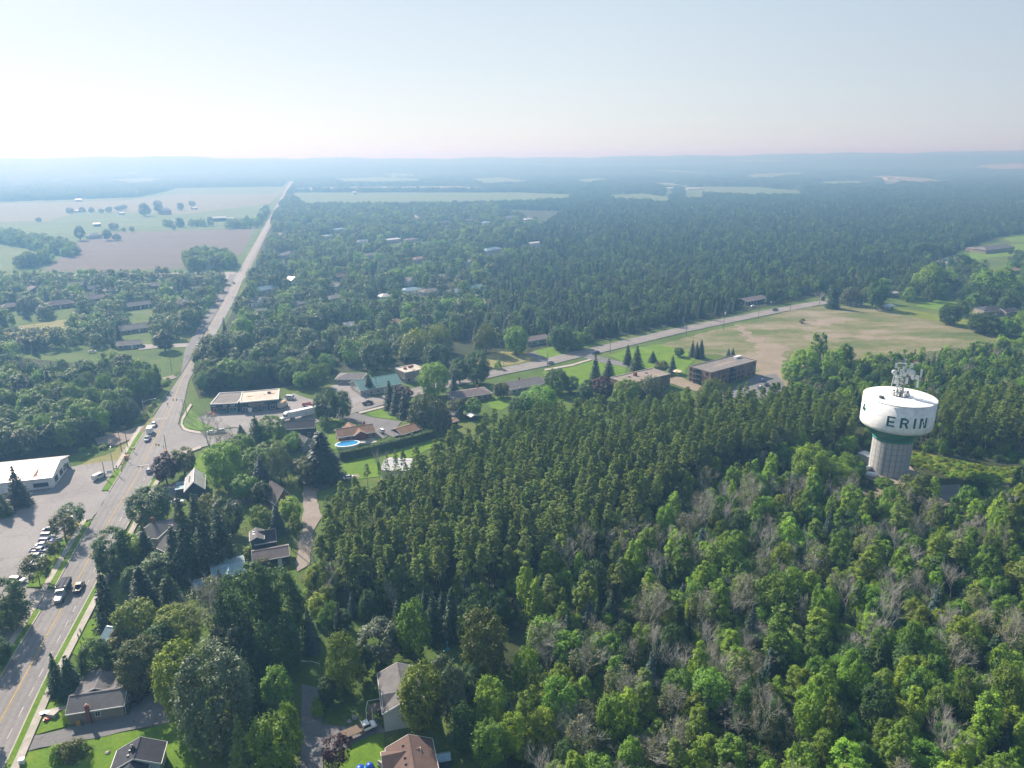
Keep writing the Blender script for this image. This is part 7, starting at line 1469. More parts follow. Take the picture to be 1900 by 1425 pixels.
 ('broadleaf_tree', 672, 1264, 1200, 44, 'dark', 'dark tree between the yellow green tree and the pale blue house'), ('broadleaf_tree', 868, 1306, 1236, 50, 'dark', 'dark green tree right of the white flecked maple'), ('broadleaf_tree', 862, 1396, 1316, 54, 'dark', 'dark tree on the lawn right of the brown roof'), ('broadleaf_tree', 908, 1424, 1346, 60, 'maple', 'green tree at the bottom edge right of the brown roof'), ('broadleaf_tree', 950, 1406, 1330, 50, 'bright', 'bright tree at the bottom edge of the back lawn'), ('broadleaf_tree', 610, 1312, 1262, 34, 'dark', 'small dark tree at the kerb of the shaded street'),
 ('spruce_tree', 742, 1196, 1100, 40, None, 'tall dark spruce between the silvery maple and the bright green tree'), ('spruce_tree', 806, 1190, 1096, 44, None, 'tall dark spruce right of the bright green tree'), ('spruce_tree', 840, 1186, 1090, 42, None, 'tallest dark spruce of the back lawn row'), ('broadleaf_tree', 872, 1200, 1120, 50, 'dark', 'dark tree behind the olive oak'),
 ('spruce_tree', 790, 1150, 1090, 34, None, 'left dark spruce behind the bright green tree'), ('spruce_tree', 822, 1158, 1096, 36, None, 'middle dark spruce along the back lawn'), ('spruce_tree', 856, 1156, 1100, 34, None, 'right dark spruce along the back lawn'), ('spruce_tree', 884, 1168, 1112, 34, 'blue', 'bluish spruce at the corner of the back lawn'),
 ('pine_tree', 706, 918, 858, 11, None, 'thin pine trunk at the left end of the white shed'), ('pine_tree', 722, 922, 846, 12, None, 'thin pine in front of the white shed'), ('pine_tree', 738, 918, 838, 13, None, 'thin pine right of the middle of the white shed'), ('pine_tree', 752, 922, 836, 16, None, 'thin pine at the right end of the white shed'), ('pine_tree', 683, 905, 862, 15, None, 'short lone pine with bare trunk on the bright lawn'), ('bare_tree', 716, 912, 828, 22, None, 'bare grey trunks before the white shed'),
 ('broadleaf_tree', 1500, 905, 834, 66, 'yellow', 'yellow green tree left of the storage tanks'), ('broadleaf_tree', 1556, 915, 866, 60, 'yellow', 'low yellow green tree by the earth track'), ('broadleaf_tree', 1690, 944, 884, 56, 'rust', 'olive tree in front of the water tower'), ('poplar_tree', 1727, 936, 888, 24, 'bright', 'slim bright tree left of the turning pad'), ('broadleaf_tree', 1640, 906, 888, 34, 'maple', 'low bush-like tree at the foot of the water tower'),
 ('poplar_tree', 1506, 690, 620, 22, 'bright', 'tall slim poplar at the corner of the dirt track'), ('poplar_tree', 1520, 690, 618, 20, 'maple', 'darker slim poplar beside the first at the track corner'), ('broadleaf_tree', 1490, 706, 652, 50, 'bright', 'bright bushy tree at the corner of the dirt track'), ('broadleaf_tree', 1545, 700, 650, 44, 'bright', 'bright tree right of the slim poplars'), ('broadleaf_tree', 1464, 712, 676, 34, 'maple', 'low bushy tree at the edge of the dirt track'), ('broadleaf_tree', 1562, 698, 640, 36, 'maple', 'dark green tree at the edge of the vacant lot'),
 ('spruce_tree', 1544, 572, 526, 28, None, 'dark pine above the corner of the vacant lot'), ('bare_tree', 1520, 566, 534, 22, None, 'grey bare tree at the end of the side road'), ('willow_tree', 1578, 566, 532, 36, 'silver', 'pale round tree above the vacant lot'), ('broadleaf_tree', 1624, 574, 528, 34, 'dark', 'dark round tree above the vacant lot'), ('broadleaf_tree', 1760, 602, 568, 40, 'dark', 'round dark tree at the right edge of the vacant lot'), ('broadleaf_tree', 1824, 618, 584, 58, 'dark', 'large dark tree in front of the hip roofed house'), ('broadleaf_tree', 1868, 624, 590, 40, 'maple', 'green tree at the right edge of the lot'),
 ('broadleaf_tree', 1720, 546, 496, 56, 'maple', 'large green tree beside the pale street bend'), ('broadleaf_tree', 1840, 556, 500, 70, 'maple', 'large green tree right of the pale street bend'), ('broadleaf_tree', 1776, 508, 474, 36, 'dark', 'dark tree below the large grey house'), ('broadleaf_tree', 1712, 478, 452, 44, 'dark', 'dark tree at the edge of the lawn by the tan garage'),
 ('broadleaf_tree', 150, 446, 420, 18, 'dark', 'tall poplar clump left of the grey farmhouse'), ('broadleaf_tree', 200, 446, 424, 16, 'dark', 'tall tree right of the grey farmhouse'), ('broadleaf_tree', 217, 446, 434, 16, 'dark', 'low tree beside the farmhouse'), ('broadleaf_tree', 212, 427, 414, 18, 'dark', 'round tree behind the white roofed barn'), ('broadleaf_tree', 230, 430, 423, 7, 'dark', 'little tree standing in the pasture'), ('broadleaf_tree', 245, 430, 421, 8, 'dark', 'second little tree standing in the pasture'), ('broadleaf_tree', 323, 427, 417, 8, 'dark', 'lone small tree at the edge of the ploughed field'), ('broadleaf_tree', 72, 412, 403, 11, 'dark', 'lone bushy tree in the left stubble field'),
 ('broadleaf_tree', 270, 401, 379, 22, 'dark', 'big round tree of the far farm'), ('broadleaf_tree', 295, 394, 373, 16, 'dark', 'tall tree before the far mauve barn'), ('broadleaf_tree', 225, 391, 381, 22, 'dark', 'broad tree left of the far farm'), ('broadleaf_tree', 203, 395, 384, 12, 'dark', 'roadside tree in the far farm row'), ('broadleaf_tree', 188, 396, 387, 10, 'dark', 'small round tree of the far farm row'), ('broadleaf_tree', 170, 395, 384, 10, 'dark', 'round tree in the far farm row'), ('broadleaf_tree', 153, 395, 385, 12, 'dark', 'left round tree in the far farm row'), ('broadleaf_tree', 130, 396, 386, 14, 'dark', 'bushy tree at the left end of the far farm'), ('broadleaf_tree', 357, 384, 373, 12, 'dark', 'round tree beside the far white shed'), ('broadleaf_tree', 336, 391, 377, 12, 'dark', 'tall thin tree right of the far barn'),
 ('broadleaf_tree', 775, 353, 345, 8, 'dark', 'lone tree in the long field right of the road'), ('broadleaf_tree', 799, 355, 347, 8, 'dark', 'second lone tree in the long field'), ('broadleaf_tree', 653, 357, 349, 8, 'dark', 'tree beside the white shed in the long field'), ('broadleaf_tree', 680, 358, 348, 10, 'dark', 'tree right of the white shed in the long field'), ('broadleaf_tree', 569, 357, 349, 9, 'dark', 'tree at the left end of the long field'),
]
def width_at(x, y, wpx):
    g = G(x, y); _, c = PXA(np.array([[g.x, g.y, 5.0]])); return wpx * c[0] / F
for i, (k, x, y, yt, wpx, mt, lab) in enumerate(HT):
    g = G(x, y); h = max(1.5, zat(x, y, yt)); w = width_at(x, y, wpx)
    if k == 'broadleaf_tree' and w > 11 and y > 600: k = 'big_tree'
    plant(k, i, g.x, g.y, h * 1.02, w * 1.04, lab, None, KINDMAT[mt] if mt else None)
# the long clipped hedge
hp = [G(*q) for q in ((630, 853), (664, 847), (700, 839), (735, 830), (782, 818), (806, 811))]
o = empty('hedge', hp[0]); tag(o, 'long clipped dark hedge between the pool garden and the bright lawn', 'hedge')
P, N = [], []
for a, b in zip(hp[:-1], hp[1:]):
    n = int((b - a).length * 420); t = NP.uniform(size=n); side = NP.uniform(-1.1, 1.1, n); z = NP.uniform(.1, 3.4, n); f = NP.integers(0, 3, n)
    side = np.where(f == 0, 1.1, np.where(f == 1, -1.1, side)) + NP.normal(size=n) * .14; z = np.where(f == 2, 3.4 + NP.normal(size=n) * .15, z); d = (b - a).normalized(); nr = Vector((-d.y, d.x, 0))
    P.append(np.array(a - hp[0]) + np.outer(t, np.array(b - a)) + np.outer(side, np.array(nr)) + np.outer(z, [0, 0, 1])); N.append(np.outer(np.where(f == 2, 0, np.sign(side)), np.array(nr)) + np.outer(f == 2, [0, 0, 1]) + NP.normal(size=(n, 3)) * .5)
P, N = np.concatenate(P), np.concatenate(N); hme = leaf_mesh('foliage', P, N, NP.uniform(.16, .34, len(P)), .5, NP.uniform(size=len(P)), L_CEDAR); mobj('foliage', hme, o)
mb = MB()
for a, b in zip(hp[:-1], hp[1:]):
    a, b = a - hp[0], b - hp[0]; d = (b - a); mb.box(((a.x + b.x) / 2, (a.y + b.y) / 2, 1.6), (d.length, 1.7, 3.1), math.atan2(d.y, d.x))
mb.build('stems', m_bark, o)
# shrub bed on the bright lawn, front garden bushes
for i, (x, y, yt, w, mt, lab) in enumerate([(112, 1410, 1388, 34, 'yellow', 'low end of the long shrub bed on the bright lawn'), (130, 1408, 1382, 38, 'rust', 'middle of the long shrub bed on the bright lawn'), (150, 1400, 1378, 34, 'rust', 'right end of the long shrub bed on the bright lawn'), (124, 1340, 1322, 16, 'bright', 'small bush at the corner of the taupe bungalow'), (472, 918, 902, 40, 'yellow', 'bright yellow green bush in the middle gardens'), (468, 1030, 1016, 34, 'bright', 'bush left of the long grey roofed garage'), (478, 1004, 990, 18, 'bright', 'bush beside the dark dormer house'), (486, 1062, 1040, 30, 'rust', 'bush in front of the long grey roofed garage'), (924, 685, 672, 14, 'maple', 'round bush in the rough grass above the side road'), (590, 1325, 1300, 24, 'bright', 'bush at the head of the porch steps'), (1488, 600, 592, 10, 'rust', 'small bush alone in the vacant lot'), (520, 1425, 1400, 26, 'yellow', 'bright bush beside the shaded street at the bottom')]):
    g = G(x, y); plant('shrub', i, g.x, g.y, max(1.2, zat(x, y, yt)), width_at(x, y, w), lab, None, KINDMAT[mt])

KEEP += [[(1690, 840), (1900, 872), (1900, 915), (1800, 905), (1735, 900), (1690, 880)], [(1570, 900), (1668, 905), (1668, 952), (1585, 952)], [(1732, 895), (1792, 895), (1790, 978), (1732, 978)], [(1600, 860), (1700, 860), (1700, 906), (1605, 906)]]
# ------------------------------------------------------------------ woods: individuals for the 300 largest of a kind, the rest as one mass per kind
def cands(poly, sp, jit=.42):
    """jittered world grid inside a photo polygon"""
    W_ = np.array([[*G(x, y).to_2d()] for x, y in poly]); x0, y0 = W_.min(0); x1, y1 = W_.max(0)
    gx, gy = np.meshgrid(np.arange(x0, x1, sp), np.arange(y0, y1, sp * .87)); gx = gx + (np.arange(gx.shape[0]) % 2)[:, None] * sp / 2
    P = np.stack([gx.ravel(), gy.ravel()], 1) + NP.uniform(-jit, jit, (gx.size, 2)) * sp
    P3 = np.concatenate([P, hz(P[:, 0], P[:, 1])[:, None]], 1); px, c = PXA(np.concatenate([P, np.zeros((len(P), 1))], 1)); k = (c > 5) & inpoly(px, poly)
    return P3[k], px[k]
def keepout(P3, px):
    k = np.ones(len(P3), bool)
    for poly in KEEP: k &= ~inpoly(px, poly)
    return P3[k], px[k]
HANDPOS = np.array([[G(t[1], t[2]).x, G(t[1], t[2]).y] for t in HT])
SCAT = {}         # kind -> list of (x, y, z, h, w, colour, label, group)
def scatter(poly, sp, mix, label, group, hscale=(1, 1), clear=1.0, keep=True, clump=None, noise_hole=0):
    P, px = cands(poly, sp)
    if keep: P, px = keepout(P, px)
    if len(P) and clear:
        d = np.min(np.hypot(P[:, None, 0] - HANDPOS[None, :, 0], P[:, None, 1] - HANDPOS[None, :, 1]), 1) if len(P) < 20000 else np.full(len(P), 99.); P = P[d > 3.2 * clear]
    ks = list(mix); pr = np.array([mix[k][0] for k in ks], float); pr /= pr.sum()
    ph = NP.uniform(0, 6.28, 4); f = .5 + .15 * np.sin(P[:, 0] / 19 + ph[0]) + .15 * np.sin(P[:, 1] / 23 + ph[1]) + .2 * np.sin(P[:, 0] / 85 + P[:, 1] / 210 + ph[2]) * np.sin(P[:, 1] / 110 + ph[3])      # species gather in groups
    u = np.clip(.55 * f + .45 * NP.uniform(size=len(P)), 0, .999); rk = np.argsort(np.argsort(u)) / max(len(u), 1); u = .5 * u + .5 * NP.uniform(size=len(P)); u = np.argsort(np.argsort(u)) / max(len(u), 1)
    which = np.searchsorted(np.cumsum(pr), u, side='right').clip(0, len(ks) - 1)
    for i, p in enumerate(P):
        kk = ks[which[i]]; _, (h0, h1), (w0, w1), cols = mix[kk]; h = R.uniform(h0, h1) * R.uniform(*hscale); w = R.uniform(w0, w1) * (.6 + .4 * h / h1)
        SCAT.setdefault(kk, []).append((p[0], p[1], p[2], h, w, R.choice(cols), label, group))
MIXED = dict(broadleaf_tree=(.27, (7, 13), (5.5, 9.8), ('maple', 'maple', 'dark', 'yellow', 'maple')), poplar_tree=(.3, (9, 17), (4, 7.2), ('bright', 'bright', 'bright', 'yellow', 'yellow', 'maple')), bare_tree=(.08, (10, 16), (4.5, 7.5), (None,)), sparse_tree=(.1, (10, 16), (5, 7.5), (None,)), cedar_tree=(.09, (7, 11), (3, 4.6), ('cedar',)), spruce_tree=(.08, (8, 13), (4.5, 6.5), (None, 'blue')), pine_tree=(.03, (11, 15), (4.5, 6), ('pine',)))
Z_MIX = [(965, 1140), (1010, 1085), (1160, 1030), (1240, 962), (1300, 922), (1400, 892), (1480, 912), (1580, 936), (1690, 950), (1800, 946), (1900, 904), (2100, 880), (2500, 1000), (2700, 1900), (1000, 1900), (960, 1500), (975, 1330), (1020, 1265), (965, 1190)]
scatter(Z_MIX, 5.9, MIXED, 'tree in the bright mixed wood below the water tower', 'trees of the mixed wood below the water tower', (.66, 1.16))
PINES = dict(pine_tree=(.92, (14, 20), (3.9, 5.8), ('pine',)), broadleaf_tree=(.05, (7, 11), (5, 7), ('maple', 'yellow')), bare_tree=(.03, (11, 15), (3.5, 5), (None,)))
Z_PINE = [(592, 1090), (606, 1015), (650, 975), (700, 960), (735, 950), (780, 920), (835, 870), (960, 822), (1110, 800), (1300, 782), (1460, 772), (1540, 790), (1586, 812), (1582, 838), (1480, 852), (1400, 872), (1290, 905), (1225, 960), (1150, 1022), (1000, 1078), (900, 1120), (780, 1130), (690, 1140), (640, 1130)]
scatter(Z_PINE, 4.35, PINES, 'tall bare stemmed pine in the close plantation left of the water tower', 'pines of the plantation')
scatter([(1700, 838), (1740, 830), (1860, 846), (2100, 850), (2100, 780), (1900, 770), (1740, 780), (1712, 800)], 4.6, PINES, 'tall pine in the stand right of the water tower', 'pines right of the water tower')
scatter([(560, 1160), (566, 1075), (590, 1090), (640, 1135), (760, 1136), (900, 1124), (960, 1140), (950, 1168), (800, 1150), (700, 1150), (640, 1180), (600, 1210), (560, 1230)], 5.0, dict(broadleaf_tree=(.6, (6, 9), (5, 7), ('maple', 'yellow', 'dark')), spruce_tree=(.3, (7, 11), (4, 6), (None, 'blue')), bare_tree=(.1, (7, 10), (4, 5), (None,))), 'low tree along the near edge of the pine plantation', 'trees at the near edge of the pines')
BACK = dict(broadleaf_tree=(.45, (7, 12), (6, 9), ('maple', 'dark', 'bright')), poplar_tree=(.25, (9, 14), (4, 6), ('bright', 'maple')), cedar_tree=(.12, (7, 11), (3, 4.5), ('cedar',)), spruce_tree=(.1, (9, 14), (5, 6.5), (None,)), sparse_tree=(.04, (9, 12), (5, 7), (None,)), willow_tree=(.03, (8, 10), (8, 10), ('silver', 'willow')))
scatter([(1462, 742), (1462, 714), (1500, 706), (1560, 702), (1600, 690), (1680, 682), (1760, 672), (1850, 655), (1960, 650), (2200, 700), (2200, 780), (1900, 768), (1740, 776), (1705, 792), (1590, 786), (1540, 778)], 6.0, BACK, 'tree in the green wood behind the water tower', 'trees behind the water tower')
scatter([(1400, 874), (1480, 856), (1580, 842), (1600, 868), (1590, 900), (1560, 908), (1480, 908), (1400, 890)], 5.4, BACK, 'tree in the thicket left of the foot of the water tower', 'trees left of the water tower', (.7, .85))
scatter([(1800, 945), (1790, 900), (1860, 900), (1960, 880), (2100, 860), (2100, 890), (1900, 920)], 5.4, BACK, 'tree in the thicket right of the turning pad', 'trees right of the turning pad', (.7, .9))
LEFTW = dict(broadleaf_tree=(.8, (9, 14), (8, 12), ('maple', 'dark', 'maple', 'dark')), willow_tree=(.12, (9, 12), (9, 12), ('silver', 'willow')), spruce_tree=(.08, (11, 16), (5, 7), (None,)))
scatter([(-400, 720), (0, 690), (60, 700), (150, 710), (200, 690), (275, 700), (296, 720), (272, 755), (225, 800), (130, 838), (0, 856), (-400, 940)], 8.2, LEFTW, 'big leafy tree in the wood left of the main road', 'trees of the wood left of the road')
TOWN = dict(broadleaf_tree=(.8, (10, 16), (10, 15), ('farbroad', 'maple', 'dark', 'farbroad')), spruce_tree=(.12, (11, 18), (5, 7.5), (None,)), cedar_tree=(.05, (9, 13), (3.5, 5), ('farcedar',)), willow_tree=(.03, (10, 13), (9, 12), ('willow', 'silver')))
scatter([(390, 722), (368, 715), (402, 640), (440, 600), (476, 520), (510, 420), (516, 400), (600, 385), (905, 385), (1000, 420), (905, 540), (890, 600), (860, 640), (760, 668), (620, 682), (520, 704), (440, 722)], 13.2, TOWN, 'leafy tree among the houses of the town', 'trees of the town')
scatter([(368, 738), (352, 722), (362, 706), (440, 700), (520, 695), (600, 682), (620, 690), (606, 712), (590, 728), (560, 726), (520, 716), (440, 722), (392, 732)], 7.5, dict(broadleaf_tree=(1, (8, 12), (8, 11), ('maple', 'dark'))), 'leafy tree in the belt behind the dark store', 'trees behind the dark store')
scatter([(-300, 690), (0, 668), (120, 650), (230, 650), (300, 662), (350, 640), (400, 570), (428, 536), (400, 522), (200, 522), (0, 530), (-300, 545)], 12.5, TOWN, 'leafy tree in the gardens of the left suburb', 'trees of the left suburb', (.7, .95))
CED = dict(cedar_tree=(.34, (8, 14), (3.4, 5.4), ('farcedar',)), spruce_tree=(.13, (10, 17), (4.5, 7), (None,)), broadleaf_tree=(.36, (7, 13), (6, 11), ('farbroad', 'farbroad', 'dark')), poplar_tree=(.17, (8, 14), (4.5, 7.5), ('farbroad', 'maple')))
scatter([(1000, 640), (880, 640), (880, 600), (900, 540), (1000, 430), (1050, 390), (1300, 385), (1900, 370), (2300, 372), (2300, 440), (1850, 440), (1775, 470), (1735, 520), (1560, 545), (1490, 552), (1350, 583), (1250, 604), (1130, 630), (1050, 642)], 7.6, CED, 'dark spire shaped tree in the big cedar forest', 'trees of the big cedar forest')
scatter([(1500, 560), (1560, 546), (1735, 524), (1780, 500), (1900, 480), (2100, 480), (2100, 640), (1900, 640), (1870, 620), (1800, 600), (1740, 575), (1700, 566), (1600, 562)], 13, TOWN, 'leafy tree among the houses at the right edge', 'trees among the houses at the right edge', (.8, 1))
FIELDT = dict(broadleaf_tree=(1, (10, 16), (10, 14), ('dark', 'maple')))
scatter([(-60, 452), (-60, 436), (0, 438), (60, 448), (110, 458), (145, 468), (145, 477), (110, 476), (60, 464), (0, 452)], 10, FIELDT, 'tree in the belt across the left fields', 'trees of the belt across the left fields', keep=False)
scatter([(30, 500), (36, 492), (70, 484), (100, 482), (100, 488), (60, 498)], 10, FIELDT, 'tree in the clump in front of the green crop field', 'trees of the clump by the crop field', keep=False)
scatter([(300, 420), (345, 412), (400, 408), (440, 402), (470, 392), (498, 390), (497, 422), (440, 425), (345, 424)], 13, FIELDT, 'tree in the dark grove round the long barn', 'trees of the grove round the barn', keep=True)
scatter([(345, 500), (345, 488), (370, 478), (430, 478), (446, 490), (430, 500), (380, 504)], 11, FIELDT, 'tree in the clump at the near corner of the ploughed field', 'trees at the ploughed field corner', keep=False)
# row of young trees along the cross road
for i in range(38):
    x = 2 + i * 11.2 + R.uniform(-3, 3)
    if x > 415: break
    g = G(x, 524 - x * .012 + R.uniform(-2, 2)); kk = 'poplar_tree' if i % 3 else 'broadleaf_tree'
    SCAT.setdefault(kk, []).append((g.x, g.y, 0, R.uniform(9, 13), R.uniform(5, 7), 'dark', 'young tree in the row along the far cross road', 'trees in the row along the cross road'))
# a tall tree just left of the picture whose shade falls on the near road
for x, y, h, w in ((-70, 1300, 13, 10), (-60, 1380, 14, 11)):
    g = G(x, y); SCAT['broadleaf_tree'].append((g.x, g.y, 0, h, w, 'dark', 'leafy tree left of the near road', 'trees left of the near road'))
BUDGET = dict(broadleaf_tree=300, poplar_tree=300, pine_tree=300, spruce_tree=300, cedar_tree=300, bare_tree=300, sparse_tree=300, willow_tree=300)
LABELK = dict(broadleaf_tree='broad tree', poplar_tree='slim tree', pine_tree='pine', spruce_tree='conical spruce', cedar_tree='narrow cedar', bare_tree='bare leafless tree', sparse_tree='half bare tree', willow_tree='drooping willow')
TINT = dict(maple='green', dark='dark green', yellow='yellow green', bright='bright green', rust='olive', silver='silvery', cedar='dull green', pine='olive green', farbroad='green', farcedar='dull green', willow='pale green', blue='bluish')
def spot(px, label):
    x, y = px
    if 'mixed wood' in label:
        if y > 1290: return 'near the lower right corner of the wood' if x > 1500 else 'at the bottom edge of the wood'
        if x < 1120: return 'beside the shaded back lawn'
        if y < 1010: return 'just below the earth track' if x > 1480 else 'in front of the pine plantation'
        return 'at the right edge of the bright wood' if x > 1720 else ('in the middle of the bright wood' if y < 1160 else 'in the lower part of the bright wood')
    if 'plantation' in label and 'near edge' not in label:
        if x < 760: return 'by the gravel lane'
        if y > 1020: return 'at the lower border of the plantation'
        return 'in the thick of the plantation' if x < 1240 else 'in the plantation beside the water tower'
    return None
MASS = {}
hi_ = {k: np.quantile([t[3] for t in L], .67) for k, L in SCAT.items()}; lo_ = {k: np.quantile([t[3] for t in L], .33) for k, L in SCAT.items()}
for kind, L in SCAT.items():
    A = np.array([[t[0], t[1], t[2] + t[3] * .6] for t in L]); px, c = PXA(A); size = np.array([t[3] * t[4] for t in L]) / c ** 2
    inn = (c > 5) & (px[:, 0] > -25) & (px[:, 0] < 1925) & (px[:, 1] < 1475)
    order = np.argsort(-np.where(inn, size, 0)); n = max(0, BUDGET[kind] - COUNT.get(kind, 0)); pick = set(int(i) for i in order[:n] if inn[i])
    for i, t in enumerate(L):
        if i in pick:
            lab = t[6]; sp_ = spot(px[i], lab); q = LABELK[kind]; hs = 'tall ' if t[3] > hi_[kind] else 'short ' if t[3] < lo_[kind] else ''
            tn = (TINT.get(t[5], '') + ' ') if t[5] and kind not in ('bare_tree', 'sparse_tree') else ('greyish ' if kind in ('bare_tree', 'sparse_tree') else 'dark ')
            tail = sp_ or next(lab[lab.index(w) + 1:] for w in (' in ', ' along ', ' among ', ' behind ', ' left ', ' right ') if w in lab)
            plant(kind, R.randrange(99), t[0], t[1], t[3], t[4], hs + tn + q + ' ' + tail, (q + ' among the ' + t[7]).strip(), KINDMAT.get(t[5]) if t[5] else None, z=t[2])
        else: MASS.setdefault(kind, []).append(t)

# the far wooded country
def far_wood():
    d, out = 1100.0, []
    polyR = [(500, 420), (516, 392), (538, 352), (552, 322), (552, 180), (2600, 180), (2600, 452), (2000, 440), (1900, 378), (1300, 388), (1050, 392), (900, 388), (600, 390)]
    polyL = [(-1500, 378), (0, 374), (110, 371), (250, 366), (300, 357), (325, 349), (520, 346), (538, 330), (546, 318), (546, 180), (-1500, 180)]
    while d < 9800:
        sp = 8.5 if d < 1500 else max(8.5, .0062 * d); n = int(2.0 * d / sp)
        a = np.linspace(-1.0, 1.0, n) + NP.uniform(-.5, .5, n) * 2 / n; r = d + NP.uniform(-.5, .5, n) * sp; out.append(np.stack([r * np.sin(a), r * np.cos(a), np.full(n, sp)], 1)); d += sp * (1 if d < 3000 else 1.6)
    P = np.concatenate(out); z = hz(P[:, 0], P[:, 1]); px, c = PXA(np.stack([P[:, 0], P[:, 1], z * 0], 1)); pz, _ = PXA(np.stack([P[:, 0], P[:, 1], z], 1))
    far = np.hypot(P[:, 0], P[:, 1]) > 4200
    k = inpoly(px, polyR) | inpoly(px, polyL) | (far & (px[:, 1] < 352))
    for poly in KEEP: k &= ~(inpoly(px, poly) & ~far)
    hole = np.sin(P[:, 0] / 310 + 1) * np.sin(P[:, 1] / 520 + 2) + .5 * np.sin(P[:, 0] / 140 + P[:, 1] / 260)
    for poly in FARKEEP: k &= ~inpoly(pz, poly)
    k &= ~(far & (hole > 1.02))                                   # clearings on the far slopes
    return P[k], z[k]
FP, FZ = far_wood()
def scatter_mass(name, label, protos, P, S, rot, idx):
    """one object whose points carry tree instances"""
    kc = bpy.data.collections.new(name + '_kit')
    for i, me in enumerate(protos): o = bpy.data.objects.new('%s_%02d' % (name, i), me); kc.objects.link(o)
    me = bpy.data.meshes.new(name); n = len(P); me.vertices.add(n); me.vertices.foreach_set('co', np.asarray(P, np.float32).ravel())
    for nm, ty, data in (('scl', 'FLOAT_VECTOR', np.asarray(S, np.float32)), ('rz', 'FLOAT', np.asarray(rot, np.float32)), ('idx', 'INT', np.asarray(idx, np.int32))):
        a = me.attributes.new(nm, ty, 'POINT'); a.data.foreach_set('vector' if ty == 'FLOAT_VECTOR' else 'value', data.ravel())
    o = mobj(name, me); md = o.modifiers.new('instances', 'NODES'); ng = bpy.data.node_groups.new(name, 'GeometryNodeTree'); md.node_group = ng
    ng.interface.new_socket('Geometry', in_out='INPUT', socket_type='NodeSocketGeometry'); ng.interface.new_socket('Geometry', in_out='OUTPUT', socket_type='NodeSocketGeometry')
    N = ng.nodes; gi, go = N.new('NodeGroupInput'), N.new('NodeGroupOutput'); ip = N.new('GeometryNodeInstanceOnPoints'); ci = N.new('GeometryNodeCollectionInfo')
    ci.inputs['Collection'].default_value = kc; ci.inputs['Separate Children'].default_value = True; ci.inputs['Reset Children'].default_value = True
    def attr(nm, ty): a = N.new('GeometryNodeInputNamedAttribute'); a.data_type = ty; a.inputs['Name'].default_value = nm; return a.outputs['Attribute']
    cx = N.new('ShaderNodeCombineXYZ'); Lk = ng.links; Lk.new(attr('rz', 'FLOAT'), cx.inputs['Z']); er = N.new('FunctionNodeEulerToRotation'); Lk.new(cx.outputs[0], er.inputs[0])
    Lk.new(gi.outputs[0], ip.inputs['Points']); Lk.new(ci.outputs[0], ip.inputs['Instance']); ip.inputs['Pick Instance'].default_value = True
    Lk.new(attr('idx', 'INT'), ip.inputs['Instance Index']); Lk.new(er.outputs[0], ip.inputs['Rotation']); Lk.new(attr('scl', 'FLOAT_VECTOR'), ip.inputs['Scale']); Lk.new(ip.outputs[0], go.inputs[0])
    return tag(o, label, kind='stuff')
def recolour(me, mat):
    c = me.copy(); c.materials[0] = mat; return c
MN = dict(broadleaf_tree=('broadleaf_wood', 'leafy trees of the woods and gardens too many to count'), poplar_tree=('poplar_wood', 'slender light green trees of the woods'), pine_tree=('pine_wood', 'close standing pines of the plantation'), spruce_tree=('spruce_wood', 'dark spruces scattered through the forest'), cedar_tree=('cedar_wood', 'cedars of the big forest beyond the side road'), bare_tree=('dead_wood', 'leafless trees in the mixed wood'), sparse_tree=('thin_wood', 'half bare trees in the mixed wood'), willow_tree=('willow_wood', 'drooping pale trees of the woods'))
# far trees join the masses of their kinds up to about two kilometres and a half
fd = np.hypot(FP[:, 0], FP[:, 1]); near = fd < 2600
fk = NP.choice(4, near.sum(), p=[.22, .1, .48, .2])
for (x, y, sp), z, k in zip(FP[near], FZ[near], fk):
    kk = ('cedar_tree', 'spruce_tree', 'broadleaf_tree', 'poplar_tree')[k]
    MASS.setdefault(kk, []).append((x, y, z, R.uniform(9, 14), R.uniform(.8, 1.1) * max(sp, 8) * (.62 if k < 2 else 1.05), ('farcedar', None, 'dark', 'farbroad')[k], '', ''))
for kind, L in MASS.items():
    cols = sorted({t[5] or '' for t in L}); protos, meta = [], {}
    for cn in cols:
        for (me, H, Wd) in LOD[kind]:
            meta.setdefault(('far', cn), []).append((len(protos), H, Wd)); protos.append(recolour(me, KINDMAT[cn]) if cn and kind not in ('bare_tree', 'sparse_tree') else me)
        for (c_, t_, H, Wd) in KIT[kind][:3]:
            meta.setdefault(('near', cn), []).append((len(protos), H, Wd)); j = joined(kind, c_, t_); protos.append(recolour(j, KINDMAT[cn]) if cn and kind not in ('bare_tree', 'sparse_tree') else j)
    P, S_, I_ = [], [], []
    for t in L:
        d = math.hypot(t[0], t[1]); i, H, Wd = R.choice(meta[('near' if d < 430 else 'far', t[5] or '')]); P.append(t[:3]); S_.append((t[4] / Wd, t[4] / Wd, t[3] / H)); I_.append(i)
    scatter_mass(MN[kind][0], MN[kind][1], protos, P, S_, NP.uniform(0, 6.28, len(P)), I_)
fr = ~near; n = int(fr.sum()); cl = [recolour(m, mt) for (m, H, Wd), mt in zip(LOD['wood_clump'], (L_DARK, L_FARBROAD, L_DARK, L_FARCEDAR))]
S_ = FP[fr][:, 2] / 26 * 1.5; scatter_mass('far_woodland', 'far wooded country fading into the haze', cl, np.stack([FP[fr][:, 0], FP[fr][:, 1], FZ[fr]], 1), np.stack([S_, S_, NP.uniform(.75, 1.15, n)], 1), NP.uniform(0, 6.28, n), NP.integers(0, 4, n))
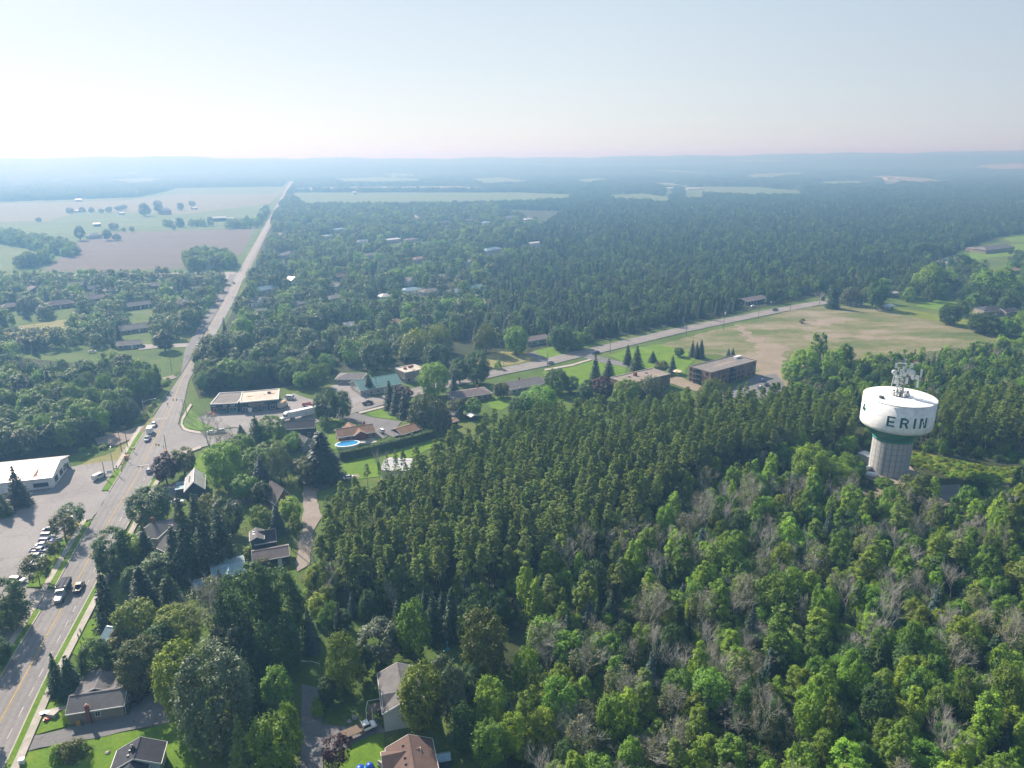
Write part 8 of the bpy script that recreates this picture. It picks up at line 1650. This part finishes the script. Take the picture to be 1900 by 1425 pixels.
# undergrowth fills the floor of the near woods
def mass_shrubs(name, label, polys, sp, h, w, cols, keep=True):
    P = np.concatenate([cands(p, sp)[0] for p in polys]); px, _ = PXA(P); k = np.ones(len(P), bool)
    for poly in (KEEP if keep else []): k &= ~inpoly(px, poly)
    P = P[k]; protos = [recolour(joined('shrub', c, None), KINDMAT[m]) for m in cols for c, t, H, Wd in KIT['shrub'][:2]]; n = len(P)
    s = NP.uniform(w[0], w[1], n) / 3.4; scatter_mass(name, label, protos, P, np.stack([s, s, NP.uniform(h[0], h[1], n) / 2.6], 1), NP.uniform(0, 6.28, n), NP.integers(0, len(protos), n))
mass_shrubs('undergrowth', 'bushy undergrowth between the trees of the mixed wood', [Z_MIX], 3.1, (1.2, 4.2), (2.4, 4.6), ('maple', 'bright', 'dark', 'grey'))
mass_shrubs('pine_undergrowth', 'dark bushes under the pines and behind the water tower', [Z_PINE, [(1600, 800), (1720, 800), (1740, 790), (1900, 780), (2050, 780), (2050, 870), (1860, 862), (1748, 846), (1690, 832), (1600, 830)]], 4.4, (1.0, 3.6), (2.4, 4.4), ('dark', 'maple'))
mass_shrubs('tall_weeds', 'yellow green weeds beside the water tower', [[(1688, 838), (1748, 850), (1855, 868), (1960, 872), (1960, 892), (1860, 900), (1784, 892), (1736, 878), (1690, 864)]], 2.3, (.3, 1.3), (1.0, 2.8), ('yellow', 'bright', 'yellow'), keep=False)
mass_shrubs('bank_shrubs', 'low shrubs on the banks and wood edges', [[(558, 1150), (566, 1075), (590, 1060), (640, 1120), (620, 1160)], [(1690, 842), (1748, 852), (1855, 868), (1900, 876), (1900, 884), (1784, 872), (1700, 856)], [(150, 838), (205, 826), (262, 780), (292, 745), (300, 735), (282, 772), (238, 812), (180, 846)], [(300, 700), (322, 668), (340, 650), (344, 668), (322, 705), (304, 722)], [(1560, 912), (1600, 896), (1680, 902), (1730, 890), (1730, 900), (1640, 905)], [(1790, 900), (1860, 898), (1900, 892), (1900, 910), (1800, 930)]], 4.2, (.8, 2.4), (2.0, 3.8), ('bright', 'yellow', 'maple', 'rust'))
